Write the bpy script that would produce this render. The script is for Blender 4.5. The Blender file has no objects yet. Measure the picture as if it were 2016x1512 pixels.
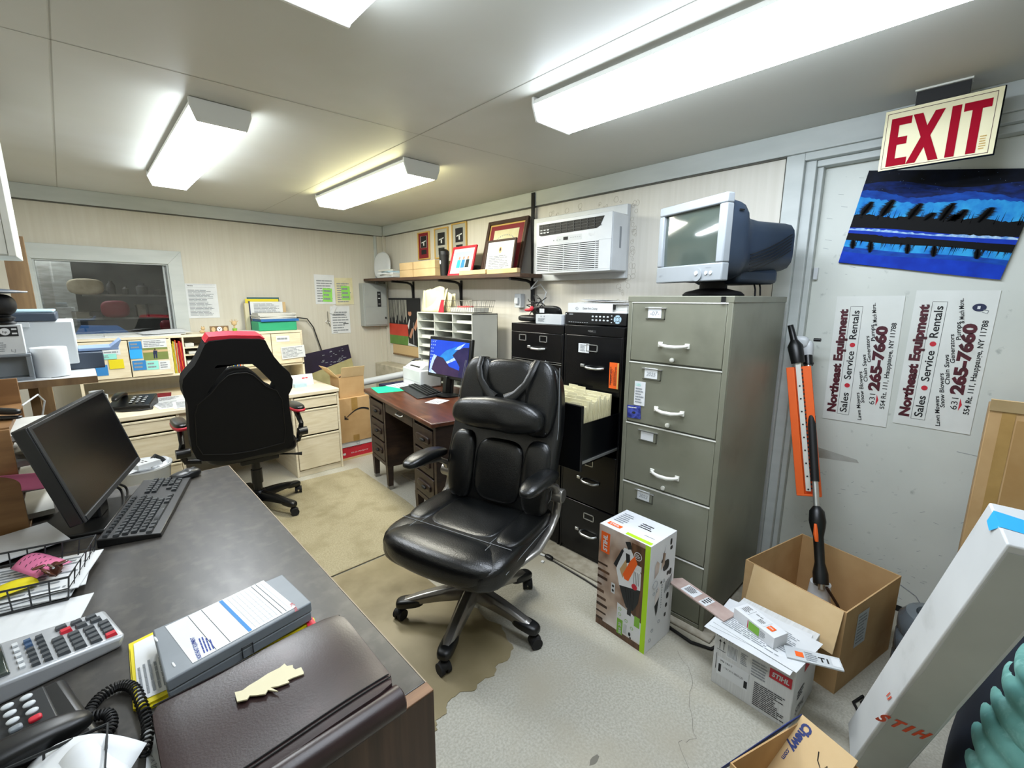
import bpy, math, random
from mathutils import Vector, Matrix
random.seed(7)
scene = bpy.context.scene
COL = scene.collection
PI = math.pi
R = math.radians

# ---------------------------------------------------------------- camera, world, exposure
CAM_YAW, CAM_PITCH, CAM_ROLL = 0.764478895, 0.188193914, 0.00366220945
cy_, sy_ = math.cos(CAM_YAW), math.sin(CAM_YAW)
cp_, sp_ = math.cos(CAM_PITCH), math.sin(CAM_PITCH)
fwd = Vector((sy_*cp_, cy_*cp_, -sp_)); rgt = Vector((cy_, -sy_, 0)); upv = rgt.cross(fwd)
r2 = math.cos(CAM_ROLL)*rgt + math.sin(CAM_ROLL)*upv
u2 = -math.sin(CAM_ROLL)*rgt + math.cos(CAM_ROLL)*upv
cam_d = bpy.data.cameras.new('camera'); cam = bpy.data.objects.new('camera', cam_d); COL.objects.link(cam)
mw = Matrix.Identity(4)
for i in range(3):
    mw[i][0] = r2[i]; mw[i][1] = u2[i]; mw[i][2] = -fwd[i]
mw[0][3], mw[1][3], mw[2][3] = 0, 0, 1.5
cam.matrix_world = mw
cam_d.sensor_fit = 'HORIZONTAL'; cam_d.sensor_width = 36.0; cam_d.lens = 880/2016*36
cam_d.clip_start = 0.03; cam_d.clip_end = 50
scene.camera = cam
world = bpy.data.worlds.new('world'); scene.world = world; world.use_nodes = True
world.node_tree.nodes['Background'].inputs[0].default_value = (0.9, 0.95, 1, 1)
world.node_tree.nodes['Background'].inputs[1].default_value = 0.15
vs = scene.view_settings
vs.view_transform = 'Standard'; vs.look = 'None'; vs.gamma = 1.0; vs.use_curve_mapping = False
vs.exposure = 2.68
TUBE = 5.2          # emission strength of the fluorescent lenses

# ---------------------------------------------------------------- materials
def lin(h):
    if isinstance(h, (tuple, list)): return (h[0], h[1], h[2], 1)
    h = h.lstrip('#'); c = [int(h[i:i+2], 16)/255 for i in (0, 2, 4)]
    return tuple([x/12.92 if x <= 0.04045 else ((x+0.055)/1.055)**2.4 for x in c]+[1])
MATS = {}
def M(name, c1, c2=None, sc=(1, 1, 1), ns=5.0, rough=0.55, metal=0.0, bump=0.0, bscale=40, spec=0.5,
      lo=0.35, hi=0.65, det=6, coat=0.0, emit=0, c3=None, ns3=2.0, lo3=0.55, hi3=0.7, sc3=(1, 1, 1), alpha=1, trans=0, rv=0):
    if name in MATS: return MATS[name]
    m = bpy.data.materials.new(name); m.use_nodes = True; nt = m.node_tree; N = nt.nodes; L = nt.links
    b = N['Principled BSDF']
    b.inputs['Base Color'].default_value = lin(c1); b.inputs['Roughness'].default_value = rough
    b.inputs['Metallic'].default_value = metal; b.inputs['Specular IOR Level'].default_value = spec
    b.inputs['Coat Weight'].default_value = coat; b.inputs['Alpha'].default_value = alpha
    b.inputs['Transmission Weight'].default_value = trans
    if emit:
        b.inputs['Emission Color'].default_value = lin(c1); b.inputs['Emission Strength'].default_value = emit
    tc = N.new('ShaderNodeTexCoord')
    def noise(scale3, s, d=det):
        mp = N.new('ShaderNodeMapping'); mp.inputs['Scale'].default_value = scale3
        L.new(tc.outputs['Object'], mp.inputs[0]); n = N.new('ShaderNodeTexNoise')
        n.inputs['Scale'].default_value = s; n.inputs['Detail'].default_value = d
        L.new(mp.outputs[0], n.inputs['Vector']); return n
    col = None
    if c2 is not None:
        n = noise(sc, ns); r = N.new('ShaderNodeValToRGB')
        r.color_ramp.elements[0].position = lo; r.color_ramp.elements[1].position = hi
        r.color_ramp.elements[0].color = lin(c1); r.color_ramp.elements[1].color = lin(c2)
        L.new(n.outputs['Fac'], r.inputs[0]); col = r.outputs[0]
        if rv:
            mr = N.new('ShaderNodeMapRange'); mr.inputs[3].default_value = rough-rv; mr.inputs[4].default_value = rough+rv
            L.new(n.outputs['Fac'], mr.inputs[0]); L.new(mr.outputs[0], b.inputs['Roughness'])
    if c3 is not None:
        n = noise(sc3, ns3); r = N.new('ShaderNodeValToRGB')
        r.color_ramp.elements[0].position = lo3; r.color_ramp.elements[1].position = hi3
        L.new(n.outputs['Fac'], r.inputs[0])
        mx = N.new('ShaderNodeMix'); mx.data_type = 'RGBA'
        L.new(r.outputs[0], mx.inputs['Factor'])
        if col: L.new(col, mx.inputs['A'])
        else: mx.inputs['A'].default_value = lin(c1)
        mx.inputs['B'].default_value = lin(c3); col = mx.outputs['Result']
    if col: L.new(col, b.inputs['Base Color'])
    if bump:
        n = noise((1, 1, 1), bscale, 3); bp = N.new('ShaderNodeBump'); bp.inputs['Strength'].default_value = bump
        bp.inputs['Distance'].default_value = 0.01
        L.new(n.outputs['Fac'], bp.inputs['Height']); L.new(bp.outputs[0], b.inputs['Normal'])
    MATS[name] = m; return m

M('white_paper', '#dcdfe1', '#d3d6d9', ns=9, rough=.7)
M('paper_stack', '#d2d2cd', '#b9b9b3', sc=(1, 1, 120), ns=3, rough=.7)
M('cream_paper', '#dbd5b3', '#cdc59c', ns=9, rough=.7)
M('print_grey', '#8a8f94', rough=.8)
M('print_black', '#17181b', rough=.7)
M('print_blue', '#2a3f8c', rough=.7)
M('black_plastic', '#08090a', '#0c0e10', ns=12, rough=.38)
M('matte_black', '#060607', rough=.6)
M('dark_grey_plastic', '#1f2225', rough=.45)
M('grey_plastic', '#7f868c', '#747b81', ns=8, rough=.45)
M('light_grey_plastic', '#c3c8cb', rough=.4)
M('white_plastic', '#d0d4d7', '#c6cacd', ns=5, rough=.35)
M('chrome', '#d8dadc', rough=.16, metal=1)
M('brushed_silver', '#a8a6a2', '#8f8d8a', ns=7, rough=.3, metal=.9)
M('red', '#c32233', rough=.5)
M('orange', '#f0641e', rough=.5)
M('cardboard', '#c4a172', '#b59162', sc=(1, 1, 1), ns=5, rough=.85, c3='#d0ae80', ns3=3)
M('cardboard_inner', '#b3905f', '#a5804e', ns=6, rough=.85)
M('tape', '#b08c52', '#9c7a43', ns=9, rough=.35)
M('pale_cardboard', '#d9bd90', '#ceb082', ns=7, rough=.85)
M('brown_wood', '#856a48', '#695034', sc=(9, 9, 1), ns=3, rough=.6)
M('rubber', '#101012', rough=.75)
for n_, c_ in (('yellow', '#dccb10'), ('note_blue', '#2f7fc0'), ('note_teal', '#8fd9cd'), ('sky_blue', '#2ca5ea'), ('pink_note', '#d9749d'),
               ('green_note', '#8fd860'), ('lime', '#aede1c'), ('bright_green', '#12d68f'), ('folder_green', '#2aa173'),
               ('folder_blue', '#1f62a5'), ('folder_teal', '#155563'), ('folder_yellow', '#d9c72a'), ('maroon', '#7b1623'),
               ('gold', '#c9a55a'), ('cream', '#cfc7a6'), ('navy', '#1b2346'), ('tan', '#c6aa7d'), ('dark_brown', '#3a2418'),
               ('skin', '#b98468'), ('peach', '#e8a35c')):
    M(n_, c_, rough=.6)

# ---------------------------------------------------------------- mesh builder
TEXT_CACHE = {}
def text_mesh(body, bold=0.0):
    key = (body, bold)
    if key in TEXT_CACHE: return TEXT_CACHE[key]
    cu = bpy.data.curves.new('t', 'FONT'); cu.body = body; cu.size = 1; cu.offset = bold; cu.resolution_u = 3
    o = bpy.data.objects.new('t', cu); COL.objects.link(o)
    dg = bpy.context.evaluated_depsgraph_get(); dg.update()
    me = o.evaluated_get(dg).to_mesh()
    v = [tuple(p.co) for p in me.vertices]; f = [tuple(p.vertices) for p in me.polygons]
    o.evaluated_get(dg).to_mesh_clear()
    bpy.data.objects.remove(o); bpy.data.curves.remove(cu)
    if not v: v = [(0, 0, 0)]
    TEXT_CACHE[key] = (v, f); return v, f

class MB:
    def __init__(s, mat='white_plastic'):
        s.v = []; s.f = []; s.mi = []; s.sm = []; s.names = [mat]; s.c = 0; s.T = Matrix.Identity(4); s.smooth = True
    def mat(s, n):
        if n not in s.names: s.names.append(n)
        s.c = s.names.index(n); return s
    def at(s, loc=(0, 0, 0), rz=0, rx=0, ry=0):
        s.T = Matrix.Translation(loc) @ Matrix.Rotation(rz, 4, 'Z') @ Matrix.Rotation(ry, 4, 'Y') @ Matrix.Rotation(rx, 4, 'X'); return s
    def frame(s, o, x, y):
        x = Vector(x).normalized(); y = Vector(y); y = (y-x*x.dot(y)).normalized(); z = x.cross(y)
        m = Matrix.Identity(4)
        for i in range(3): m[i][0] = x[i]; m[i][1] = y[i]; m[i][2] = z[i]; m[i][3] = o[i]
        s.T = m; return s
    def add(s, vs, fs):
        o = len(s.v)
        for p in vs:
            q = s.T @ Vector(p); s.v.append((q.x, q.y, q.z))
        for f in fs: s.f.append([i+o for i in f]); s.mi.append(s.c); s.sm.append(s.smooth)
        return s
    def bb(s, x0, x1, y0, y1, z0, z1):
        v = [(x, y, z) for z in (z0, z1) for y in (y0, y1) for x in (x0, x1)]
        return s.add(v, [(0, 2, 3, 1), (4, 5, 7, 6), (0, 1, 5, 4), (2, 6, 7, 3), (0, 4, 6, 2), (1, 3, 7, 5)])
    def box(s, c, d): return s.bb(c[0]-d[0]/2, c[0]+d[0]/2, c[1]-d[1]/2, c[1]+d[1]/2, c[2]-d[2]/2, c[2]+d[2]/2)
    def bar(s, p0, p1, w, h, up=(0, 0, 1)):
        p0 = Vector(p0); p1 = Vector(p1); a = (p1-p0).normalized(); u = Vector(up)
        if abs(a.dot(u)) > .98: u = Vector((1, 0, 0))
        x = a.cross(u).normalized(); y = x.cross(a)
        v = []
        for p in (p0, p1):
            for i, j in ((-1, -1), (1, -1), (1, 1), (-1, 1)): v.append(p+x*w/2*i+y*h/2*j)
        return s.add(v, [(3, 2, 1, 0), (4, 5, 6, 7), (0, 1, 5, 4), (1, 2, 6, 5), (2, 3, 7, 6), (3, 0, 4, 7)])
    def hexa(s, v8):   # bottom 4 ccw, top 4 ccw
        return s.add(v8, [(3, 2, 1, 0), (4, 5, 6, 7), (0, 1, 5, 4), (1, 2, 6, 5), (2, 3, 7, 6), (3, 0, 4, 7)])
    def prism(s, pts, z0, z1):
        n = len(pts)
        v = [(x, y, z0) for x, y in pts]+[(x, y, z1) for x, y in pts]
        a = sum(pts[i][0]*pts[(i+1) % n][1]-pts[(i+1) % n][0]*pts[i][1] for i in range(n))
        f = [tuple(range(n-1, -1, -1)), tuple(range(n, 2*n))]+[(i, (i+1) % n, n+(i+1) % n, n+i) for i in range(n)]
        if (a < 0) != (z1 < z0): f = [tuple(reversed(q)) for q in f]
        return s.add(v, f)
    def quad(s, pts): return s.add(pts, [tuple(range(len(pts)))])
    def tube(s, pts, r, n=8, closed=False, caps=True, flat=1.0):
        pts = [Vector(p) for p in pts]; k = len(pts); rr = r if isinstance(r, (list, tuple)) else [r]*k
        v = []; prev = None
        for i, p in enumerate(pts):
            if closed: t = pts[(i+1) % k]-pts[i-1]
            else: t = pts[min(i+1, k-1)]-pts[max(i-1, 0)]
            t.normalize()
            if prev is None:
                a = Vector((0, 0, 1)) if abs(t.z) < .9 else Vector((1, 0, 0)); x = t.cross(a).normalized()
            else:
                x = prev-t*prev.dot(t)
                x = x.normalized() if x.length > 1e-6 else t.orthogonal().normalized()
            prev = x; y = t.cross(x)
            for j in range(n):
                q = 2*PI*j/n; v.append(p+x*math.cos(q)*rr[i]+y*math.sin(q)*rr[i]*flat)
        f = []
        for i in range(k if closed else k-1):
            for j in range(n):
                a = i*n+j; b = i*n+(j+1) % n; c = ((i+1) % k)*n+(j+1) % n; d = ((i+1) % k)*n+j; f.append((a, d, c, b)[::-1])
        if caps and not closed: f += [tuple(range(n))[::-1], tuple(range((k-1)*n, k*n))]
        return s.add(v, f)
    def cyl(s, p0, p1, r0, r1=None, n=20, caps=True): return s.tube([p0, p1], [r0, r0 if r1 is None else r1], n, caps=caps)
    def lathe(s, prof, n=24, o=(0, 0, 0)):
        v = []; f = []; k = len(prof)
        for r, z in prof:
            for j in range(n): v.append((o[0]+r*math.cos(2*PI*j/n), o[1]+r*math.sin(2*PI*j/n), o[2]+z))
        for i in range(k-1):
            for j in range(n): f.append((i*n+j, i*n+(j+1) % n, (i+1)*n+(j+1) % n, (i+1)*n+j))
        f += [tuple(range(n))[::-1], tuple(range((k-1)*n, k*n))]
        return s.add(v, f)
    def sq(s, c, d, e=4.0, n=10, fn=None):   # rounded cushion: superquadric box
        idx = {}; v = []; f = []
        def vid(i, j, k):
            key = (i, j, k)
            if key not in idx:
                p = [math.tan((2*a/n-1)*PI/4) for a in key]
                m = (abs(p[0])**e+abs(p[1])**e+abs(p[2])**e)**(1/e)
                p = [a/m*b/2 for a, b in zip(p, d)]
                if fn: p = fn(*p)
                idx[key] = len(v); v.append((p[0]+c[0], p[1]+c[1], p[2]+c[2]))
            return idx[key]
        for i in range(n):
            for j in range(n):
                f.append((vid(i, j, 0), vid(i, j+1, 0), vid(i+1, j+1, 0), vid(i+1, j, 0)))
                f.append((vid(i, j, n), vid(i+1, j, n), vid(i+1, j+1, n), vid(i, j+1, n)))
                f.append((vid(i, 0, j), vid(i+1, 0, j), vid(i+1, 0, j+1), vid(i, 0, j+1)))
                f.append((vid(i, n, j), vid(i, n, j+1), vid(i+1, n, j+1), vid(i+1, n, j)))
                f.append((vid(0, i, j), vid(0, i, j+1), vid(0, i+1, j+1), vid(0, i+1, j)))
                f.append((vid(n, i, j), vid(n, i+1, j), vid(n, i+1, j+1), vid(n, i, j+1)))
        return s.add(v, f)
    def grid(s, fn, nu, nv, cu=False):
        v = [fn(i/nu, j/nv) for i in range(nu+(0 if cu else 1)) for j in range(nv+1)]; f = []; m = nv+1
        for i in range(nu):
            a = i*m; b = ((i+1) % nu if cu else i+1)*m
            for j in range(nv): f.append((a+j, b+j, b+j+1, a+j+1))
        return s.add(v, f)
    def text(s, body, size, x=0, y=0, z=0.0008, xs=1.0, bold=0.0, align='l', shear=0.0):
        v, f = text_mesh(body, bold); w = max(p[0] for p in v); dx = {'l': 0, 'c': -w/2, 'r': -w}[align]
        s.smooth = False
        s.add([((p[0]+dx+p[1]*shear)*size*xs+x, p[1]*size+y, z) for p in v], f); s.smooth = True; return s
    def fit(s, body, x, y, w, hgt, z=0.0008, bold=0.0, shear=0.0):  # text stretched to a width and cap height
        v, f = text_mesh(body, bold); x0 = min(p[0] for p in v); x1 = max(p[0] for p in v)
        s.smooth = False
        s.add([((p[0]-x0)/(x1-x0)*w+x+p[1]*shear*hgt, p[1]/.72*hgt+y, z) for p in v], f); s.smooth = True; return s
    def rect(s, x0, x1, y0, y1, z=0.0006):
        return s.quad([(x0, y0, z), (x1, y0, z), (x1, y1, z), (x0, y1, z)])
    def lines(s, x0, x1, y0, y1, n, z=0.0008, fill=.45, rnd=.35, words=3):
        for i in range(n):
            yy = y1-(y1-y0)*(i+.5)/n; hh = (y1-y0)/n*fill/2; xx = x0; xe = x1-(x1-x0)*random.random()*rnd
            while xx < xe-.002:
                ww = (x1-x0)/words*(.4+random.random()*.6); e_ = min(xx+ww, xe); s.rect(xx, e_, yy-hh, yy+hh, z); xx = e_+(x1-x0)*.02
        return s
    def build(s, name, parent=None, bev=0, seg=2, sub=0, ang=40, solid=0):
        me = bpy.data.meshes.new(name); me.from_pydata(s.v, [], s.f)
        for n in s.names: me.materials.append(MATS[n])
        me.polygons.foreach_set('material_index', s.mi); me.polygons.foreach_set('use_smooth', s.sm)
        me.update()
        try: me.set_sharp_from_angle(angle=R(ang))
        except Exception: pass
        o = bpy.data.objects.new(name, me); COL.objects.link(o)
        if parent: o.parent = parent
        if solid:
            md = o.modifiers.new('solid', 'SOLIDIFY'); md.thickness = solid; md.offset = 0
        if bev:
            md = o.modifiers.new('bevel', 'BEVEL'); md.width = bev; md.segments = seg; md.limit_method = 'ANGLE'; md.angle_limit = R(40)
            md.harden_normals = False
        if sub:
            md = o.modifiers.new('sub', 'SUBSURF'); md.levels = sub; md.render_levels = sub
        return o

def tag(o, label, cat, group=None, kind=None):
    o['label'] = label; o['category'] = cat
    if group: o['group'] = group
    if kind: o['kind'] = kind
    return o
def thing(name, label, cat, loc=(0, 0, 0), rz=0, group=None, rot=None):
    o = bpy.data.objects.new(name, None); COL.objects.link(o); o.location = loc; o.rotation_euler = rot or (0, 0, rz)
    o.empty_display_size = .05
    return tag(o, label, cat, group)
def struct(mb, name, **k):
    o = mb.build(name, **k); o['kind'] = 'structure'; return o
def place(o, loc, rz=0, rot=None):
    o.location = loc; o.rotation_euler = rot or (0, 0, rz); return o
def plabel(o, t): o['label'] = t; return o
def lerp(a, b, t): return a+(b-a)*t
# ================================================================ SETTING
M('wall_panel', '#cdc9bc', '#c8c3b5', sc=(16, 16, .35), ns=3, rough=.55, c3='#bcb5a2', ns3=1.6, lo3=.55, hi3=.85, bump=.05, bscale=60)
M('wall_panel_right', '#d4d0c6', '#cecabf', sc=(16, 16, .35), ns=3, rough=.55, c3='#c2bcae', ns3=1.6, lo3=.55, hi3=.85, bump=.05, bscale=60)
M('ceiling_paint', '#c5c4bb', '#bebdb4', ns=1.2, rough=.5, c3='#cbcbc6', ns3=.7)
M('trim_paint', '#c5cac8', '#bbc1bf', sc=(1, 1, 5), ns=3, rough=.5)
M('door_paint', '#d2d6cf', '#c9cdc6', ns=2.5, rough=.42, c3='#a4aaa4', ns3=22, lo3=.66, hi3=.78, bump=.03)
M('groove', '#5c5b54', rough=.8)
M('grime', '#8d836f', '#a79d88', ns=30, rough=.8)
M('concrete', '#b5b2a5', '#a09d90', ns=120, rough=.7, det=3, c3='#a6a08f', ns3=3.2, lo3=.45, hi3=.7, bump=.08, bscale=260)
M('concrete_curb', '#a09a8b', '#8a8373', ns=25, rough=.8)
M('rug_beige', '#aaa083', '#958b6d', ns=110, rough=.95, c3='#8b8162', ns3=7, lo3=.48, hi3=.75, bump=.3, bscale=250)
M('old_tile', '#96896a', '#857959', ns=5, rough=.42, c3='#5f5136', ns3=2.5, lo3=.52, hi3=.85)
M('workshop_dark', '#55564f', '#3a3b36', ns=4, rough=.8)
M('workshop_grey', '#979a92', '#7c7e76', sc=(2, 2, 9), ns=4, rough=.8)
RX, BY, CZ, LX, FY = 2.63, 4.88, 2.3, -0.5, -1.4

b = MB('concrete'); b.bb(LX-.1, 3.0, FY-.1, 7.2, -.1, 0)
M('crack', '#77746a', rough=.9); b.mat('crack')   # hairline crack in the concrete
random.seed(41)
ck = [(1.02, .36), (1.12, .45), (1.2, .43), (1.31, .52), (1.36, .49), (1.47, .56), (1.62, .62), (1.71, .74)]
ck2 = []
for (a, c), (d, e) in zip(ck, ck[1:]):
    for q in range(5): ck2.append((lerp(a, d, q/5)+random.uniform(-.006, .006), lerp(c, e, q/5)+random.uniform(-.006, .006)))
ck = ck2
for (x0, y0), (x1, y1) in zip(ck, ck[1:]): b.quad([(x0, y0, .0006), (x1, y1, .0006), (x1, y1+.0018, .0006), (x0, y0+.0018, .0006)])
sp = [(wx_/2016, 0) for wx_ in ()]; b.prism([(1.045+.022*math.cos(a*PI/7)*(1+.2*math.sin(a*2)), .69+.010*math.sin(a*PI/7)) for a in range(14)], .0003, .0008)
struct(b, 'floor')
b = MB('ceiling_paint'); b.bb(LX-.1, 3.0, FY-.1, BY+.1, CZ, CZ+.08)
M('seam_grey', '#a09e93', rough=.8); b.mat('seam_grey')
for (p, q) in (((1.3, FY), (1.36, BY)), ((.10, FY), (.0, BY)),): b.quad([(p[0], p[1], CZ-.0006), (p[0]+.004, p[1], CZ-.0006), (q[0]+.004, q[1], CZ-.0006), (q[0], q[1], CZ-.0006)])
b.quad([(LX, 2.2, CZ-.0006), (RX, 1.96, CZ-.0006), (RX, 1.9635, CZ-.0006), (LX, 2.2035, CZ-.0006)])
struct(b, 'ceiling')
# wall with the window
WX0, WX1, WZ0, WZ1 = -.2, .6, 1.2, 1.78
b = MB('wall_panel')
b.bb(LX-.1, WX0, BY, BY+.1, 0, CZ); b.bb(WX1, RX+.1, BY, BY+.1, 0, CZ); b.bb(WX0, WX1, BY, BY+.1, 0, WZ0); b.bb(WX0, WX1, BY, BY+.1, WZ1, CZ)
struct(b, 'wall_back')
b = MB('wall_panel_right'); b.bb(RX, RX+.1, .78, BY, 0, CZ)
b.bb(RX, RX+.1, FY-.1, -.4, 0, CZ)
struct(b, 'wall_right')
b = MB('wall_panel'); b.bb(LX-.1, LX, FY, BY, 0, CZ); struct(b, 'wall_left')
b = MB('wall_panel'); b.bb(LX-.1, 3.0, FY-.1, FY, 0, CZ); struct(b, 'wall_front')
# crown boards
b = MB('trim_paint'); b.bb(LX, RX-.02, BY-.02, BY, 2.195, CZ); b.mat('groove').bb(LX, RX-.02, BY-.012, BY, 2.185, 2.195)
struct(b, 'trim_1', bev=.003)
b = MB('trim_paint'); b.bb(RX-.02, RX, -.6, BY-.02, 2.195, CZ); b.mat('groove').bb(RX-.01, RX, .78, BY-.02, 2.186, 2.195)
struct(b, 'trim_2', bev=.003)
b = MB('trim_paint'); b.bb(2.5, 2.53, BY-.02, BY, 1.2, 2.19); b.mat('wall_panel').bb(2.535, 2.61, BY-.012, BY, .3, 2.19); b.mat('wall_panel').bb(RX-.03, RX, BY-.05, BY-.015, .3, 2.19)
struct(b, 'trim_3', bev=.003)
b = MB('concrete_curb'); b.bb(1.83, RX, .64, 3.3, 0, .012)
struct(b, 'trim_4', bev=.004)
b = MB('trim_paint'); b.bb(RX-.012, RX, .80, 4.85, 0, .09); struct(b, 'baseboard_right')
b = MB('trim_paint'); b.bb(LX, RX-.02, BY-.012, BY, 0, .09); struct(b, 'baseboard_back')
# window
b = MB('trim_paint')
y0 = BY-.022
def mitre(pts): b.hexa([(x, y0, z) for x, z in pts]+[(x, BY, z) for x, z in pts])
mitre([(-.31, 1.89), (-.2, 1.78), (.6, 1.78), (.70, 1.89)]); mitre([(-.31, 1.10), (-.2, 1.2), (-.2, 1.78), (-.31, 1.89)])
mitre([(.6, 1.2), (.70, 1.10), (.70, 1.89), (.6, 1.78)]); mitre([(-.31, 1.10), (.70, 1.10), (.6, 1.2), (-.2, 1.2)])
f = struct(b, 'window_1', bev=.002)
b = MB('trim_paint'); b.bb(-.2, -.19, BY, BY+.1, 1.2, 1.78); b.bb(.59, .6, BY, BY+.1, 1.2, 1.78); b.bb(-.19, .59, BY, BY+.1, 1.77, 1.78); b.bb(-.19, .59, BY, BY+.1, 1.2, 1.21)
b.bb(.567, .58, BY+.04, BY+.06, 1.21, 1.77); b.build('window_frame', f)
def glass_mat():
    m = bpy.data.materials.new('window_glass'); m.use_nodes = True; nt = m.node_tree; nt.nodes.clear()
    o = nt.nodes.new('ShaderNodeOutputMaterial'); mx = nt.nodes.new('ShaderNodeMixShader'); t = nt.nodes.new('ShaderNodeBsdfTransparent')
    g = nt.nodes.new('ShaderNodeBsdfGlossy'); g.inputs['Roughness'].default_value = .02; fr = nt.nodes.new('ShaderNodeFresnel'); fr.inputs[0].default_value = 1.5
    mu = nt.nodes.new('ShaderNodeMath'); mu.operation = 'MULTIPLY'; mu.inputs[1].default_value = 2.2
    nt.links.new(fr.outputs[0], mu.inputs[0]); nt.links.new(mu.outputs[0], mx.inputs[0]); nt.links.new(t.outputs[0], mx.inputs[1]); nt.links.new(g.outputs[0], mx.inputs[2])
    nt.links.new(mx.outputs[0], o.inputs[0]); MATS['window_glass'] = m
glass_mat()
b = MB('window_glass'); b.bb(-.19, .59, BY+.048, BY+.052, 1.21, 1.77); b.build('pane', f)
# workshop seen through the window
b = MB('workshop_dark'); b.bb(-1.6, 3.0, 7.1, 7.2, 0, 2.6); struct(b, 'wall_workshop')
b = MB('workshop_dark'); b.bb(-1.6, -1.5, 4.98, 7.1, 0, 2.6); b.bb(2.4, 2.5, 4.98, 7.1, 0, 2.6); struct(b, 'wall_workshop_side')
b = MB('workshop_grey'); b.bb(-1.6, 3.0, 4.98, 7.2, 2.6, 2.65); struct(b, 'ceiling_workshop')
# grey door in the right wall
b = MB('trim_paint')
b.bb(RX-.006, RX+.1, .70, .78, 0, 2.195)                 # flat casing
b.bb(RX+.02, RX+.1, .655, .70, 0, 2.16); b.bb(RX+.05, RX+.1, .63, .655, 0, 2.14)
b.bb(RX-.006, RX+.1, -.4, .70, 2.16, 2.195); b.bb(RX+.03, RX+.1, -.4, .655, 2.13, 2.16)
b.bb(RX-.006, RX+.1, -.4, -.34, 0, 2.16)
b.mat('groove').bb(RX-.001, RX+.1, .78, .786, 0, 2.19)
struct(b, 'trim_5', bev=.003)
b = MB('door_paint'); b.bb(2.72, 2.76, -.34, .63, .03, 2.13)
d = struct(b, 'door_1', bev=.002)
b = MB('print_grey'); random.seed(3)
for k in range(70):
    y = random.uniform(-.1, .55); z = random.uniform(.05, .65)**1.1; a = random.uniform(-1.2, .3); l = random.uniform(.004, .022)
    b.tube([(2.7195, y, z), (2.7195, y+l*math.cos(a), z+l*math.sin(a))], .0007, 4)
for k in range(30):
    y = random.uniform(.1, .6); z = random.uniform(1.6, 2.1); l = random.uniform(.005, .03)
    b.tube([(2.7195, y, z), (2.7195, y+l, z+l*.25)], .0006, 4)
b.tube([(2.7195, .1, .14), (2.7195, .04, .11), (2.7195, .0, .05)], .002, 4)
b.tube([(2.7195, .0, .845), (2.7195, -.08, .84)], .001, 4)
b.build('scratches', d)
M('scuff', '#7c7260', '#b0b2ac', ns=6, rough=.6)
b = MB('scuff'); b.quad([(2.7193, .55, .68), (2.7193, .33, .70), (2.7193, .34, .715), (2.7193, .55, .745)]); b.build('scuff_mark', d)
b = MB('black_plastic'); b.bb(2.72, 2.76, -.34, .63, .0, .028); struct(b, 'trim_6')
o = MB('white_plastic').bb(2.70, 2.72, .605, .625, 1.60, 1.66).bb(2.69, 2.72, .635, .66, 1.60, 1.66).build('door_contact_sensor', bev=.004)
tag(o, 'small white two-piece contact sensor on the edge of the grey door', 'sensor')

# ---- floor coverings
b = MB('rug_beige'); b.prism([(.05, 2.27), (1.55, 2.27), (1.60, 2.83), (1.63, 3.70), (.3, 3.78), (.05, 3.78)], .003, .009)
tag(b.build('rug', bev=.002), 'worn beige flat carpet rug under the red and black gaming chair', 'rug')
pts = [(.42, 2.262), (1.19, 2.262), (1.185, 1.79), (1.20, 1.62), (1.235, 1.52), (1.215, 1.44), (1.24, 1.36), (1.20, 1.28), (1.185, 1.22), (1.12, 1.19), (1.06, 1.20),
       (1.03, 1.17), (.97, 1.185), (.93, 1.17), (.88, 1.205), (.82, 1.20), (.79, 1.165), (.745, 1.17), (.73, 1.135), (.69, 1.125), (.66, 1.06), (.62, 1.05), (.60, .99), (.55, .98), (.50, .90), (.42, .90)]
fine = []
for i, p in enumerate(pts):
    q = pts[(i+1) % len(pts)]; fine.append(p)
    if 2 <= i < len(pts)-2:
        for t in (.33, .66): fine.append((lerp(p[0], q[0], t)+random.uniform(-.008, .008), lerp(p[1], q[1], t)+random.uniform(-.008, .008)))
b = MB('old_tile'); b.prism(fine, 0, .003)
tag(b.build('floor_mat'), 'brown vinyl floor sheet with a ragged torn edge under the black leather chair', 'floor covering')

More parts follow.
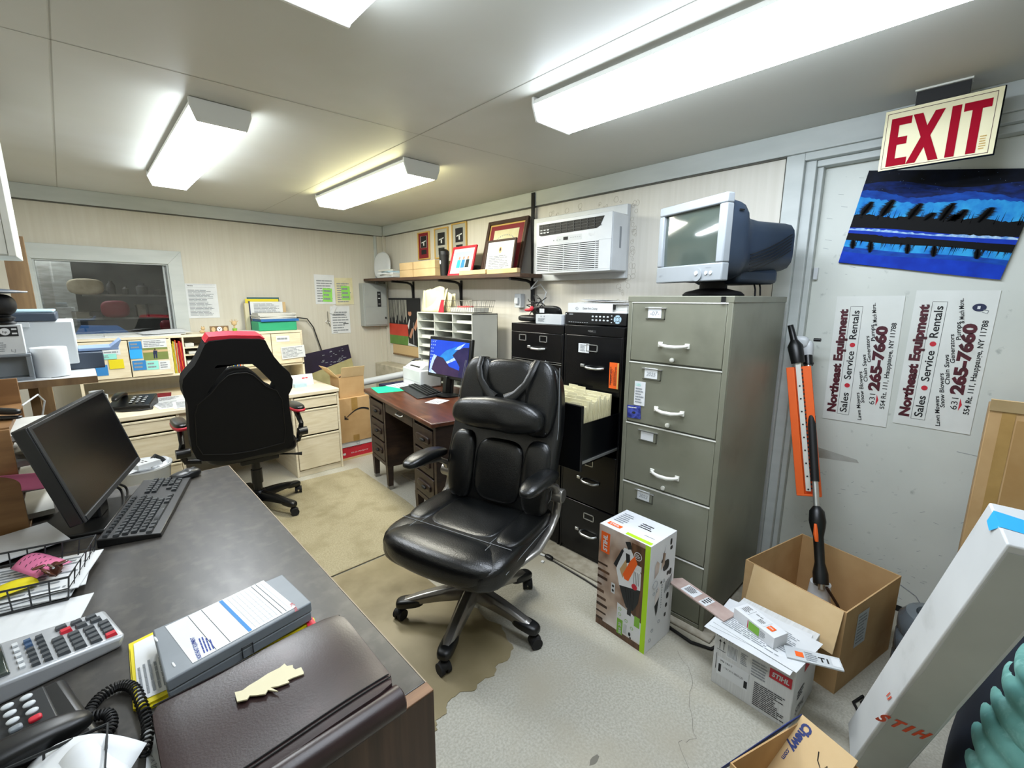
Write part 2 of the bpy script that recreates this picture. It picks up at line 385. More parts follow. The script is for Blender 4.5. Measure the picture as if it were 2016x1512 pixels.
# ================================================================ LIGHTS (fluorescent fixtures)
M('lens_cool', '#eaf3ff', rough=.3, emit=TUBE)
M('lens_cool_soft', '#dae6f2', rough=.3, emit=TUBE*.8)
M('lens_dim', '#eef5ff', rough=.3, emit=TUBE*.42)
M('lens_hot', '#f4faff', rough=.3, emit=TUBE*1.25)
M('lens_soft', '#dfeaf2', rough=.3, emit=TUBE*.6)
M('fixture_white', '#e8e8e3', rough=.4)
def fixture(name, label, x0, x1, y0, y1, hot, soft):
    cx, cyy = (x0+x1)/2, (y0+y1)/2; w = (x1-x0)/2; L = (y1-y0)/2
    t = thing('ceiling_light', label, 'ceiling light', (cx, cyy, 2.21), 0, 'fluorescent wraparound ceiling fixtures')
    MB('fixture_white').bb(-w*.8, w*.8, -L+.02, L-.02, .075, .09).build('housing', t)
    b = MB(hot); sec = [(-w, .06), (-w*.82, .004), (w*.82, .004), (w, .06)]
    n = len(sec)
    for i in range(n-1):
        (a, z0), (c, z1) = sec[i], sec[i+1]; b.mat(hot if i == 1 else soft)
        b.quad([(a, -L+.012, z0), (c, -L+.012, z1), (c, L-.012, z1), (a, L-.012, z0)])
    b.mat('fixture_white').bb(-w, w, -L+.012, L-.012, .06, .075)
    b.build('lens', t)
    for s in (-1, 1):
        e = MB('fixture_white'); sx = [(-w-.004, .088), (-w-.004, .058), (-w*.84, 0), (w*.84, 0), (w+.004, .058), (w+.004, .088)]
        y = s*(L-.006); v = [(x, y-.006, z) for x, z in sx]+[(x, y+.006, z) for x, z in sx]
        e.add(v, [(5, 4, 3, 2, 1, 0), (6, 7, 8, 9, 10, 11)]+[(i, (i+1) % 6, 6+(i+1) % 6, 6+i) for i in range(6)])
        e.build('end_cap', t, bev=.003)
    return t
M('lens_warm', '#fffdf0', rough=.3, emit=TUBE*1.4)
M('lens_warm_soft', '#efe9b4', rough=.3, emit=TUBE*.6)
fixture('a', 'white fluorescent ceiling fixture near the wall with the window, left one', .43, .65, 2.33, 3.84, 'lens_hot', 'lens_soft')
fixture('b', 'fluorescent ceiling fixture with a warm yellowish glow, nearest the certificates', 1.46, 1.70, 2.42, 3.76, 'lens_warm', 'lens_warm_soft')
fixture('c', 'longest-looking fluorescent ceiling fixture at upper right toward the EXIT sign', 1.43, 1.68, .08, 1.38, 'lens_cool', 'lens_cool_soft')
fixture('d', 'fluorescent ceiling fixture cut off by the top edge of the photo', .40, .64, 0.0, 1.29, 'lens_dim', 'lens_cool_soft')
# tube lamp inside the workshop behind the window
t = thing('workshop_light', 'tube light glowing in the dark workshop behind the window', 'ceiling light', (-.25, 6.3, 2.15))
MB('fixture_white').bb(-.5, .5, -.04, .04, .03, .06).build('housing', t)
MB('lens_hot').cyl((-.48, 0, 0.012), (.48, 0, .012), .026, n=10).build('tube', t)

# workshop contents
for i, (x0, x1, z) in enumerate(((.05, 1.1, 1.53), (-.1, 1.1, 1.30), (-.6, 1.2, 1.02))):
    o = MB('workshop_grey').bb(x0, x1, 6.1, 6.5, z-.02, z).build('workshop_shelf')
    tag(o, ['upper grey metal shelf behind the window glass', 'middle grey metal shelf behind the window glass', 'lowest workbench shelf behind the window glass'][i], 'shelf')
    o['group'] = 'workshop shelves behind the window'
random.seed(11)
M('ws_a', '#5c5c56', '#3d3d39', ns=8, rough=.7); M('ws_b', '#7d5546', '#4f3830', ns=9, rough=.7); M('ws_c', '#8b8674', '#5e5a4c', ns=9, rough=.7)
k = 0
for x0, x1, z in ((.1, 1.05, 1.53), (-.05, 1.05, 1.30), (-.5, .5, 1.02)):
    x = x0
    while x < x1-.05:
        w = random.uniform(.05, .13); hh = random.uniform(.05, .16); m_ = random.choice(['ws_a', 'ws_b', 'ws_c', 'ws_a'])
        if random.random() < .5:
            o = MB(m_).bb(x, x+w, 6.15, 6.35, z, z+hh).bb(x-.003, x+w+.003, 6.145, 6.355, z+hh*.8, z+hh).build('workshop_box')
            tag(o, 'dim parts box on the shelves behind the window glass', 'box', 'parts boxes on the workshop shelves')
        else:
            o = MB(m_).lathe([(w/2, 0), (w/2, hh*.7), (w/4, hh*.85), (w/4, hh), (0, hh)], 14, (x+w/2, 6.2, z)).build('workshop_canister')
            tag(o, 'dim canister on the shelves behind the window glass', 'canister', 'canisters on the workshop shelves')
        x += w+random.uniform(.01, .06); k += 1
t = thing('compressor_tank', 'dark red cylindrical tank lying behind the window at its right', 'tank', (.78, 5.75, 1.215))
MB('maroon').tube([(-.2, 0, 0), (-.19, 0, 0), (-.17, 0, 0), (.17, 0, 0), (.19, 0, 0), (.2, 0, 0)], [.03, .05, .062, .062, .05, .03], 18).build('tank_body', t)
MB('chrome').bb(-.02, .02, -.02, .02, .06, .08).build('valve', t)
MB('workshop_grey').bb(-.12, -.08, -.05, .05, -.215, -.05).build('foot', t); MB('workshop_grey').bb(.08, .12, -.05, .05, -.215, -.05).build('foot', t)
o = MB('folder_blue').prism([(-.05, 0), (.33, 0), (.25, .07), (0, .08)], -.1, .1).build('blue_bin'); o.rotation_euler = (PI/2, 0, 0); o.location = (-.0, 5.6, 1.17)
tag(o, 'blue plastic bin behind the lower left of the window', 'bin')
M('sack', '#d9cfae', '#b7a987', ns=9, rough=.8)
o = MB('sack').sq((0, 0, 0), (.26, .12, .15), 3, 8).build('parts_bag'); o.location = (.08, 5.95, 1.60)
tag(o, 'pale bag hanging behind the window', 'bag')
o = MB('maroon').sq((0, 0, 0), (.22, .14, .17), 3, 8).build('red_bag'); o.location = (.27, 6.0, 1.385)
tag(o, 'dull red bag on the shelf behind the window', 'bag')
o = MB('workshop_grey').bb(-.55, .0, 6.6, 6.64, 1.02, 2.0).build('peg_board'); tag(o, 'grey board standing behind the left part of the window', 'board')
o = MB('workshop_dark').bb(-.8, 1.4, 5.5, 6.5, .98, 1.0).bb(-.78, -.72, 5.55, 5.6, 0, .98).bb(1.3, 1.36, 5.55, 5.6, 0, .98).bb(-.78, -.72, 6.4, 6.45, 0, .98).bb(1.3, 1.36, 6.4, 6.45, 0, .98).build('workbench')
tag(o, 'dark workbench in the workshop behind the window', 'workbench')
# ---------------------------------------------------------------- pixel rays -> real points at a chosen distance
def _ray(px, py):
    d = fwd + r2*((px-1008)/880) - u2*((py-756)/880); return d
def wx(px, py, X): d = _ray(px, py); t = X/d.x; return Vector((X, d.y*t, 1.5+d.z*t))
def wy(px, py, Y): d = _ray(px, py); t = Y/d.y; return Vector((d.x*t, Y, 1.5+d.z*t))
def wz(px, py, Z): d = _ray(px, py); t = (Z-1.5)/d.z; return Vector((d.x*t, d.y*t, Z))
FX, FYD = (0, -1, 0), (0, 0, 1)       # axes of a picture that faces -X

# ================================================================ FILE CABINETS
M('olive_metal', '#828374', '#767767', ns=3, rough=.42, metal=.15, c3='#67685a', ns3=4, lo3=.55, hi3=.8, spec=.6)
M('olive_dark', '#4c4d42', rough=.6)
M('black_metal', '#050609', '#08090c', ns=5, rough=.25, spec=.4)
M('aluminium', '#cfd1d0', rough=.3, metal=.85)
M('enamel_white', '#dcdcd4', rough=.3)
def olive_drawer(par, z0, z1, txt=None, latch=True):
    d = MB('olive_metal').bb(-.012, .02, -.213, .213, z0+.004, z1-.008).build('drawer', par, bev=.003)
    MB('enamel_white').bb(-.014, -.001, -.217, .217, z1-.008, z1-.004).build('edge_strip', d)
    hz = z0+.085
    pts = [(-.012, .068, hz+.004), (-.03, .05, hz), (-.038, .02, hz-.004), (-.038, -.02, hz-.004), (-.03, -.05, hz), (-.012, -.068, hz+.004)]
    h = MB('enamel_white').tube(pts, [.006, .007, .0085, .0085, .007, .006], 10, flat=1.0).bb(-.018, -.01, .052, .072, hz-.009, hz+.013).bb(-.018, -.01, -.072, -.052, hz-.009, hz+.013)
    h.build('handle', d, bev=.001)
    if latch: MB('enamel_white').sq((-.02, .0, z0+.022), (.018, .02, .02), 2.4, 6).build('latch_knob', d)
    lz = z1-.05
    b = MB('olive_dark').bb(-.016, -.012, .05, .142, lz-.03, lz-.026).bb(-.016, -.012, .05, .054, lz-.03, lz+.02)
    b.mat('aluminium').bb(-.018, -.012, .045, .147, lz+.018, lz+.022)
    b.build('label_holder', d)
    b = MB('white_paper').bb(-.0145, -.0125, .068, .132, lz-.024, lz+.024 if txt else lz+.016)
    b.mat('print_grey').frame((-.0146, .128, lz-.012), FX, FYD)
    if txt: b.fit(txt, .006, .0, .044, .018, shear=.2)
    b.build('label_card', d)
    return d
cab = thing('file_cabinet', 'tall olive green metal filing cabinet with five drawers and an old monitor on top', 'filing cabinet', (1.882, .924, .012))
b = MB('olive_metal').bb(0, .655, -.236, .236, 0.02, 1.503)
b.mat('olive_dark').bb(-.001, .01, -.214, .214, .02, 1.475)
b.mat('olive_metal').bb(-.013, 0, -.236, -.214, .0, 1.503).bb(-.013, 0, .214, .236, .0, 1.503).bb(-.014, .66, -.239, .239, 1.475, 1.503).bb(-.012, .02, -.214, .214, .0, .02)
b.build('body', cab, bev=.003)
zz = [.02, .31, .602, .905, 1.203, 1.48]
for i in range(5):
    olive_drawer(cab, zz[i], zz[i+1], {1: '2023', 3: '2025', 4: '-07-', 2: None}.get(i) if i else None, latch=i > 1)
b = MB('black_plastic').bb(-.018, -.0135, -.205, -.188, 1.478, 1.50).mat('white_paper').bb(-.0172, -.0135, -.205, -.188, 1.472, 1.478); b.build('lock', cab)
# papers stuck on the second drawer
o = MB('white_paper').bb(0, .0012, -.028, .028, 0, .115)
o.mat('note_teal').frame((-.0002, .026, .085), FX, FYD).fit('LBS', .004, .008, .026, .014).mat('print_grey').lines(.004, .048, -.075, .002, 6)
o = place(o.build('note_card'), (1.867, 1.075, 1.005)); tag(o, 'white note with blue writing stuck on the second drawer of the olive cabinet', 'note')
M('sport_blue', '#4451a8', '#1c2468', ns=45, rough=.5, lo=.4, hi=.6)
o = MB('sport_blue').bb(0, .0012, -.036, .036, 0, .062).mat('white_paper').frame((-.0002, .03, .035), FX, FYD).lines(.0, .06, .012, .022, 1).mat('print_black').sq((.03, -.008, 0), (.02, .012, .0006), 2, 4)
o = place(o.build('schedule_card'), (1.867, 1.098, .938), rot=(R(-4), 0, 0)); tag(o, 'small blue picture card under the white note on the olive cabinet', 'card')

def black_drawer(par, z0, z1, yh, holders=((.02, .05),), hw=.055, out=0.0, w=.18):
    x = -out
    d = MB('black_metal').bb(x-.014, x+.004, -w, w, z0+.004, z1-.004).build('drawer', par, bev=.003)
    hz = z0+(z1-z0)*.45
    pts = [(x-.014, yh+hw, hz), (x-.034, yh+hw*.85, hz), (x-.042, yh+hw*.5, hz-.002), (x-.042, yh-hw*.5, hz-.002), (x-.034, yh-hw*.85, hz), (x-.014, yh-hw, hz)]
    MB('aluminium').tube(pts, .0065, 10).build('handle', d)
    MB('aluminium').bb(x-.022, x-.014, yh+hw+.012, yh+hw+.036, hz-.003, hz+.013).build('latch', d, bev=.002)
    for yc, ww in holders:
        lz = z0+(z1-z0)*.78
        b = MB('aluminium'); hh = .019
        for y0, y1, a0, a1 in ((yc-ww/2, yc+ww/2, lz+hh-.004, lz+hh), (yc-ww/2, yc+ww/2, lz-hh, lz-hh+.004), (yc-ww/2, yc-ww/2+.005, lz-hh, lz+hh), (yc+ww/2-.005, yc+ww/2, lz-hh, lz+hh)):
            b.bb(x-.018, x-.014, y0, y1, a0, a1)
        b.build('label_holder', d)
    return d
def black_shell(par, w, h):
    b = MB('black_metal').bb(0, .64, -w, w, h-.045, h).bb(0, .64, -w, -w+.012, 0, h-.045).bb(0, .64, w-.012, w, 0, h-.045).bb(.628, .64, -w+.012, w-.012, 0, h-.045)
    b.bb(-.014, 0, -w, w, h-.05, h).bb(-.014, 0, -w, -w+.012, 0, h-.05).bb(-.014, 0, w-.012, w, 0, h-.05).bb(-.006, .628, -w+.012, w-.012, 0, .02)
    b.build('body', par, bev=.002)
ca = thing('file_cabinet', 'black four-drawer filing cabinet with its second drawer pulled open showing folders', 'filing cabinet', (1.968, 1.42, .012))
black_shell(ca, .192, 1.348)
zs = [.02, .335, .66, .988, 1.30]
black_drawer(ca, zs[0], zs[1], -.02, ((-.02, .072),)); black_drawer(ca, zs[1], zs[2], -.02, ((-.0, .072),)); black_drawer(ca, zs[3], zs[4], -.02, ((-.0, .072),))
for z in (zs[1], zs[3]): MB('matte_black').bb(0, .6, -.178, .178, z-.003, z+.003).build('divider', ca)
OUT = .31
d = black_drawer(ca, zs[2]+.004, zs[3]+.01, .0, ((.03, .072),), out=OUT)
MB('black_metal').bb(-OUT+.004, .25, -.165, -.160, .69, .90).bb(-OUT+.004, .25, .160, .165, .69, .90).bb(-OUT+.004, .25, -.16, .16, .685, .69).build('tray', d)
MB('aluminium').bb(-OUT+.004, .2, -.172, -.166, .70, .712).build('slide_rail', d)
o = MB('aluminium').frame((-.0146, .03, 1.318), FX, FYD).fit('HON-4', 0, 0, .03, .008).build('maker_plate', ca)
o = MB('dark_grey_plastic').bb(-.0145, -.014, -.02, .02, 1.312, 1.326).build('badge', ca)
random.seed(5)
for i in range(24):
    x = 1.968-OUT+.014+i*.0108; zt = .975+random.uniform(-.012, .02)+(.035 if i > 4 else 0); tb = random.choice([-.1, -.03, .04, .1])
    b = MB('cream_paper').bb(-.0028, .0028, -.15, .15, 0, zt-.705-.012).bb(-.001, .001, tb-.03, tb+.03, zt-.717, zt-.700)
    o = b.build('file_folder'); place(o, (x, 1.42, .712), rot=(0, R(2+random.uniform(-.6, .6)), 0))
    tag(o, 'cream paper folder packed in the open black drawer', 'folder', 'folders in the open black drawer')
cb = thing('file_cabinet', 'black filing cabinet behind the leather chair, with a short top drawer and two label frames', 'filing cabinet', (1.968, 1.832, .012))
black_shell(cb, .212, 1.342)
zs = [.02, .31, .6, .88, 1.12, 1.295]
for i in range(4): black_drawer(cb, zs[i], zs[i+1], 0, ((0, .07),), w=.2)
black_drawer(cb, zs[4], zs[5], -.02, ((.11, .06), (-.06, .06)), .05, w=.2)
MB('aluminium').bb(-.016, -.0135, -.2, .2, 1.114, 1.117).bb(-.016, -.0135, -.2, .2, 1.125, 1.127).build('edge_strip', cb)
o = MB('white_paper').bb(0, .0015, -.035, .035, 0, .05).mat('print_grey').frame((-.0003, .03, .005), FX, FYD).lines(.008, .05, .002, .04, 5)
o = place(o.build('business_card'), (1.951, 1.475, 1.215)); tag(o, 'white business card on the top drawer of the black cabinet with the open drawer', 'card')
b = MB('orange').bb(0, .003, -.028, .028, 0, .135).mat('gold').bb(-.001, 0, -.028, -.020, 0, .135)
b.mat('dark_brown').frame((-.0005, .026, .006), (0, 0, 1), (0, 1, 0)).lines(.01, .115, -.042, -.026, 3).lines(.01, .115, -.012, -.002, 1)
b.mat('maroon').fit('TRUCAN', .02, -.0175, .075, .009).mat('chrome').rect(.02, .09, -.0235, -.022)
o = place(b.build('thermometer_sign'), (1.950, 1.276, 1.045)); tag(o, 'orange rectangular thermometer plate stuck on the black cabinet', 'thermometer')
# paper sticking out between black and green cabinet
o = MB('cream_paper').bb(0, .28, -.003, .003, 0, .1).build('loose_papers'); place(o, (1.98, 1.202, .47)); tag(o, 'white papers wedged between the black and olive cabinets', 'papers')

# ---- things on the black cabinets
M('dvr_black', '#0a0c0f', rough=.35)
t = thing('video_recorder', 'black security video recorder with silver round control pad on the black cabinet', 'recorder', (2.0, 1.445, 1.36))
b = MB('dvr_black').bb(0, .36, -.195, .205, 0.006, .068).bb(.02, .05, -.17, -.14, 0, .006).bb(.3, .33, -.17, -.14, 0, .006).bb(.02, .05, .14, .17, 0, .006).bb(.3, .33, .14, .17, 0, .006)
b.build('body', t, bev=.002)
b = MB('light_grey_plastic').frame((-.0005, .205, .006), FX, FYD)
for i in range(5):
    for j in range(2): MB('light_grey_plastic').frame((-.0005, .205, .006), FX, FYD).sq((.192+i*.024, .042-j*.019, 0), (.013, .009, .003), 3, 4).build('button', t)
for j in range(3): MB('light_grey_plastic').frame((-.0005, .205, .006), FX, FYD).sq((.312, .048-j*.017, 0), (.008, .006, .003), 3, 4).build('button', t)
for i in range(9): b.rect(.028+i*.0155, .037+i*.0155, .007, .009)
for i in range(6): b.rect(.032, .058, .05, .053) if i == 0 else None
b.rect(.006, .012, .05, .056); b.fit('CADDX', .028, .049, .026, .004)
b.build('front_print', t)
b = MB('sky_grey' if 'sky_grey' in MATS else 'light_grey_plastic')
M('sky_grey', '#a9c4d2', rough=.4)
b = MB('sky_grey').frame((-.0012, .205, .006), FX, FYD); b.cyl((.350, .031, 0), (.350, .031, .003), .009, n=20)
for k in range(4):
    a0 = k*PI/2+.12+PI/4; pts = []
    for i in range(7): a = a0+(PI/2-.24)*i/6; pts.append((.350+.012*math.cos(a), .031+.012*math.sin(a)))
    for i in range(7): a = a0+(PI/2-.24)*(6-i)/6; pts.append((.350+.022*math.cos(a), .031+.022*math.sin(a)))
    b.prism(pts, 0, .003)
b.build('control_pad', t)
t = thing('ring_binder', 'white binder reading Dealer Parts Catalog lying on the video recorder', 'binder', (2.0, 1.44, 1.4285))
b = MB('white_paper').bb(0, .28, -.19, .19, 0, .004).bb(0, .28, -.19, .19, .046, .05).bb(0, .004, -.105, .19, .004, .046)
b.mat('print_black').frame((-.0006, .19, 0), FX, FYD).fit('Dealer Parts Catalog', .105, .017, .095, .011).fit('C)', .055, .016, .018, .013)
b.build('cover', t, bev=.001)
b = MB('paper_stack').bb(.01, .27, -.185, .18, .004, .042); b.build('pages', t)
MB('black_plastic').bb(-.001, .003, -.122, -.108, .018, .044).build('label_tab', t)
for i, (dx, dz, rr, w) in enumerate(((.02, 0, 3, .13), (.01, .006, -5, .11), (.04, .012, 9, .12))):
    b = MB('white_paper'); b.grid(lambda u, v: (lerp(0, .26, u), lerp(-.17, w, v), .002+.006*math.sin(u*3+i)*v*v), 8, 8)
    o = b.build('loose_sheet', solid=.0008); place(o, (2.0+dx, 1.45, 1.4805+dz), R(rr)); tag(o, 'loose curling white paper sheet on top of the parts catalog binder', 'paper', 'papers on the parts catalog binder')
t = thing('small_box', 'flat white box with a printed label beside the video recorder', 'box', (1.985, 1.765, 1.355))
b = MB('white_plastic').bb(0, .11, -.1, .1, 0, .055); b.build('carton', t, bev=.001)
b = MB('print_grey').frame((-.0006, .1, 0), FX, FYD).lines(.02, .075, .012, .034, 4).rect(.04, .048, .04, .047).rect(.065, .072, .041, .047); b.build('print', t)
t = thing('modem', 'black rounded router or charger with a tangle of cables on the black cabinet', 'router', (2.12, 1.98, 1.355))
MB('black_plastic').sq((0, .04, .022), (.13, .19, .042), 3.5, 10).build('base', t)
MB('black_plastic').at((.04, -.05, .06), 0, R(0), R(-20)).sq((0, 0, 0), (.03, .24, .09), 4, 10).build('panel', t)
b = MB('matte_black')
for k in range(5):
    a = k*1.3; b.tube([(.02+.05*math.cos(a+q*.9), .03+.06*math.sin(a*1.7+q*.8), .05+.018*q+.015*math.sin(a+q)) for q in range(7)], .003, 6)
b.build('cable', t)
MB('red').at((-.03, .05, .075)).sq((0, 0, 0), (.03, .06, .02), 2.4, 6).sq((.01, -.02, .01), (.02, .03, .03), 2.4, 6).build('connector', t)
MB('white_paper').bb(-.0, .001, -.06, -.02, .06, .085).build('sticker', t)
o = MB('peach').sq((0, 0, .0), (.07, .1, .03), 3, 6).build('orange_glove'); place(o, (2.2, 1.72, 1.40)); tag(o, 'small orange-tan pouch behind the white box on the black cabinet', 'pouch'); o.location.z = 1.37

# ================================================================ AIR CONDITIONER
t = thing('air_conditioner', 'white wall air conditioner with a black top louvre and slatted grille', 'air conditioner', (2.40, 1.95, 1.675))
MB('white_plastic').bb(.19, .228, -.30, .515, -.04, .42).build('wall_plate', t, bev=.003)
b = MB('white_plastic').bb(0.012, .19, -.315, .315, 0, .35)
b.build('casing', t, bev=.008)
b = MB('white_plastic').frame((0.012, .315, 0), FX, FYD)
b.prism([(0, .19), (.63, .19), (.63, .35), (0, .35)], 0, .008)
b.bb(0, .63, 0, .012, 0, .012).bb(0, .012, .012, .19, 0, .012).bb(.54, .63, .012, .19, 0, .012)
b.build('front_panel', t, bev=.002)
b = MB('matte_black').frame((.003, .315, 0), FX, FYD)
b.prism([(.03, .262), (.05, .255), (.52, .262), (.545, .275), (.575, .33), (.03, .33)], 0, .001)
b.build('top_louvre', t)
b = MB('dark_grey_plastic').frame((.001, .315, 0), FX, FYD)
for i in range(9): b.bb(.06+i*.055, .065+i*.055, .266, .326, 0, .002)
for j in range(3): b.bb(.035, .555, .276+j*.018, .279+j*.018, 0, .002)
b.mat('light_grey_plastic')
for i in range(3): b.bb(.045+i*.03, .065+i*.03, .27, .278, .001, .004).bb(.045+i*.03, .065+i*.03, .288, .294, .001, .004)
b.build('louvre_vane', t)
b = MB('matte_black').frame((.0115, .315, 0), FX, FYD); b.rect(.012, .54, .012, .19, .0008); b.mat('white_plastic')
for i in range(15):
    z = .014+i*.0122; b.bb(.012, .54, z, z+.0072, 0, .010)
for i in range(4): b.bb(.12+i*.13, .124+i*.13, .012, .19, 0, .008)
b.build('grille', t)
b = MB('light_grey_plastic').frame((.0035, .315, 0), FX, FYD).rect(.19, .40, .205, .24, .0004).mat('print_black').rect(.25, .29, .212, .232, .001).mat('print_grey').rect(.16, .17, .214, .22).rect(.19, .2, .214, .22).rect(.215, .225, .214, .22)
for i in range(5): b.rect(.31+i*.018, .32+i*.018, .222, .225)
b.mat('white_paper').rect(.46, .50, .222, .242, .0006).mat('light_grey_plastic').rect(.20, .32, .193, .197, .001)
b.build('control_panel', t)
b = MB('print_grey').frame((.06, -.3155, .14), (1, 0, 0), (0, 0, 1)).rect(.03, .05, 0, .13, .0006); b.build('side_label', t)
# dark drip stains around the plate
b = MB('grime'); random.seed(2)
for k in range(46):
    side = random.random()
    if side < .45: y = random.uniform(1.70, 2.45); z = 2.10+random.uniform(0, .045)
    elif side < .8: y = 1.64-random.uniform(.0, .035); z = random.uniform(1.60, 2.1)
    else: y = random.uniform(1.63, 1.72); z = random.uniform(1.45, 1.63)
    r = random.uniform(.006, .02); n = 9
    pts = [(y+r*random.uniform(.7, 1)*math.cos(2*PI*i/n), z+r*random.uniform(.7, 1.2)*math.sin(2*PI*i/n)) for i in range(n)]
    b.tube([(2.6292, p[0], p[1]) for p in pts], .0007, 4, closed=True)
tag(b.build('wall_stain'), 'brownish mould stains on the wall around the air conditioner', 'stain', kind='stuff')
b = MB('matte_black')
for k in range(3): b.tube([(2.60, 2.475+.012*k, 2.29), (2.603, 2.478+.012*k, 2.0), (2.612, 2.478+.013*k, 1.78), (2.612, 2.478+.013*k, 1.65), (2.60, 2.47+.012*k, 1.5), (2.55, 2.40+.02*k, 1.42), (2.4, 2.2+.03*k, 1.372)], .006, 6)
tag(b.build('cable_bundle'), 'bundle of black cables running down the wall beside the air conditioner', 'cables')
b = MB('white_plastic').tube([(2.57, 2.40, 1.64), (2.52, 2.42, 1.58), (2.56, 2.47, 1.57), (2.58, 2.38, 1.61), (2.58, 2.32, 1.55), (2.58, 2.38, 1.38)], .005, 6)
tag(b.build('power_cord'), 'white power cord looping under the air conditioner', 'cord')
t = thing('wall_outlet', 'grey electrical outlet box on the wall above the left black cabinet', 'outlet', (2.61, 2.63, 1.43)); MB('light_grey_plastic').bb(-.03, .02, -.035, .035, 0, .11).build('box', t, bev=.003)
MB('white_plastic').bb(-.05, -.03, -.02, .02, .03, .08).build('plug', t, bev=.004)

# ================================================================ CRT MONITOR
M('crt_grey', '#949a9e', '#8d9397', ns=4, rough=.45); M('crt_blue', '#2d3a4b', '#273342', ns=5, rough=.5)
M('crt_glass', '#46504a', rough=.08, spec=.9, coat=.6)
t = thing('crt_monitor', 'bulky old tube monitor with silver bezel and dark blue back on the olive cabinet', 'monitor', (2.0, .955, 1.515), R(-21))
b = MB('crt_grey')
W2, Z0, Z1 = .198, .062, .41
def bez(x, ins): return [(x, -W2+ins, Z0+ins), (x, W2-ins, Z0+ins), (x, W2-ins, Z1-ins), (x, -W2+ins, Z1-ins)]
A = [(-.004, -W2, Z0), (-.004, W2, Z0), (-.004, W2, Z1-.012), (-.004, 0, Z1+.004), (-.004, -W2, Z1-.012)]
b.bb(0, .04, -W2, W2, Z0, Z0+.075); b.bb(0, .04, -W2, W2, Z1-.04, Z1); b.bb(0, .04, -W2, -W2+.04, Z0+.075, Z1-.04); b.bb(0, .04, W2-.03, W2, Z0+.075, Z1-.04)
b.build('bezel', t, bev=.006, seg=3)
b = MB('crt_glass'); b.grid(lambda u, v: (.022-.012*math.cos((u-.5)*2.2)*math.cos((v-.5)*2.2), lerp(-W2+.038, W2-.028, u), lerp(Z0+.072, Z1-.038, v)), 10, 10); b.build('screen', t)
prof = [(.04, .195, .065, .41, 4.5), (.11, .195, .062, .408, 4.5), (.14, .192, .068, .398, 4.5), (.165, .175, .08, .365, 4), (.21, .165, .088, .345, 4), (.30, .158, .10, .335, 4), (.48, .15, .115, .335, 4.5)]
b = MB('crt_blue'); n = 32; vv = []
for x, w, z0, z1, e in prof:
    for j in range(n):
        a = 2*PI*j/n; c, s_ = math.cos(a), math.sin(a); m = (abs(c)**e+abs(s_)**e)**(-1/e)
        vv.append((x, w*c*m, (z0+z1)/2+(z1-z0)/2*s_*m))
ff = [(i*n+j, i*n+(j+1) % n, (i+1)*n+(j+1) % n, (i+1)*n+j) for i in range(len(prof)-1) for j in range(n)]
ff += [tuple(range(n))[::-1], tuple(range((len(prof)-1)*n, len(prof)*n))]
b.add(vv, ff); b.build('back_shell', t, ang=50)
b = MB('matte_black')
for k in range(6):
    b.tube([(.185+i*.046, -(.173-.0035*i), .105+.014*k+.011*i+.001*i*i) for i in range(7)], .002, 5)
b.bb(.075, .10, -.1965, -.192, .345, .350)
b.build('vent_groove', t)
b = MB('crt_blue').bb(.17, .43, -.13, .13, .055, .125); b.build('underside', t, bev=.02)
b = MB('crt_grey').frame((0, W2, Z0), FX, FYD); b.cyl((.265, .03, 0), (.265, .03, .006), .028, n=28); b.mat('white_plastic').cyl((.265, .036, .006), (.265, .036, .010), .009, n=16)
b.mat('light_grey_plastic').cyl((.315, .035, 0), (.315, .035, .004), .008, n=12).cyl((.34, .035, 0), (.34, .035, .004), .008, n=12).mat('print_grey').fit('NEC', .022, .03, .022, .008).lines(.31, .35, .055, .06, 1)
b.build('control_dial', t)
b = MB('matte_black').lathe([(.13, 0), (.135, .006), (.12, .02), (.06, .035), (.06, .065), (0, .065)], 28, (.17, 0, 0)); b.build('swivel_base', t)
b = MB('matte_black').tube([(.36, -.05, .09), (.30, -.12, .03), (.24, -.17, .004)], .004, 6).tube([(.36, -.08, .09), (.355, -.1, .04), (.36, -.1, .004)], .004, 6); b.build('cable', t)

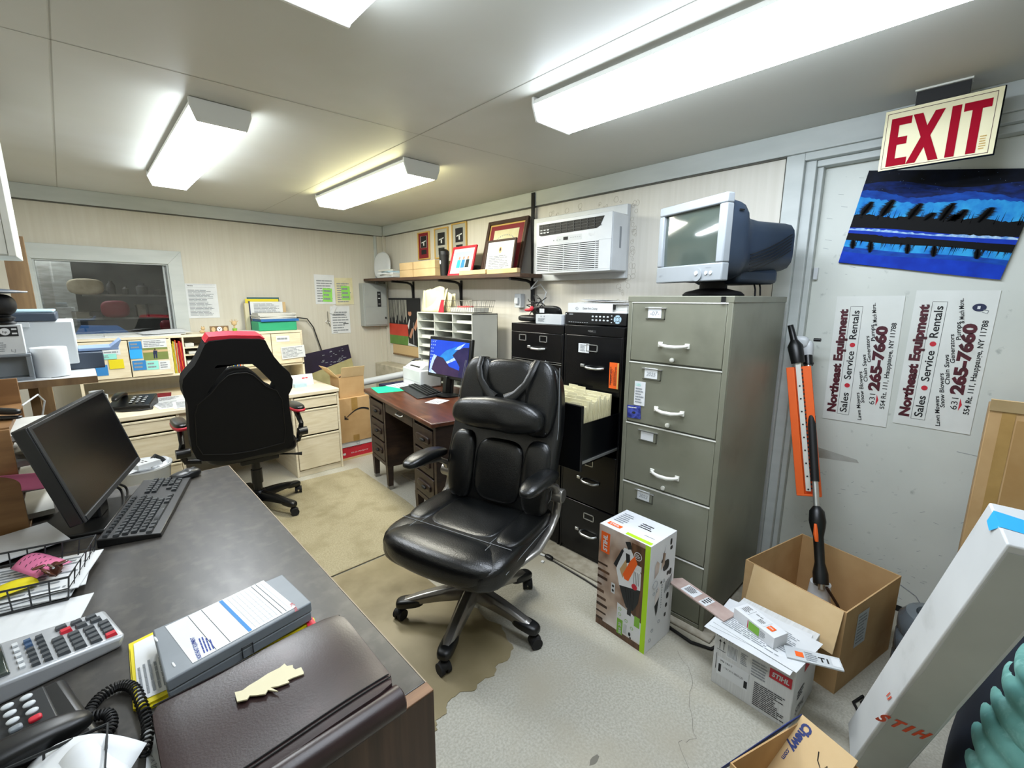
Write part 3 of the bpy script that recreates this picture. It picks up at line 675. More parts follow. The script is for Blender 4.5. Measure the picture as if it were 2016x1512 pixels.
# ================================================================ DOOR SIGNS, PAINTING, EXIT
def magnet_sign(y0, z0, W, H, rx, label, helmet=False):
    t = thing('magnetic_sign', label, 'sign', (2.7175, y0, z0), rot=(rx, 0, 0))
    b = MB('white_sign').bb(-.0012, .0008, -H, 0, 0, W)
    b.build('panel', t)
    F = lambda m: MB(m).frame((-.0014, 0, 0), (0, 0, 1), (0, 1, 0))
    V = lambda v: -v*H
    b = F('sign_maroon'); b.fit('Northeast Equipment', W*.065, V(.195), W*.835, H*.135, bold=.055)
    b.fit('265-7660', W*.275, V(.815), W*.50, H*.155, bold=.06)
    c = lambda u: b.quad([(W*u+.011*math.cos(2*PI*i/18), V(.335)+.011*math.sin(2*PI*i/18), .0008) for i in range(18)])
    b.mat('red'); c(.295); c(.62)
    b.quad([(W*.16, V(.80), .0008), (W*.25, V(.80), .0008), (W*.205, V(.835), .0008)])
    b.mat('print_black')
    b.fit('Sales', W*.075, V(.375), W*.16, H*.11, bold=.015); b.fit('Service', W*.345, V(.375), W*.225, H*.11, bold=.015); b.fit('Rentals', W*.665, V(.375), W*.225, H*.11, bold=.015)
    for u0, u1, v0, s in ((.03, .25, .59, 'Lawn Mowers'), (.17, .42, .60, 'Snow Blowers'), (.34, .555, .605, 'Chain Saws'), (.495, .70, .615, 'Generators'), (.66, .785, .63, 'Pumps'), (.775, .95, .63, '& Much More..')):
        T0_ = b.T.copy(); b.T = T0_ @ Matrix.Translation((W*u0, V(v0+.035), 0)) @ Matrix.Rotation(R(9.5), 4, 'Z'); b.fit(s, 0, 0, W*(u1-u0)*1.0, H*.06, shear=.12, bold=.018); b.T = T0_
    b.fit('631', W*.165, V(.78), W*.085, H*.085); b.fit('554 Rt. 111, Hauppauge, NY 11788', W*.14, V(.935), W*.66, H*.07, bold=.018)
    bw = .0012; x0, x1, ya, yb = W*.055, W*.92, V(.42), V(.235)
    b.rect(x0, x1, ya, ya+bw).rect(x0, x1, yb, yb+bw).rect(x0, x0+bw, ya, yb).rect(x1, x1+bw, ya, yb)
    b.build('lettering', t)
    if helmet:
        b = F('navy'); b.quad([(W*.885+.018*math.cos(2*PI*i/20)*(.9), V(.80)+.021*math.sin(2*PI*i/20), .001) for i in range(20)]).mat('white_paper').rect(W*.885-.006, W*.885+.006, V(.80)-.003, V(.80)+.006, .0014)
        b.mat('print_grey'); b.tube([(W*.855, V(.84), .001), (W*.845, V(.90), .001), (W*.865, V(.91), .001)], .001, 4).tube([(W*.87, V(.85), .001), (W*.865, V(.91), .001)], .001, 4)
        b.build('helmet_sticker', t)
M('white_sign', '#dfe2de', '#d6d9d4', ns=6, rough=.5, c3='#c9cbc5', ns3=12, lo3=.62, hi3=.8)
M('sign_maroon', '#3c0d18', '#571224', ns=30, rough=.5)
magnet_sign(.506, .900, .618, .256, R(-.7), 'white sign with sideways maroon lettering on the grey door, the left one')
magnet_sign(.229, .932, .612, .258, R(.6), 'white sign with sideways lettering and a small blue helmet sticker on the grey door', True)

t = thing('painting', 'unframed canvas of a blue night lake and dark pines leaning on the grey door', 'painting', (2.705, .526, 1.679), rot=(R(9.7), 0, 0))
PW, PH = .56, .412
M('pt_night', '#030509', '#081024', ns=14, rough=.6, spec=.15); M('pt_deep', '#0e2a72', '#081538', sc=(1, 1, 3), ns=22, rough=.6, spec=.15); M('pt_mid', '#1450b4', '#0d3a92', sc=(1, 1, 3), ns=20, rough=.6, spec=.15)
M('pt_cyan', '#35a4e0', '#1a76cc', ns=20, rough=.6, spec=.15); M('pt_black', '#030406', rough=.6, spec=.15); M('pt_royal', '#123fbe', '#0c30a2', ns=14, rough=.6, spec=.15); M('pt_white', '#b9d8f0', '#5f93d8', ns=60, rough=.6, spec=.15)
b = MB('pt_night').bb(0, .014, -PW, 0, 0, PH); b.build('canvas', t, bev=.001)
b = MB('pt_night').frame((-.0004, 0, 0), FX, FYD); random.seed(21)
def band(m, v0, v1, z, amp=.006, fr=5, ph=0, jag=0):
    b.mat(m); n = 60; top = []; bot = []
    for i in range(n+1):
        u = PW*i/n; top.append((u, PH*v1+amp*math.sin(fr*i/n*2*PI+ph)+random.uniform(-jag, jag), z)); bot.append((u, PH*v0+amp*.6*math.sin(fr*.7*i/n*2*PI+ph+1), z))
    for i in range(n): b.quad([bot[i], bot[i+1], top[i+1], top[i]])
band('pt_deep', .60, .86, .0002, .012, 1.3); band('pt_mid', .56, .76, .0003, .014, 1.6, 1, .003); band('pt_cyan', .50, .70, .0004, .01, 1.2, 2, .004)
band('pt_black', .37, .535, .0007, .004, 3, 0, .004)
band('pt_royal', .33, .395, .0008, .004, 1, 0); band('pt_white', .365, .385, .0009, .003, 1.5, 0, .003)
band('pt_royal', .0, .33, .0002, .003, 1); band('pt_mid', .13, .25, .0003, .006, 1.5, 2); band('pt_cyan', .18, .29, .0004, .005, 1.7, 1, .003)
band('pt_black', .255, .335, .0006, .004, 2, 1, .003)
b.mat('pt_black')
for k in range(60):
    u = random.uniform(.0, PW); hgt = random.uniform(.01, .045); w = .0018
    b.quad([(u-w, PH*.50, .0008), (u+w, PH*.50, .0008), (u+.002, PH*.53+hgt, .0008)]); u = random.uniform(0, PW); h2 = random.uniform(.006, .035)
    b.quad([(u-w, PH*.27, .0008), (u-.002, PH*.25-h2, .0008), (u+w, PH*.27, .0008)])
def pine(u, v, hgt, s, w=.030, lean=.022):
    n = 15
    for sd in (-1, 1):
        for k in range(n):
            f0 = k/n; ww = w*math.sin(PI*(.12+.80*f0))**.8*random.uniform(.75, 1.1); y = PH*v+s*hgt*f0; x = u+lean*f0
            b.quad([(x, y, .0009), (x+sd*ww, y+s*hgt*.10, .0009), (x, y+s*hgt*.13, .0009)])
for u, v, hh in ((.03, .52, .062), (.105, .52, .072), (.205, .50, .068), (.31, .50, .072), (.355, .50, .05), (.43, .50, .06), (.26, .50, .034), (.335, .5, .03)): pine(u, v, hh, 1)
for u, hh in ((.03, .04), (.10, .05), (.235, .042), (.325, .045), (.46, .04)): pine(u, .27, hh, -1, .018, .008)
b.mat('pt_white')
for k in range(30): u = random.uniform(0, PW); v = random.uniform(.8, .98)*PH; r_ = random.uniform(.0004, .001); b.quad([(u-r_, v, .0006), (u, v-r_, .0006), (u+r_, v, .0006), (u, v+r_, .0006)])
b.build('brushwork', t)

t = thing('exit_sign', 'cream EXIT sign with big red letters hanging over the grey door', 'sign', (2.45, .383, 2.02))
M('exit_cream', '#efe7c0', '#e8dfb4', ns=5, rough=.45); M('exit_red', '#a01028', rough=.8, spec=.1)
EW, EH = .325, .222
MB('pt_black').bb(.002, .03, -EW-.004, 0, 0, EH+.003).build('case', t, bev=.002)
MB('exit_cream').bb(-.002, .002, -EW, 0, 0, EH).build('face', t)
b = MB('exit_red').frame((-.0024, 0, 0), FX, FYD)
def L_(pts): b.prism(pts, 0, .0006) if False else b.quad([(x, y, .0008) for x, y in pts])
x0, yb, yt = .022, .012, .190; sw = .026
L_([(x0, yb), (x0+sw, yb), (x0+sw, yt), (x0, yt)]); L_([(x0+sw, yt-.028), (x0+.062, yt-.028), (x0+.062, yt), (x0+sw, yt)]); L_([(x0+sw, .09), (x0+.055, .09), (x0+.055, .118), (x0+sw, .118)]); L_([(x0+sw, yb), (x0+.062, yb), (x0+.062, yb+.028), (x0+sw, yb+.028)])
L_([(.084, yb), (.112, yb), (.178, yt), (.150, yt)]); b.quad([(x, y, .0011) for x, y in [(.150, yb), (.178, yb), (.115, yt), (.087, yt)]])
L_([(.196, yb), (.222, yb), (.222, yt), (.196, yt)])
L_([(.252, yb), (.278, yb), (.278, yt-.028), (.252, yt-.028)]); L_([(.229, yt-.028), (.301, yt-.028), (.301, yt), (.229, yt)])
b.mat('sign_maroon')
for a in ((.008, .3115, .0055, .0075), (.008, .3115, .2085, .2105), (.008, .0095, .0055, .2105), (.31, .3115, .0055, .2105)): b.rect(*a, z=.0006)
b.mat('gold').lines(.284, .302, .02, .07, 6, words=1); b.build('lettering', t)
b = MB('matte_black').bb(.01, .04, -.235, -.085, EH+.003, .28-.004).mat('enamel_white').bb(.0, .05, -.24, -.08, .274, .28); b.build('mounting_bracket', t)
# ================================================================ BOXES ON THE FLOOR AT RIGHT
M('box_white', '#e4e6e9', '#dadde0', ns=5, rough=.45)
M('kitchen_photo', '#c9b3a2', '#7d5f4c', sc=(1, 1, 1), ns=9, rough=.35, c3='#e4dcd8', ns3=4, lo3=.45, hi3=.6, det=2)
M('wood_photo', '#4a3222', '#6b4a33', sc=(12, 12, 1), ns=5, rough=.4)
t = thing('vacuum_box', 'tall white printed carton showing an orange handheld vacuum', 'box', (1.583, 1.072, 0), R(-3))
BW, BD, BH = .262, .205, .505
MB('box_white').bb(0, BD, -BW, 0, 0, BH).build('carton', t, bev=.0015)
b = MB('kitchen_photo').frame((-.0004, 0, 0), FX, FYD); b.rect(.0, .245, .0, BH, .0002)
random.seed(8)
for k in range(9): y = .03+k*.035; b.mat(random.choice(['dark_brown', 'wood_photo', 'tan'])).rect(.0, random.uniform(.02, .07), y, y+random.uniform(.008, .02), .0004)
b.mat('wood_photo').rect(.17, .245, .13, BH-.02, .0005).rect(.0, .245, 0, .03, .0005)
b.mat('lime').rect(.238, BW, 0, BH, .0007)
b.mat('box_white').quad([(.115, .035, .0008), (.238, .035, .0008), (.238, .135, .0008), (.19, .155, .0008), (.115, .17, .0008)])
b.mat('orange').rect(.012, .06, .375, .475, .0009)
b.quad([(.135, .32, .0016), (.17, .40, .0016), (.19, .43, .0016), (.205, .40, .0016), (.165, .30, .0016), (.145, .30, .0016)])
b.mat('box_white').quad([(.10, .33, .0010), (.135, .445, .0010), (.17, .45, .0010), (.225, .36, .0010), (.225, .285, .0010), (.12, .255, .0010)])
b.mat('cardboard').quad([(.118, .335, .0013), (.15, .40, .0013), (.155, .36, .0013), (.135, .30, .0013)])
b.mat('dark_grey_plastic').quad([(.085, .345, .0014), (.125, .435, .0014), (.135, .43, .0014), (.10, .335, .0014)]).quad([(.145, .425, .0014), (.165, .425, .0014), (.17, .39, .0014), (.15, .38, .0014)]).quad([(.14, .475, .0014), (.165, .485, .0014), (.175, .455, .0014), (.155, .445, .0014)])
b.quad([(.12, .258, .0012), (.225, .285, .0012), (.218, .22, .0012), (.195, .17, .0012), (.16, .17, .0012), (.14, .21, .0012)]).rect(.167, .187, .14, .17, .0012)
b.mat('print_black'); [b.quad([(.150+i*.014, .262, .0015), (.153+i*.014, .263, .0015), (.172+i*.008, .178, .0015), (.170+i*.008, .178, .0015)]) for i in range(4)]
[b.rect(.19+.008*i, .192+.008*i, .30, .36, .0014) for i in range(4)]
b.mat('red').quad([(.196+.014*math.cos(i*PI/8), .288+.014*math.sin(i*PI/8), .0017) for i in range(16)])
b.mat('box_white').quad([(.205+.019*math.cos(i*PI/8), .435+.019*math.sin(i*PI/8), .0010) for i in range(16)]).mat('wood_photo').quad([(.205+.016*math.cos(i*PI/8), .435+.016*math.sin(i*PI/8), .0012) for i in range(16)]).mat('white_paper').lines(.193, .217, .425, .445, 3, .0014)
b.mat('white_paper').rect(.078, .098, .20, .25, .0010).mat('print_black').quad([(.088+.006*math.cos(i*PI/4), .236+.007*math.sin(i*PI/4), .0014) for i in range(8)]).quad([(.088+.006*math.cos(i*PI/4), .214+.007*math.sin(i*PI/4), .0014) for i in range(8)])
b.mat('white_paper').rect(.19, .225, .37, .395, .0012)
M('leaf_green', '#7fb63a', rough=.5)
b.mat('leaf_green').rect(.118, .148, .02, .095, .0011).rect(.205, .232, .105, .155, .0011)
for (x, y) in ((.13, .145), (.13, .118), (.165, .105), (.195, .085)): b.mat('leaf_green').quad([(x+.008*math.cos(i*PI/6), y+.008*math.sin(i*PI/6), .0011) for i in range(12)]).mat('white_paper').quad([(x+.006*math.cos(i*PI/6), y+.006*math.sin(i*PI/6), .0013) for i in range(12)])
b.mat('print_grey'); [b.rect(.155+i*.006, .157+i*.006, .04, .085, .0011) for i in range(3)]
b.mat('print_black').sq((.185, .05, .0011), (.012, .02, .0006), 2, 4).sq((.19, .035, .0011), (.008, .01, .0006), 2, 4)
b.build('front_print', t)
b = MB('white_paper').frame((-.0024, 0, 0), (0, 0, 1), (0, 1, 0)); b.fit('STIHL', .385, -.047, .08, .022, bold=.04, shear=.15)
b.fit('SEA 20', .025, -.142, .055, .014, bold=.02); b.build('lettering', t)
b = MB('dark_grey_plastic').frame((0, -BW-.0005, 0), (1, 0, 0), (0, 0, 1)); random.seed(4)
for (x, y, w, h_, a) in ((.16, .47, .016, .03, 0), (.165, .44, .02, .018, .4), (.13, .37, .05, .05, .5), (.15, .325, .02, .02, 0), (.17, .325, .018, .03, 0), (.10, .30, .012, .012, 0), (.16, .21, .02, .03, .3), (.155, .165, .018, .02, .5), (.15, .12, .016, .02, .2)):
    b.sq((x, y, 0), (w, h_, .001), 3, 4)
for i in range(5): b.quad([(.13+i*.011, .235+i*.004, .0008), (.134+i*.011, .235+i*.004, .0008), (.142+i*.011, .29+i*.004, .0008), (.138+i*.011, .29+i*.004, .0008)])
b.quad([(.095, .40, .0008), (.10, .40, .0008), (.118, .475, .0008)]).quad([(.085, .40, .0008), (.105, .42, .0008), (.105, .39, .0008)])
b.mat('kitchen_photo').quad([(.04, .34, .0008), (.07, .36, .0008), (.075, .40, .0008), (.055, .42, .0008), (.04, .40, .0008)]).quad([(.09, .36, .0008), (.115, .38, .0008), (.12, .43, .0008), (.10, .44, .0008)]).quad([(.06, .20, .0008), (.09, .24, .0008), (.09, .27, .0008), (.075, .29, .0008), (.055, .25, .0008)])
b.mat('dark_grey_plastic').quad([(.055, .205, .001), (.088, .235, .001), (.08, .17, .001), (.072, .15, .001)]).mat('leaf_green')
b.mat('print_grey')
for (x, y, r_) in ((.05, .31, .018), (.045, .27, .007), (.07, .275, .007), (.05, .09, .008), (.1, .11, .008), (.035, .05, .008), (.12, .30, .008)): b.tube([(x+r_*math.cos(i*PI/6), y+r_*math.sin(i*PI/6), .0006) for i in range(12)], .0008, 4, closed=True)
b.lines(.105, .112, .17, .29, 10, words=1); b.build('side_print', t)
b = MB('orange').frame((0, 0, BH+.0004), FX, (1, 0, 0)); b.rect(.02, .09, .025, .05).mat('lime').rect(.13, .255, .008, .028).mat('print_grey').lines(.02, .09, .07, .17, 6).mat('print_black').lines(.13, .2, .10, .15, 3, words=9).rect(.19, .24, .06, .062)
b.mat('white_paper').fit('STIHL', .03, .031, .05, .013, z=.0012, bold=.03); b.build('top_print', t)

# white carton with papers
t = thing('saw_box', 'low white carton with upward arrows on its side and printed forms lying on top', 'box', (1.642, .556, 0), R(-3))
W_, D_, H_ = .28, .255, .252
M('white_corrugated', '#d6d8d8', '#c9cbcb', sc=(1, 30, 1), ns=6, rough=.65)
MB('white_corrugated').bb(0, D_, -W_, 0, 0, H_).build('carton', t, bev=.002)
b = MB('print_black').frame((-.0005, 0, 0), FX, FYD); b.fit('MS 194 T', .008, .215, .065, .014, bold=.03)
for x in (.022, .037): b.rect(x-.001, x+.001, .165, .195).quad([(x-.005, .195, .0008), (x+.005, .195, .0008), (x, .205, .0008)])
b.rect(.012, .045, .158, .160).rect(.012, .014, .07, .14)
b.mat('white_paper').rect(.018, .135, .052, .13, .0004).mat('print_black').fit('MS 194 T', .03, .112, .045, .009).fit('1137-011-3055 US', .045, .09, .07, .008).rect(.024, .034, .065, .10)
b.rect(.12, .132, .06, .09); b.mat('print_grey')
b.mat('white_paper').rect(.05, .09, .145, .205, .0004).mat('print_grey'); [b.rect(.053+i*.0045, .055+i*.0045, .15, .2, .0008) for i in range(8)]
b.lines(.10, .125, .15, .20, 7)
b.mat('print_black').lines(.155, .262, .015, .115, 13, words=4).mat('print_grey').lines(.14, .20, .13, .20, 6, words=2)
b.mat('red').rect(.20, .272, .165, .205, .0008).mat('white_paper').fit('STIHL', .208, .176, .056, .018, z=.0012, bold=.04, shear=.15); b.build('front_print', t)
b = MB('print_black').frame((0, -W_-.0005, 0), (1, 0, 0), FYD); b.mat('red').rect(.1, .22, .18, .215, .0005).mat('print_black').fit('STIHL', .05, .03, .09, .03, shear=.2).lines(.05, .12, .09, .13, 3); b.build('side_print', t)
random.seed(9)
sheets = [(1.62, .59, .2525, -16, .215, .28), (1.64, .578, .2545, -10, .215, .28), (1.665, .575, .2565, -20, .215, .28)]
for i, (x, y, z, a, w, h_) in enumerate(sheets):
    a = R(a)
    b = MB('white_paper').bb(0, .22, -.30, 0, 0, .0012); b.mat('print_grey').frame((0, 0, .0013), FX, (1, 0, 0))
    if i == 2: b.lines(.02, .25, .02, .18, 16, words=5).rect(.12, .24, .09, .115, .0004)
    o = b.build('printed_form'); place(o, (x-.02, y-.005, z), a+R(12)); tag(o, ['white printed form at the bottom of the papers on the low white carton', 'middle white printed form on the low white carton', 'topmost printed form with a table on the low white carton'][i], 'paper', 'forms on the low white carton')
t = thing('spare_part_box', 'small white carton with a green square and orange logo lying on the forms', 'box', (1.735, .455, .2585), R(-22))
b = MB('box_white').bb(-.035, .035, -.115, .06, 0, .045); b.build('carton', t, bev=.001)
b = MB('leaf_green').frame((-.0355, .06, 0), FX, FYD); b.rect(.07, .115, .005, .038).mat('red').rect(.064, .067, .005, .038).mat('print_grey').lines(.118, .14, .01, .035, 4)
b.frame((-.035, .06, .0455), FX, (1, 0, 0)).mat('white_paper').rect(.01, .12, .015, .062, .0004).mat('print_black').rect(.05, .051, .015, .062).lines(.015, .045, .02, .058, 5).fit('0000 400', .06, .045, .03, .007).lines(.085, .115, .02, .04, 3).mat('orange').rect(.125, .15, .02, .045)
b.mat('white_paper').fit('STIHL', .128, .029, .019, .007, z=.0012, bold=.03); b.build('print', t)
t = thing('wrapped_chain_bar', 'long clear-wrapped saw bar with labels sticking out to the left of the white carton', 'saw bar', (1.705, .53, .262), R(-15))
M('clear_wrap', '#c3aea6', '#a88f87', ns=9, rough=.15, spec=.8)
b = MB('clear_wrap').prism([(-.03, .27), (-.012, .295), (.045, .27), (.04, 0), (-.035, 0)], -.004, .003); b.build('bar', t, bev=.001)
b = MB('white_paper').bb(-.025, .03, .15, .22, .003, .0042).bb(-.028, .032, .09, .125, .003, .0042).mat('print_black').frame((-.02, .215, .0046), FX, (1, 0, 0)).lines(.005, .055, .005, .045, 5).lines(.095, .12, .0, .05, 4); b.build('label', t)
t = thing('chain_package', 'flat grey blister pack with orange logo overhanging the right edge of the white carton', 'package', (1.69, .30, .2585), R(25))
b = MB('light_grey_plastic').bb(-.03, .03, -.14, .03, 0, .006); b.build('pack', t, bev=.001)
b = MB('orange').frame((-.03, .03, .0064), FX, (1, 0, 0)).rect(.03, .055, .015, .04).mat('print_black').fit('T1', .10, .015, .03, .022, bold=.03).mat('print_grey').lines(.06, .1, .005, .05, 5).mat('white_paper').rect(.14, .165, .01, .05, .0004); b.build('print', t)

# open brown carton
t = thing('cardboard_box', 'open brown carton holding the long hedge trimmer beside the grey door', 'box', (1.925, .2, 0), R(-14))
LX_, LY_, HB = .46, .40, .355; th = .005
b = MB('cardboard').bb(0, LX_, 0, LY_, 0, th).bb(0, th, 0, LY_, th, HB).bb(LX_-th, LX_, 0, LY_, th, HB).bb(th, LX_-th, 0, th, th, HB).bb(th, LX_-th, LY_-th, LY_, th, HB)
b.build('carton', t)
fl = MB('pale_cardboard').frame((-.003, .008, HB), (0, 1, 0), (-.22, 0, -.9)); fl.bb(0, LY_-.05, 0, .17, -.002, .002); fl.build('flap', t)
b = MB('tape').bb(-.0006, 0, .17, .23, .0, HB); b.build('tape_strip', t)
b = MB('light_grey_plastic').frame((.1, -.0006, .16), (1, 0, 0), FYD).rect(0, .09, 0, .15).mat('print_grey').lines(.01, .08, .01, .14, 9); b.build('shipping_label', t)

# long reach hedge trimmer
t = thing('hedge_trimmer', 'long-reach hedge trimmer with orange blade cover standing in the brown carton', 'hedge trimmer', (2.2, .34, .01))
O = Vector((2.2, .34, .01))
P = lambda px, py, X: wx(px, py, X)-O
A0 = P(1617, 1160, 2.20); A1 = P(1590, 690, 2.60)
sh = lambda s: A0.lerp(A1, s)
MB('aluminium').cyl(sh(0), sh(.99), .0125, n=16).build('shaft', t)
MB('matte_black').cyl(sh(.42), sh(.70), .017, n=16).build('foam_grip', t)
MB('black_plastic').tube([sh(.02), sh(.06), sh(.10), sh(.2), sh(.235), sh(.26), sh(.30), sh(.32)], [.03, .03, .02, .021, .03, .034, .03, .014], 16).build('control_handle', t)
MB('orange').tube([sh(.26)+Vector((-.035, 0, 0)), sh(.22)+Vector((-.038, 0, 0)), sh(.19)+Vector((-.03, 0, 0))], [.006, .010, .007], 8).build('trigger', t)
MB('white_plastic').sq(tuple(sh(1.0)+Vector((0, 0, -.01))), (.05, .05, .12), 3, 8).sq(tuple(sh(1.0)+Vector((-.01, .035, .04))), (.05, .08, .06), 3, 8).build('gear_housing', t)
MB('black_plastic').tube([sh(.93), sh(.975)], .02, 14).tube([sh(.935), sh(.94)], .023, 14).cyl(tuple(sh(1.0)+Vector((0, -.02, .055))), tuple(sh(1.0)+Vector((0, -.05, .055))), .008).build('collar', t)
B0 = P(1593, 975, 2.42); B1 = P(1572, 722, 2.50); ax = (B1-B0).normalized(); side = Vector((.1, -1, 0)); side = (side-ax*side.dot(ax)).normalized(); nr = side.cross(ax)
def bladebar(m, w, h_, s0, s1, off, name, up=None):
    b = MB(m); p0 = B0+ax*s0*(B1-B0).length+side*off[0]+nr*off[1]; p1 = B0+ax*s1*(B1-B0).length+side*off[0]+nr*off[1]; b.bar(p0, p1, w, h_, nr); return b
b = MB('orange'); L_b = (B1-B0).length
for o_, w_ in ((-.034, .034), (.034, .034)):
    b.bar(B0+side*o_, B1+side*o_, w_, .018, nr)
b.bar(B0-nr*.012, B1-nr*.012, .10, .004, nr); b.bar(B0-ax*.004, B0+ax*.006, .10, .02, nr)
b.build('blade_cover', t, bev=.002)
sgn = 1 if nr.x < 0 else -1
fr = nr*sgn
MB('enamel_white').bar(B0+ax*.02+fr*.008, B1+ax*.05+fr*.008, .022, .005, fr).build('blade', t, bev=.002)
b = MB('print_black')
for k in range(9): p = B0+ax*(.03+k*.9/9*L_b)+fr*.0115; MB('print_black').cyl(tuple(p), tuple(p+fr*.001), .004, n=8).build('rivet', t)
for k in range(30): p = B0+ax*(.03+k*.95/30*L_b)+side*(.0135)+fr*.006; b.bar(p, p+ax*.008, .008, .003, fr)
b.build('blade_teeth', t)
H0 = P(1572, 715, 2.52); H1 = P(1566, 682, 2.53); H2 = P(1556, 640, 2.53)
MB('black_plastic').tube([H0+fr*.01, H1+fr*.01, H1.lerp(H2, .3), H2], [.03, .034, .016, .013], 12).build('guide_handle', t)
MB('enamel_white').bar(H0+ax*.0, B1+ax*.02+fr*.008, .03, .006, fr).build('blade_base', t)
MB('white_plastic').lathe([(.13, 0), (.13, .02), (.10, .07), (.06, .13), (.045, .18), (.04, .25), (0, .25)], 20, (0.04, .0, .0)).build('engine_cover', t)
MB('dark_brown').tube([(.0, -.03, .26), (.05, -.07, .17), (.10, -.10, .05)], .006, 6).build('strap', t)

# clear jug behind
M('smoke_plastic', '#7b848a', '#5c656c', ns=3, rough=.15, spec=.8, trans=.35)
t = thing('water_jug', 'bluish clear plastic jug standing between the open carton and the long box', 'jug', (2.25, -.045, 0))
MB('smoke_plastic').lathe([(.11, 0), (.12, .015), (.12, .09), (.112, .10), (.12, .115), (.12, .19), (.112, .2), (.12, .215), (.12, .26), (.10, .29), (.07, .295), (.06, .27), (0, .265)], 32).build('jug_body', t)

# long leaning STIHL box (solved pose)
Bv = Vector((1.752, .1334, .05)); av = Vector((-.30148, -.18553, .93525)); D1 = Vector((-.11646, -.03197, -.04388)); D2 = Vector((.03365, -.10804, -.01059))
B_ = Bv-av*.0
low = min((B_).z, (B_+D1).z, (B_+D2).z, (B_+D1+D2).z); B_ = B_-av*((low-.002)/av.z); Lb = (1.0543-B_.z)/av.z
t = thing('long_box', 'long white and grey carton leaning upright with blue tape at its top', 'box', tuple(B_))
Z3 = Vector((0, 0, 0))
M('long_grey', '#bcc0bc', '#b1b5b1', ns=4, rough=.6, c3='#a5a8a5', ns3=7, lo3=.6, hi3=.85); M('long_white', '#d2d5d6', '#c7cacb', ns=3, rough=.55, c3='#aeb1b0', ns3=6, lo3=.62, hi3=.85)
c8 = [Z3, D1, D1+D2, D2]; c8 = [tuple(p) for p in c8]+[tuple(p+av*Lb) for p in c8]
b = MB('long_white'); b.hexa(c8); b.build('carton', t, bev=.004)
e1 = D1.normalized(); e2 = D2.normalized()
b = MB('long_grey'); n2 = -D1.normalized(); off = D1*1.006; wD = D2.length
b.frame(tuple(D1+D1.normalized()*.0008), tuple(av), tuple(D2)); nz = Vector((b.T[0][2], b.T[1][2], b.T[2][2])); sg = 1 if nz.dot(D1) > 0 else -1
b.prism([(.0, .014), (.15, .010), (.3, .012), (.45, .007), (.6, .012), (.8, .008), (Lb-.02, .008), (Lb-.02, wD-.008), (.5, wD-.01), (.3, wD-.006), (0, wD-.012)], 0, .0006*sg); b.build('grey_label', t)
b = MB('print_stihl_red' if 'print_stihl_red' in MATS else 'red'); M('logo_orange', '#e8521f', '#df4a1a', ns=8, rough=.5); b = MB('logo_orange')
# letters run across the face, tops toward the upper end
b.frame(tuple(D1+D1.normalized()*.002+av*.30-e2*.012), tuple(D2), tuple(av)); 
zs_ = .0006*(1 if Vector((b.T[0][2], b.T[1][2], b.T[2][2])).dot(D1) > 0 else -1)
for ch_, x_, w_ in (('S', -.004, .021), ('T', .026, .026), ('I', .060, .0095), ('H', .081, .025)): b.fit(ch_, x_, 0, w_, .040, z=zs_, bold=.05, shear=.35)
v_ok = [i for i in range(len(b.v)) if True]
b.build('logo', t)
b = MB('logo_orange').frame(tuple(D1*.78-e2*.0012+av*.37), tuple(av), tuple(D1)); b.v and None
nzz = Vector((b.T[0][2], b.T[1][2], b.T[2][2])); sg = 1 if nzz.dot(-e2) > 0 else -1
b.quad([(0, 0, .001*sg), (.03, .006, .001*sg), (.03, .011, .001*sg), (0, .005, .001*sg)]).quad([(-.006, -.012, .001*sg), (.024, -.008, .001*sg), (.024, -.004, .001*sg), (-.006, -.008, .001*sg)]); b.build('logo_side_mark', t)
b = MB('sky_blue'); T0 = av*(Lb+.001); b.quad([tuple(T0+D1*.30-e2*.004-av*.025), tuple(T0+D1*.50-e2*.004-av*.03), tuple(T0+D1*.62+e2*.001), tuple(T0+D1*.22+e2*.001)]).quad([tuple(T0+D1*.22+e2*.001), tuple(T0+D1*.62+e2*.001), tuple(T0+D1*.72+D2), tuple(T0+D1*.40+D2)]); b.build('blue_tape', t)

# open delivery carton at the bottom edge
t = thing('pet_supply_box', 'open tan delivery carton with blue lettering on its flap, at the bottom edge', 'box', (1.393, .208, 0), R(-19))
M('navy_print', '#26356f', rough=.7)
b = MB('cardboard').bb(-.30, 0, -.32, 0, 0, .004).bb(-.004, 0, -.32, 0, .004, .28).bb(-.30, -.296, -.32, 0, .004, .28).bb(-.296, -.004, -.004, 0, .004, .28).bb(-.296, -.004, -.32, -.316, .004, .28)
b.build('carton', t)
b = MB('pale_cardboard').frame((-.001, 0, .298), (-.78, 0, -.62), (0, -1, 0)); b.bb(0, .26, 0, .148, -.004, 0)
fl_ = b.build('flap', t)
b = MB('navy_print').frame((-.001, 0, .298), (-.78, 0, -.62), (0, -1, 0)); b.fit('Chewy', .012, .014, .085, .026, z=.001, bold=.05, shear=.1).fit('.com', .100, .016, .032, .012, z=.001, bold=.02)
b.mat('print_black').tube([(.05, .075, .001), (.07, .083, .001), (.085, .10, .001), (.065, .105, .001), (.09, .12, .001), (.12, .118, .001)], .0014, 4); b.build('lettering', fl_)
b = MB('navy_print').frame((0, .002, .296), (-1, 0, 0), (0, .42, -.9)); b.quad([(0, 0, 0), (.06, 0, 0), (.28, .26, 0), (0, .26, 0)]); b.build('side_flap', t, solid=.003)
b = MB('navy_print').frame((-.0046, -.16, .21), FX, FYD); b.rect(0, .15, 0, .035).mat('print_black').lines(.0, .12, .045, .06, 1, fill=1.2, words=6).mat('pale_cardboard').fit('100%', .02, .006, .06, .02, z=.0014); b.build('inner_print', t)

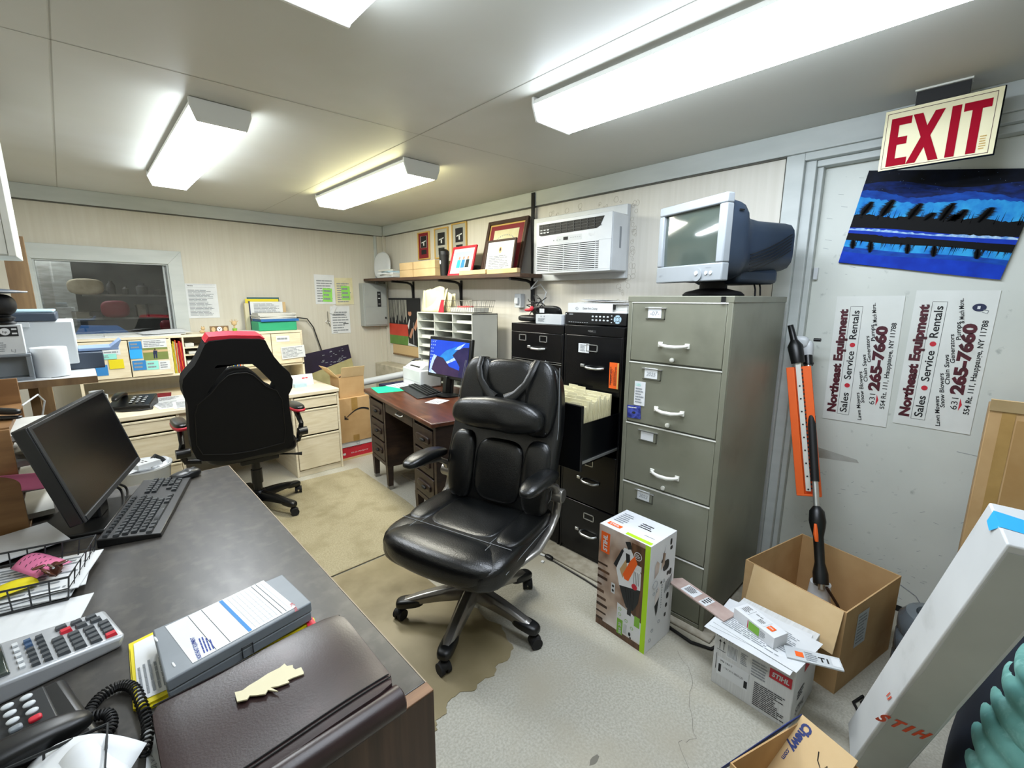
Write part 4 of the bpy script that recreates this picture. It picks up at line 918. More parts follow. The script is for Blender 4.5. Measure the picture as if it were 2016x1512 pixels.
# clothes heaped at the right edge
M('teal_quilt', '#7ab5ad', '#68a59e', ns=14, rough=.75, c3='#93cbc4', ns3=30); M('dark_cloth', '#08101d', '#0e1929', ns=6, rough=.85)
def heap(c, d, fnq, mat, name, label, cat):
    b = MB(mat)
    def f(u, v):
        a = 2*PI*u; h_ = v*PI/2; ca, sa = math.cos(a), math.sin(a); e = .62
        r = math.cos(h_)**e if v < 1 else 0; q = fnq(u, v)
        return (c[0]+d[0]*r*math.copysign(abs(ca)**.8, ca)*(1+q), c[1]+d[1]*r*math.copysign(abs(sa)**.8, sa)*(1+q), c[2]+d[2]*math.sin(h_)**.9*(1+q*.4))
    b.grid(f, 160, 90, cu=True); return tag(b.build(name, ang=80), label, cat)
def quilt(u, v):
    z = v*17+.7*math.sin(u*2*PI*2+.6); g = abs(math.sin(z*PI))**.45
    return .06*g-.03+.04*math.sin(u*2*PI*3+v*2)+.02*math.sin(u*2*PI*5-v*4)
heap((1.72, -.50, 0), (.34, .375, .80), quilt, 'teal_quilt', 'quilted_coat', 'pale teal quilted coat heaped at the lower right corner', 'coat')
heap((1.80, -.235, 0), (.33, .125, .54), lambda u, v: .08*math.sin(u*23+v*6)+.05*math.sin(u*9-v*11), 'dark_cloth', 'dark_jacket', 'dark navy clothing heaped between the long carton and the teal coat', 'clothes')

# tall carton at the right edge
t = thing('cardboard_box', 'tall brown moving carton at the right edge in front of the grey door', 'box', (2.42, -.062, 0))
MB('cardboard').bb(0, .20, -.325, 0, 0, 1.10).build('carton', t, bev=.003)
MB('pale_cardboard').frame((-.002, .0, 1.10), (0, -1, 0), (-.25, 0, .5)).bb(0, .32, 0, .05, 0, .005).build('flap', t)
MB('tape').bb(-.0012, 0, -.07, -.035, 0, 1.10).build('tape_strip', t)
b = MB('cardboard_inner').bb(-.001, 0, -.32, -.075, .55, 1.07); b.build('side_panel', t)

# ---- cords on the floor
b = MB('white_plastic').tube([(1.72, 1.95, .006), (1.80, 1.82, .006), (1.815, 1.74, .006), (1.80, 1.66, .006), (1.812, 1.60, .006)], .006, 8)
b.mat('black_plastic').sq((1.812, 1.57, .012), (.03, .06, .022), 3, 6)
b.tube([(1.81, 1.545, .006), (1.805, 1.42, .006), (1.80, 1.3, .006), (1.79, 1.2, .006), (1.80, 1.12, .006)], .005, 8)
tag(b.build('extension_cord'), 'white cord plugged into a black cord along the foot of the black cabinets', 'cord')
b = MB('matte_black').tube([(1.81, .90, .008), (1.79, .80, .008), (1.775, .70, .008), (1.80, .62, .008), (1.88, .60, .008), (1.99, .66, .016)], .007, 8)
tag(b.build('floor_cable'), 'black cable curving around the foot of the olive cabinet', 'cable')
b = MB('matte_black').tube([(1.99, .12, .006), (1.93, .14, .006), (1.86, .10, .006), (1.80, .06, .006)], .005, 8).tube([(2.02, .10, .006), (1.95, .12, .006), (1.88, .08, .006), (1.82, .04, .006)], .004, 8)
tag(b.build('thin_cable'), 'pair of thin dark cords on the floor beside the brown carton', 'cord')
o = MB('white_paper').at((1.76, 1.575, .001), R(30)).prism([(-.012, -.006), (.008, -.01), (.014, .004), (-.004, .01)], 0, .004).build('paper_scrap'); tag(o, 'tiny white paper scrap on the floor by the black plug', 'scrap')
# ================================================================ BACK OF THE ROOM
def plate(b, outer, holes, place_fn, th):
    from mathutils.geometry import tessellate_polygon
    loops = [outer]+holes; flat = [p for l in loops for p in l]
    tris = tessellate_polygon([[Vector((p[0], p[1], 0)) for p in l] for l in loops]); n = len(flat)
    v = [place_fn(p[0], p[1], -th/2) for p in flat]+[place_fn(p[0], p[1], th/2) for p in flat]
    f = [tuple(t) for t in tris]+[tuple(i+n for i in reversed(t)) for t in tris]; o = 0
    for l in loops:
        k = len(l); f += [(o+i, o+(i+1) % k, n+o+(i+1) % k, n+o+i) for i in range(k)]; o += k
    b.add(v, f); return b
M('oak', '#e6dcc4', '#dccfb2', sc=(1.5, 1.5, 14), ns=4, rough=.5, c3='#e4dac0', ns3=3)
M('oak_front', '#e5dabf', '#d8caaa', sc=(2, 8, 14), ns=4, rough=.5, c3='#dfd3b5', ns3=3)
M('oak_edge', '#e2d7bb', rough=.45)
D = thing('desk', 'light oak desk with drawer pedestals along the window wall, papers and mail on it', 'desk', (.75, 3.82, 0))
b = MB('oak').bb(-.83, .815, 0, 1.0, .695, .728); b.build('desktop', D, bev=.006)
def pedestal(x0, x1, zs):
    p = MB('oak').bb(x0, x0+.018, .01, .6, 0, .695).bb(x1-.018, x1, .01, .6, 0, .695).bb(x0+.018, x1-.018, .58, .6, .02, .695).bb(x0+.018, x1-.018, .02, .04, 0, .05).bb(x0+.018, x1-.018, .03, .6, .05, .06).build('pedestal', D, bev=.002)
    for z0, z1 in zs:
        d = MB('oak_front').bb(x0+.022, x1-.022, .004, .024, z0, z1).build('drawer', D, bev=.003); MB('oak_edge').bb(x0+.022, x1-.022, .0, .01, z1-.006, z1+.008).build('pull_strip', d, bev=.002)
    return p
pedestal(.415, .81, [(.59, .675), (.36, .57), (.06, .34)])
pedestal(-.80, -.33, [(.59, .675), (.36, .57), (.06, .34)])
MB('oak_front').bb(-.33, .415, .02, .04, .61, .695).build('apron', D, bev=.002)
H = thing('hutch', 'light oak hutch with cubbyholes and small doors on the back of the oak desk', 'hutch', (0, 4.5, .728))
hz0, hz1 = .145, .472
b = MB('oak').bb(-.06, 1.522, 0, .36, hz1-.02, hz1).bb(-.06, 1.522, 0, .36, hz0, hz0+.018).bb(-.06, -.042, 0, .36, 0, hz1-.02).bb(1.504, 1.522, 0, .36, 0, hz1-.02).bb(-.042, 1.504, .35, .36, hz0, hz1-.02)
for x in (.5, .585, .905, .99): b.bb(x-.006, x+.006, .0, .35, hz0+.018, hz1-.02)
b.build('case', H, bev=.002)
MB('oak').bb(.591, .899, .01, .35, .36, .37).build('shelf', H); MB('oak').bb(.591, .899, .01, .35, .30, .31).build('shelf', H); MB('oak').bb(.74, .75, .01, .35, hz0+.018, .30).build('divider', H)
for x0, x1 in ((-.038, .236), (.242, .494), (.998, 1.24), (1.246, 1.502)):
    MB('oak_front').bb(x0, x1, -.014, .0, hz0+.022, hz1-.024).build('door', H, bev=.002)
def note(px0, pz0, w, h_, mat, label, lines=0, y=4.4845, dz=0, ang=0, name='sticky_note', cat='note'):
    b = MB(mat).bb(0, w, -.0008, .0008, 0, h_)
    if lines: b.mat('print_grey').frame((0, -.0009, 0), (1, 0, 0), (0, 0, 1)).lines(.008, w-.008, .01, h_-.008, lines)
    o = b.build(name); place(o, (px0, y, pz0), rot=(0, R(ang), 0)); return tag(o, label, cat)
zb = .728
note(-.0, 1.075, .19, .085, 'white_paper', 'wide white printed slip at the top of the left hutch door', 3)
note(.025, 1.045, .14, .04, 'note_teal', 'teal paper strip on the left hutch door under the white slip', 2, y=4.481)
note(.0, 1.0, .035, .05, 'yellow', 'small yellow note half hidden near the printer', 0)
note(.115, .97, .085, .07, 'yellow', 'yellow sticky note at the right of the left hutch door', 0, y=4.4805)
note(.03, .925, .075, .08, 'note_blue', 'blue sticky note low on the left hutch door', 0)
note(.246, 1.10, .075, .068, 'note_blue', 'blue note at the upper left of the second hutch door', 2)
note(.325, 1.11, .15, .07, 'white_paper', 'white note with printing at the upper right of the second hutch door', 4)
note(.242, 1.035, .075, .07, 'sky_blue', 'bright sky blue note at the left middle of the second hutch door', 0, y=4.482)
note(.25, .945, .08, .075, 'note_blue', 'blue note at the lower left of the second hutch door', 2, y=4.481)
note(.332, .94, .075, .07, 'note_teal', 'pale mint note at the bottom middle of the second hutch door', 2)
note(.41, .935, .07, .07, 'white_paper', 'white note at the lower right of the second hutch door', 3)
M('grass', '#7f8c4c', '#6f7c3f', ns=9, rough=.5)
b = MB('grass').bb(0, .155, -.0008, .0008, 0, .095).mat('tan').frame((0, -.001, 0), (1, 0, 0), (0, 0, 1)).rect(0, .155, .06, .078).mat('navy').quad([(.06, .045, .001), (.085, .045, .001), (.09, .07, .001), (.065, .075, .001)]).quad([(.062, .01, .001), (.07, .01, .001), (.072, .045, .001), (.062, .045, .001)]).quad([(.076, .01, .001), (.084, .01, .001), (.086, .045, .001), (.074, .045, .001)]).mat('dark_brown').quad([(.07, .075, .001), (.08, .075, .001), (.08, .088, .001), (.07, .088, .001)])
tag(place(b.build('snapshot'), (.322, 4.484, 1.018)), 'snapshot of a player in dark blue on a green field, stuck to the hutch door', 'photo')
note(1.02, 1.145, .085, .022, 'note_blue', 'blue label strip on the third hutch door behind the racing chair', 0)
note(1.285, 1.10, .115, .055, 'white_paper', 'blank-looking white card at the top of the rightmost hutch door', 1)
note(1.32, .935, .21, .115, 'white_paper', 'larger white printed sheet across the lower rightmost hutch door', 8, y=4.478, ang=-3)
note(1.05, .90, .08, .06, 'cream_paper', 'cream slip low on the third hutch door', 1)
random.seed(14)
for i, m_ in enumerate(['folder_yellow', 'folder_yellow', 'cream', 'orange', 'tan', 'red', 'red', 'orange', 'red', 'red']):
    o = MB(m_).bb(-.0022, .0022, 0, .27, 0, .255+random.uniform(-.02, .015)).build('file_folder'); place(o, (.512+i*.0075, 4.505, .8925)); tag(o, 'colourful upright folder in the narrow slot of the oak hutch', 'folder', 'upright folders in the hutch slot')
for i, m_ in enumerate(['folder_blue', 'yellow', 'folder_blue', 'navy', 'gold', 'folder_blue', 'orange']):
    o = MB(m_).bb(-.004, .004, 0, .15, 0, .17+random.uniform(-.02, .02)).build('booklet'); place(o, (.916+i*.0105, 4.51, .8925)); tag(o, 'thin upright booklet in the slim hutch slot behind the racing chair', 'booklet', 'booklets in the slim hutch slot')
for x0, x1, z0, hh, lab in ((.60, .66, 1.0995, .03, 'small white box on the top cubby shelf of the hutch'), (.60, .73, .8925, .09, 'white papers filling the lower left cubby of the hutch'), (.76, .89, .8925, .06, 'white papers filling the lower right cubby of the hutch'), (.62, .86, 1.04, .02, 'thin paper stack on the middle cubby shelf of the hutch')):
    o = MB('paper_stack').bb(0, x1-x0, 0, .25, 0, hh).build('paper_stack'); place(o, (x0, 4.52, z0)); tag(o, lab, 'papers')
o = MB('white_paper').bb(-.06, .56, .0, .26, 0, .006).mat('paper_stack').bb(.1, .60, .05, .3, .006, .012).build('plan_sheets'); place(o, (.02, 4.5, 1.2005)); tag(o, 'long white plan sheets lying on the hutch below the window', 'papers')
o = MB('white_paper'); o.grid(lambda u, v: (lerp(0, .34, u), lerp(0, .25, v), .004+.02*math.sin(u*2)*v*v), 8, 8); o = o.build('curled_paper', solid=.001); place(o, (.34, 4.52, 1.2135), R(8)); tag(o, 'curling paper sheets at the right end below the window', 'paper')
o = MB('white_paper').bb(0, .16, 0, .2, 0, .002).build('flat_sheet'); place(o, (1.03, 4.55, 1.2005)); tag(o, 'single white sheet lying on the hutch beside the plant figurine', 'paper')
# figurines
t = thing('figurine', 'tiny tan animal figurine leftmost on the hutch under the posted letter', 'figurine', (.745, 4.62, 1.2005))
MB('tan').sq((0, 0, .014), (.04, .025, .026), 2.2, 6).sq((.008, 0, .04), (.03, .024, .026), 2.2, 6).sq((.0, 0, .055), (.008, .008, .012), 2, 4).sq((.016, 0, .055), (.008, .008, .012), 2, 4).build('figurine_body', t)
t = thing('photo_block', 'small brown photo block with a pale dog face in its middle, on the hutch', 'photo', (.80, 4.6, 1.2005))
MB('brown_wood').bb(0, .14, 0, .012, 0, .058).build('block', t, bev=.002)
b = MB('white_paper').frame((0, -.0006, 0), (1, 0, 0), (0, 0, 1)); b.quad([(.07+.02*math.cos(i*PI/8), .03+.022*math.sin(i*PI/8), .0006) for i in range(16)]).mat('tan').quad([(.025+.015*math.cos(i*PI/6), .03+.02*math.sin(i*PI/6), .0006) for i in range(12)]).quad([(.115+.015*math.cos(i*PI/6), .03+.02*math.sin(i*PI/6), .0006) for i in range(12)]).mat('print_black')
for x, y, r_ in ((.063, .036, .003), (.077, .036, .003), (.07, .026, .005)): b.quad([(x+r_*math.cos(i*PI/4), y+r_*math.sin(i*PI/4), .0012) for i in range(8)])
b.build('picture', t)
t = thing('plant_figurine', 'small brown twiggy figurine in a green pot on the hutch', 'figurine', (.99, 4.62, 1.2005))
MB('leaf_green').lathe([(.014, 0), (.02, .03), (.018, .032), (0, .032)], 14).build('pot', t)
b = MB('tan').cyl((0, 0, .03), (0, 0, .06), .007, n=8).sq((0, 0, .078), (.042, .032, .04), 3, 6)
for a in range(7): b.cyl((.014*math.cos(a), .01*math.sin(a), .09), (.02*math.cos(a), .014*math.sin(a), .115), .003, .001, n=5)
b.cyl((-.018, 0, .085), (-.035, 0, .10), .004, .002, n=5).cyl((.018, 0, .085), (.035, 0, .10), .004, .002, n=5); b.build('twig_body', t)
# stack of binders and folders on the hutch
def slab(name, mat, x, y, z, sx, sy, sz, label, cat, rz=0, group=None, bev=0):
    o = MB(mat).bb(-sx/2, sx/2, -sy/2, sy/2, 0, sz).build(name, bev=bev); place(o, (x, y, z), R(rz)); return tag(o, label, cat, group)
slab('folder', 'folder_green', 1.33, 4.66, 1.2005, .33, .24, .085, 'thick green hanging folder at the bottom of the stack on the hutch', 'folder', bev=.006)
slab('folder', 'folder_blue', 1.345, 4.65, 1.287, .33, .25, .022, 'blue folder above the green one in the stack on the hutch', 'folder', 2)
for i in range(5): slab('paper_sheaf', 'paper_stack', 1.33+.006*math.sin(i*2), 4.65, 1.3105+i*.0105, .32, .24, .010, 'loose white paper sheaf in the stack of folders on the hutch', 'papers', [3, -2, 5, 0, -3][i], 'paper sheaves in the stack on the hutch')
t = thing('magazine_rack', 'upright papers and folders leaning behind the stack on the hutch', 'papers', (1.33, 4.83, 1.2005))
MB('cream').bb(-.2, -.13, -.03, .02, 0, .25).build('cream_folder', t); MB('white_paper').bb(-.155, .13, -.035, -.03, .15, .265).build('printed_sheet', t)
MB('navy').bb(-.165, -.155, -.034, .03, .0, .27).build('dark_cover', t); MB('folder_yellow').bb(-.19, .1, -.025, -.02, .2, .29).build('yellow_folder', t); MB('folder_teal').bb(-.17, .11, -.012, -.006, .2, .305).build('teal_folder', t)
MB('tan').bb(.11, .16, -.028, -.02, .0, .262).build('tan_folder', t); b = MB('print_grey').frame((-.155, -.0356, .15), (1, 0, 0), (0, 0, 1)).lines(.03, .26, .01, .10, 8); b.build('print', t)
b = MB('dark_grey_plastic').tube([(1.51, 4.80, 1.26), (1.60, 4.83, 1.305), (1.70, 4.84, 1.29), (1.76, 4.85, 1.20), (1.80, 4.85, 1.05), (1.84, 4.85, .9), (1.85, 4.85, .6)], .006, 8); tag(b.build('hutch_cable'), 'grey cable arching from the hutch stack down the back wall', 'cable')
# things on the oak desktop
t = thing('desk_phone', 'black office telephone lying on the oak desk behind the big dark screen', 'telephone', (.20, 4.12, .7285), R(-20))
MB('black_plastic').hexa([(-.12, -.1, 0), (.12, -.1, 0), (.12, .1, 0), (-.12, .1, 0), (-.12, -.1, .03), (.12, -.1, .03), (.12, .1, .075), (-.12, .1, .075)]).build('base', t, bev=.006)
MB('black_plastic').sq((-.07, 0, .075), (.05, .22, .035), 3, 8, lambda x, y, z: (x, y, z-1.6*y*y+.02)).build('handset', t)
for i in range(3):
    for j in range(4): MB('light_grey_plastic').sq((.0+.035*i, -.05+.03*j, .046+.0065*j), (.02, .016, .006), 3, 4).build('key', t)
MB('matte_black').tube([(-.09, -.11, .01), (-.02, -.15, .006), (.08, -.16, .006), (.14, -.13, .006), (.13, -.08, .006)], .006, 6).build('cord', t)
for i, (x, y, w, d_, rz_, lab) in enumerate(((.42, 4.05, .22, .28, 6, 'white paper on the oak desk beside the telephone'), (.52, 3.98, .22, .28, -5, 'white paper on the oak desk nearest the racing chair'), (.38, 4.28, .30, .2, 0, 'wide white paper further back on the oak desk'))):
    b = MB('white_paper').bb(-w/2, w/2, -d_/2, d_/2, 0, .001).mat('print_grey').frame((-w/2, -d_/2, .0012), (1, 0, 0), (0, 1, 0)).lines(.02, w-.02, .03, d_-.03, 7); o = b.build('desk_paper'); place(o, (x, y, .7285+i*.0012), R(rz_)); tag(o, lab, 'paper')
o = MB('maroon').bb(0, .2, 0, .12, 0, .012).build('red_notebook'); place(o, (.25, 4.42, .7285), R(-8)); tag(o, 'dark red notebook under the hutch on the oak desk', 'notebook')
t = thing('mug', 'white mug under the left end of the oak hutch', 'mug', (.02, 4.40, .7285)); MB('white_plastic').lathe([(.035, 0), (.042, .1), (.038, .1), (.034, .01), (0, .01)], 24).build('cup', t); MB('white_plastic').tube([(.03, -.02, .08), (.055, -.03, .07), (.055, -.03, .04), (.03, -.02, .03)], .005, 6).build('handle', t)
b = MB('white_paper').bb(0, .20, -.001, .001, 0, .10).mat('red').frame((0, -.0012, 0), (1, 0, 0), (0, 0, 1)).rect(.105, .13, .06, .07).rect(.135, .155, .06, .072).mat('light_grey_plastic').rect(.02, .11, .0, .05); o = b.build('envelope'); place(o, (1.27, 4.15, .7285), rot=(R(-14), 0, 0)); tag(o, 'white window envelope standing on the oak desk right of the racing chair', 'envelope')
slab('small_tray', 'sky_grey', 1.33, 4.09, .7285, .10, .05, .03, 'small grey translucent box before the standing envelope', 'box')

# papers on the window wall
def wall_paper(x, z, w, h_, mat, label, n=10, y=4.878, ang=0, extra=None, name='posted_paper'):
    b = MB(mat).bb(0, w, -.0006, .0006, -h_, 0); b.mat('print_grey').frame((0, -.0008, -h_), (1, 0, 0), (0, 0, 1)).lines(.02, w-.02, .02, h_-.05, n)
    if extra: extra(b, w, h_)
    o = b.build(name); place(o, (x, y, z), rot=(0, R(ang), 0)); return tag(o, label, 'paper')
def hdr(b, w, h_): b.mat('print_black').fit('Notice', .02, h_-.022, .04, .010, bold=.02).rect(.012, w-.012, h_-.032, h_-.0312).rect(.012, w-.012, h_-.008, h_-.0072)
wall_paper(.698, 1.622, .24, .302, 'white_paper', 'white printed notice pinned right of the window frame', 20, extra=hdr)
wall_paper(1.815, 1.743, .21, .305, 'white_paper', 'white form with a green note, left of the pair on the back wall', 9)
wall_paper(2.025, 1.715, .20, .285, 'cream_paper', 'yellow and white form with a green note, right of the pair on the back wall', 9, ang=-1, y=4.8765)
note(1.89, 1.465, .10, .14, 'green_note', 'bright green note stuck on the left posted form', 3, y=4.8755, ang=2)
note(2.095, 1.48, .095, .15, 'green_note', 'bright green note stuck on the right posted form', 3, y=4.8745, ang=0)
def bars(b, w, h_): b.mat('print_black').rect(.03, w-.04, h_-.10, h_-.094).rect(.03, w-.04, h_-.085, h_-.081).rect(w-.08, w-.02, .10, .108).rect(.02, .07, .012, .018)
wall_paper(1.958, 1.413, .215, .292, 'white_paper', 'white invoice sheet with dark bars hanging below the green notes', 8, extra=bars, y=4.8765)
t = thing('key_ring', 'keys with a white tag hanging on the back wall beside the invoice', 'keys', (1.95, 4.865, 1.33))
MB('white_paper').at((.04, 0, .05), 0, 0, R(30)).bb(-.02, .02, -.001, .001, -.05, .05).build('key_tag', t)
MB('chrome').tube([(-.03+.018*math.cos(a*PI/6), 0, -.08+.018*math.sin(a*PI/6)) for a in range(12)], .002, 6, closed=True).bb(-.03, -.022, -.002, .002, -.07, .03).at((-.02, 0, -.09), 0, 0, R(-20)).bb(-.004, .004, -.002, .002, -.04, .02).build('key', t)

# stack of cartons beside the oak desk
t = thing('paper_carton', 'red and white copy paper carton at the bottom of the stack beside the oak desk', 'box', (1.60, 3.97, 0))
MB('white_paper').bb(0, .31, 0, .34, .02, .17).mat('pale_cardboard').bb(-.003, .32, -.003, .35, 0, .02).build('carton', t)
b = MB('red').frame((0, -.0008, .02), (1, 0, 0), (0, 0, 1)).rect(0, .31, 0, .10, .0004).mat('print_black').rect(0, .31, .10, .104).fit('COPY PAPER', .06, .088, .15, .010).mat('white_paper').fit('ELG-RIGHT', .10, .035, .17, .012).rect(.02, .045, .03, .05).mat('print_grey').tube([(.16, .115, .001), (.16, .14, .001), (.185, .14, .001), (.185, .115, .001)], .0015, 4, closed=True); b.build('print', t)
t = thing('shipping_carton', 'brown shipping carton with a curved arrow printed on it beside the oak desk', 'box', (1.605, 3.96, .1715))
MB('cardboard').bb(0, .30, 0, .33, 0, .42).build('carton', t, bev=.003)
b = MB('tape').frame((0, -.001, 0), (1, 0, 0), (0, 0, 1)).rect(.12, .18, .30, .42, .0004).rect(.12, .18, 0, .06, .0004); b.mat('print_black')
arc = [(.06+.23*i/12, .235+.075*math.sin(PI*(i/12)*.75+.0)) for i in range(13)]
for i in range(12): w_ = .004+.006*i/12; b.quad([(arc[i][0], arc[i][1]-w_, .0008), (arc[i+1][0], arc[i+1][1]-w_, .0008), (arc[i+1][0], arc[i+1][1]+w_, .0008), (arc[i][0], arc[i][1]+w_, .0008)])
b.quad([(.045, .225, .0009), (.085, .218, .0009), (.082, .228, .0009), (.06, .237, .0009), (.055, .262, .0009), (.048, .26, .0009)]); b.build('print', t)
t = thing('open_carton', 'small open brown carton with raised flaps on top of the carton stack', 'box', (1.64, 4.0, .5935))
b = MB('cardboard').bb(0, .24, 0, .2, 0, .004).bb(0, .24, 0, .004, .004, .19).bb(0, .24, .196, .2, .004, .19).bb(0, .004, .004, .196, .004, .19).bb(.236, .24, .004, .196, .004, .19); b.build('carton', t)
MB('pale_cardboard').frame((.02, .0, .19), (1, 0, 0), (.12, -.25, .75)).bb(0, .22, 0, .10, -.002, .002).build('flap', t); MB('pale_cardboard').frame((0, 0, .19), (0, 1, 0), (-.65, 0, .7)).bb(0, .2, 0, .14, -.002, .002).build('flap', t)
MB('dark_brown').sq((.08, .1, .13), (.09, .08, .12), 2.6, 8).sq((.17, .12, .16), (.05, .05, .12), 2.4, 8).build('contents', t)
M('violet_dark', '#241638', '#1a1029', ns=5, rough=.5); M('field_tan', '#b3ab7c', '#a39b6c', ns=9, rough=.6)
t = thing('purple_poster', 'tilted poster board, dark purple above and olive below, behind the open carton', 'poster', (1.59, 4.70, .33), rot=(R(-4), R(-8.5), 0))
MB('field_tan').bb(0, .58, 0, .006, 0, .60).build('board', t)
b = MB('violet_dark').frame((0, -.0006, 0), (1, 0, 0), (0, 0, 1)).quad([(0, .37, .0004), (.2, .40, .0004), (.58, .45, .0004), (.58, .60, .0004), (0, .60, .0004)]); random.seed(6); b.mat('print_grey')
for k in range(26): x = random.uniform(.25, .56); y = random.uniform(.43, .57); b.rect(x, x+random.uniform(.006, .03), y, y+.006, .0008)
b.build('picture', t)
M('ledge_concrete', '#bfb8a4', '#a79f8a', ns=12, rough=.85)
b = MB('ledge_concrete').bb(2.44, RX, 3.65, 4.87, 0, .76); struct(b, 'trim_7', bev=.01)
o = MB('light_grey_plastic').cyl((2.02, 4.45, .62), (2.40, 4.08, .73), .035).mat('brushed_silver').cyl((2.0, 4.30, .50), (2.40, 3.95, .56), .02).build('conduit_pipe'); tag(o, 'grey pipes leaning low in the corner between cartons and wooden desk', 'pipe')
slab('blue_carton', 'navy', 2.13, 3.78, .0, .3, .24, .70, 'dark blue and white carton standing behind the wooden desk', 'box')

# breaker panel, shelf
t = thing('breaker_panel', 'grey steel electrical panel on the back wall under the end of the long shelf', 'electrical panel', (2.45, 4.86, 1.19))
M('panel_grey', '#a3a7a5', '#9a9e9c', ns=4, rough=.45)
MB('panel_grey').bb(-.15, .14, -.07, .02, 0, .475).build('cabinet', t, bev=.003); MB('panel_grey').bb(-.135, .125, -.078, -.07, .015, .46).build('door', t, bev=.002)
b = MB('print_black').frame((-.135, -.0785, .015), (1, 0, 0), (0, 0, 1)).rect(.15, .195, .20, .37).mat('white_paper').rect(.16, .185, .29, .30, .001).rect(.16, .185, .34, .345, .001).rect(.16, .185, .23, .235, .001).mat('print_grey').rect(.0, .26, .20, .202); b.build('label', t)
MB('dark_grey_plastic').bb(.10, .118, -.084, -.078, .08, .10).build('latch', t)
M('shelf_wood', '#5b4130', '#443024', sc=(10, 1, 10), ns=4, rough=.6)
t = thing('long_shelf', 'long dark wooden wall shelf holding cartons and framed certificates', 'shelf', (2.35, 3.55, 1.672), rot=(R(.7), 0, 0))
MB('shelf_wood').bb(0, .235, -1.18, 1.31, 0, .028).build('board', t, bev=.003)
for y in (.72, -.12, -1.05):
    p = [(.27, y, -.2), (.268, y, -.12), (.262, y, -.06), (.245, y, -.032), (.20, y, -.018), (.1, y, -.012), (.02, y, -.009)]
    b = MB('matte_black'); b.bar((.275, y, -.26), (.275, y, -.002), .03, .006, (1, 0, 0)).tube(p, .012, 6); b.build('bracket', t)
SZ = 1.7015
def sz(y): return 1.7005+math.sin(R(.7))*(y-3.55)+.0006
t = thing('toilet_seat', 'white toilet seat lid leaning in the corner at the end of the long shelf', 'toilet seat', (2.50, 4.72, sz(4.72)), R(-55))
b = MB('white_plastic'); b.sq((0, .03, .145), (.20, .03, .29), 2.8, 10, lambda x, y, z: (x*(1.0 if z < 0 else 1-.9*z*z*8), y+z*.12, z)); b.build('lid', t)
MB('white_plastic').tube([(-.03, .05, .27), (-.01, .06, .295), (.02, .06, .295), (.04, .05, .27)], .004, 6).build('hinge', t)
for i in range(5): slab('magazine', ['light_grey_plastic', 'paper_stack', 'white_paper', 'sky_grey', 'paper_stack'][i], 2.46+.01*(i % 2), 4.42, sz(4.42)+.0045+i*.0165, .17, .30-.02*i, .016, 'thin catalog in the messy pile on the shelf by the toilet seat', 'catalog', [4, -6, 9, -12, 15][i], 'catalogs piled on the shelf')
for j, (y0, y1) in enumerate(((3.925, 4.17), (3.54, 3.91))):
    for k in range(2):
        t_ = MB('pale_cardboard').bb(-.09, .09, -(y1-y0)/2, (y1-y0)/2, 0, .070).build('small_carton', bev=.002); place(t_, (2.50, (y0+y1)/2, sz(3.8)+.0035+k*.0715))
        tag(t_, ['small tan carton at the lower left', 'small tan carton at the upper left', 'wider tan carton at the lower right', 'wider tan carton at the upper right'][j*2+k]+' of the four on the long shelf', 'box', 'small cartons on the long shelf')
t = thing('tumbler', 'black shaker bottle with a white emblem on the long shelf', 'bottle', (2.43, 3.42, sz(3.42)+.0002))
MB('matte_black').lathe([(.036, 0), (.045, .19), (0, .19)], 24).build('cup', t); MB('black_plastic').lathe([(.048, 0), (.048, .03), (.03, .045), (.02, .05), (0, .05)], 24, (0, 0, .185)).build('lid', t)
b = MB('white_paper').frame((-.0435, .0, .12), FX, FYD); b.quad([(.012*math.cos(i*PI/6), .018*math.sin(i*PI/6), 0) for i in range(12)]); b.mat('matte_black').quad([(-.006, .003, .0006), (-.001, .003, .0006), (-.003, .008, .0006)]).quad([(.001, .003, .0006), (.006, .003, .0006), (.003, .008, .0006)]).rect(-.004, .004, -.01, -.007); b.build('emblem', t)
def pic(name, label, x, y0, z0, w, h_, lean, fm, fw, depth=.018, mats=(), deco=None, cat='framed certificate'):
    t = thing(name, label, cat, (x, y0, z0), rot=(0, R(lean), 0))
    b = MB(fm).bb(0, depth, -fw, 0, 0, h_).bb(0, depth, -w, -w+fw, 0, h_).bb(0, depth, -w+fw, -fw, 0, fw).bb(0, depth, -w+fw, -fw, h_-fw, h_); b.build('frame', t, bev=.003)
    b = MB(mats[0]).bb(depth*.5, depth*.6, -w+fw, -fw, fw, h_-fw)
    b.frame((depth*.5-.0006, -fw, fw), FX, FYD); W_, H_ = w-2*fw, h_-2*fw
    if deco: deco(b, W_, H_)
    b.build('picture', t); return t
def small_cert(b, W_, H_):
    b.mat('print_black').rect(W_*.2, W_*.8, H_*.42, H_*.88, .0004).mat('white_paper').tube([(W_*.2, H_*.42, .0006), (W_*.8, H_*.42, .0006), (W_*.8, H_*.88, .0006), (W_*.2, H_*.88, .0006)], .0015, 4, closed=True)
    b.quad([(W_*.3, H_*.60, .001), (W_*.7, H_*.66, .001), (W_*.7, H_*.7, .001), (W_*.3, H_*.64, .001)]).rect(W_*.46, W_*.56, H_*.5, H_*.66, .001)
    b.mat('print_black').rect(W_*.25, W_*.75, H_*.16, H_*.34, .0004)
M('mat_grey', '#a9a9a0', rough=.7)
pic('framed_award', 'gold-framed award with a dark red mat, leftmost of three on the wall', 2.612, 4.141, 1.892, .21, .27, 0, 'gold', .012, mats=('maroon',), deco=small_cert)
pic('framed_award', 'gold-framed award with a grey mat, middle of three on the wall', 2.612, 3.84, 1.885, .225, .285, 0, 'gold', .012, mats=('mat_grey',), deco=small_cert)
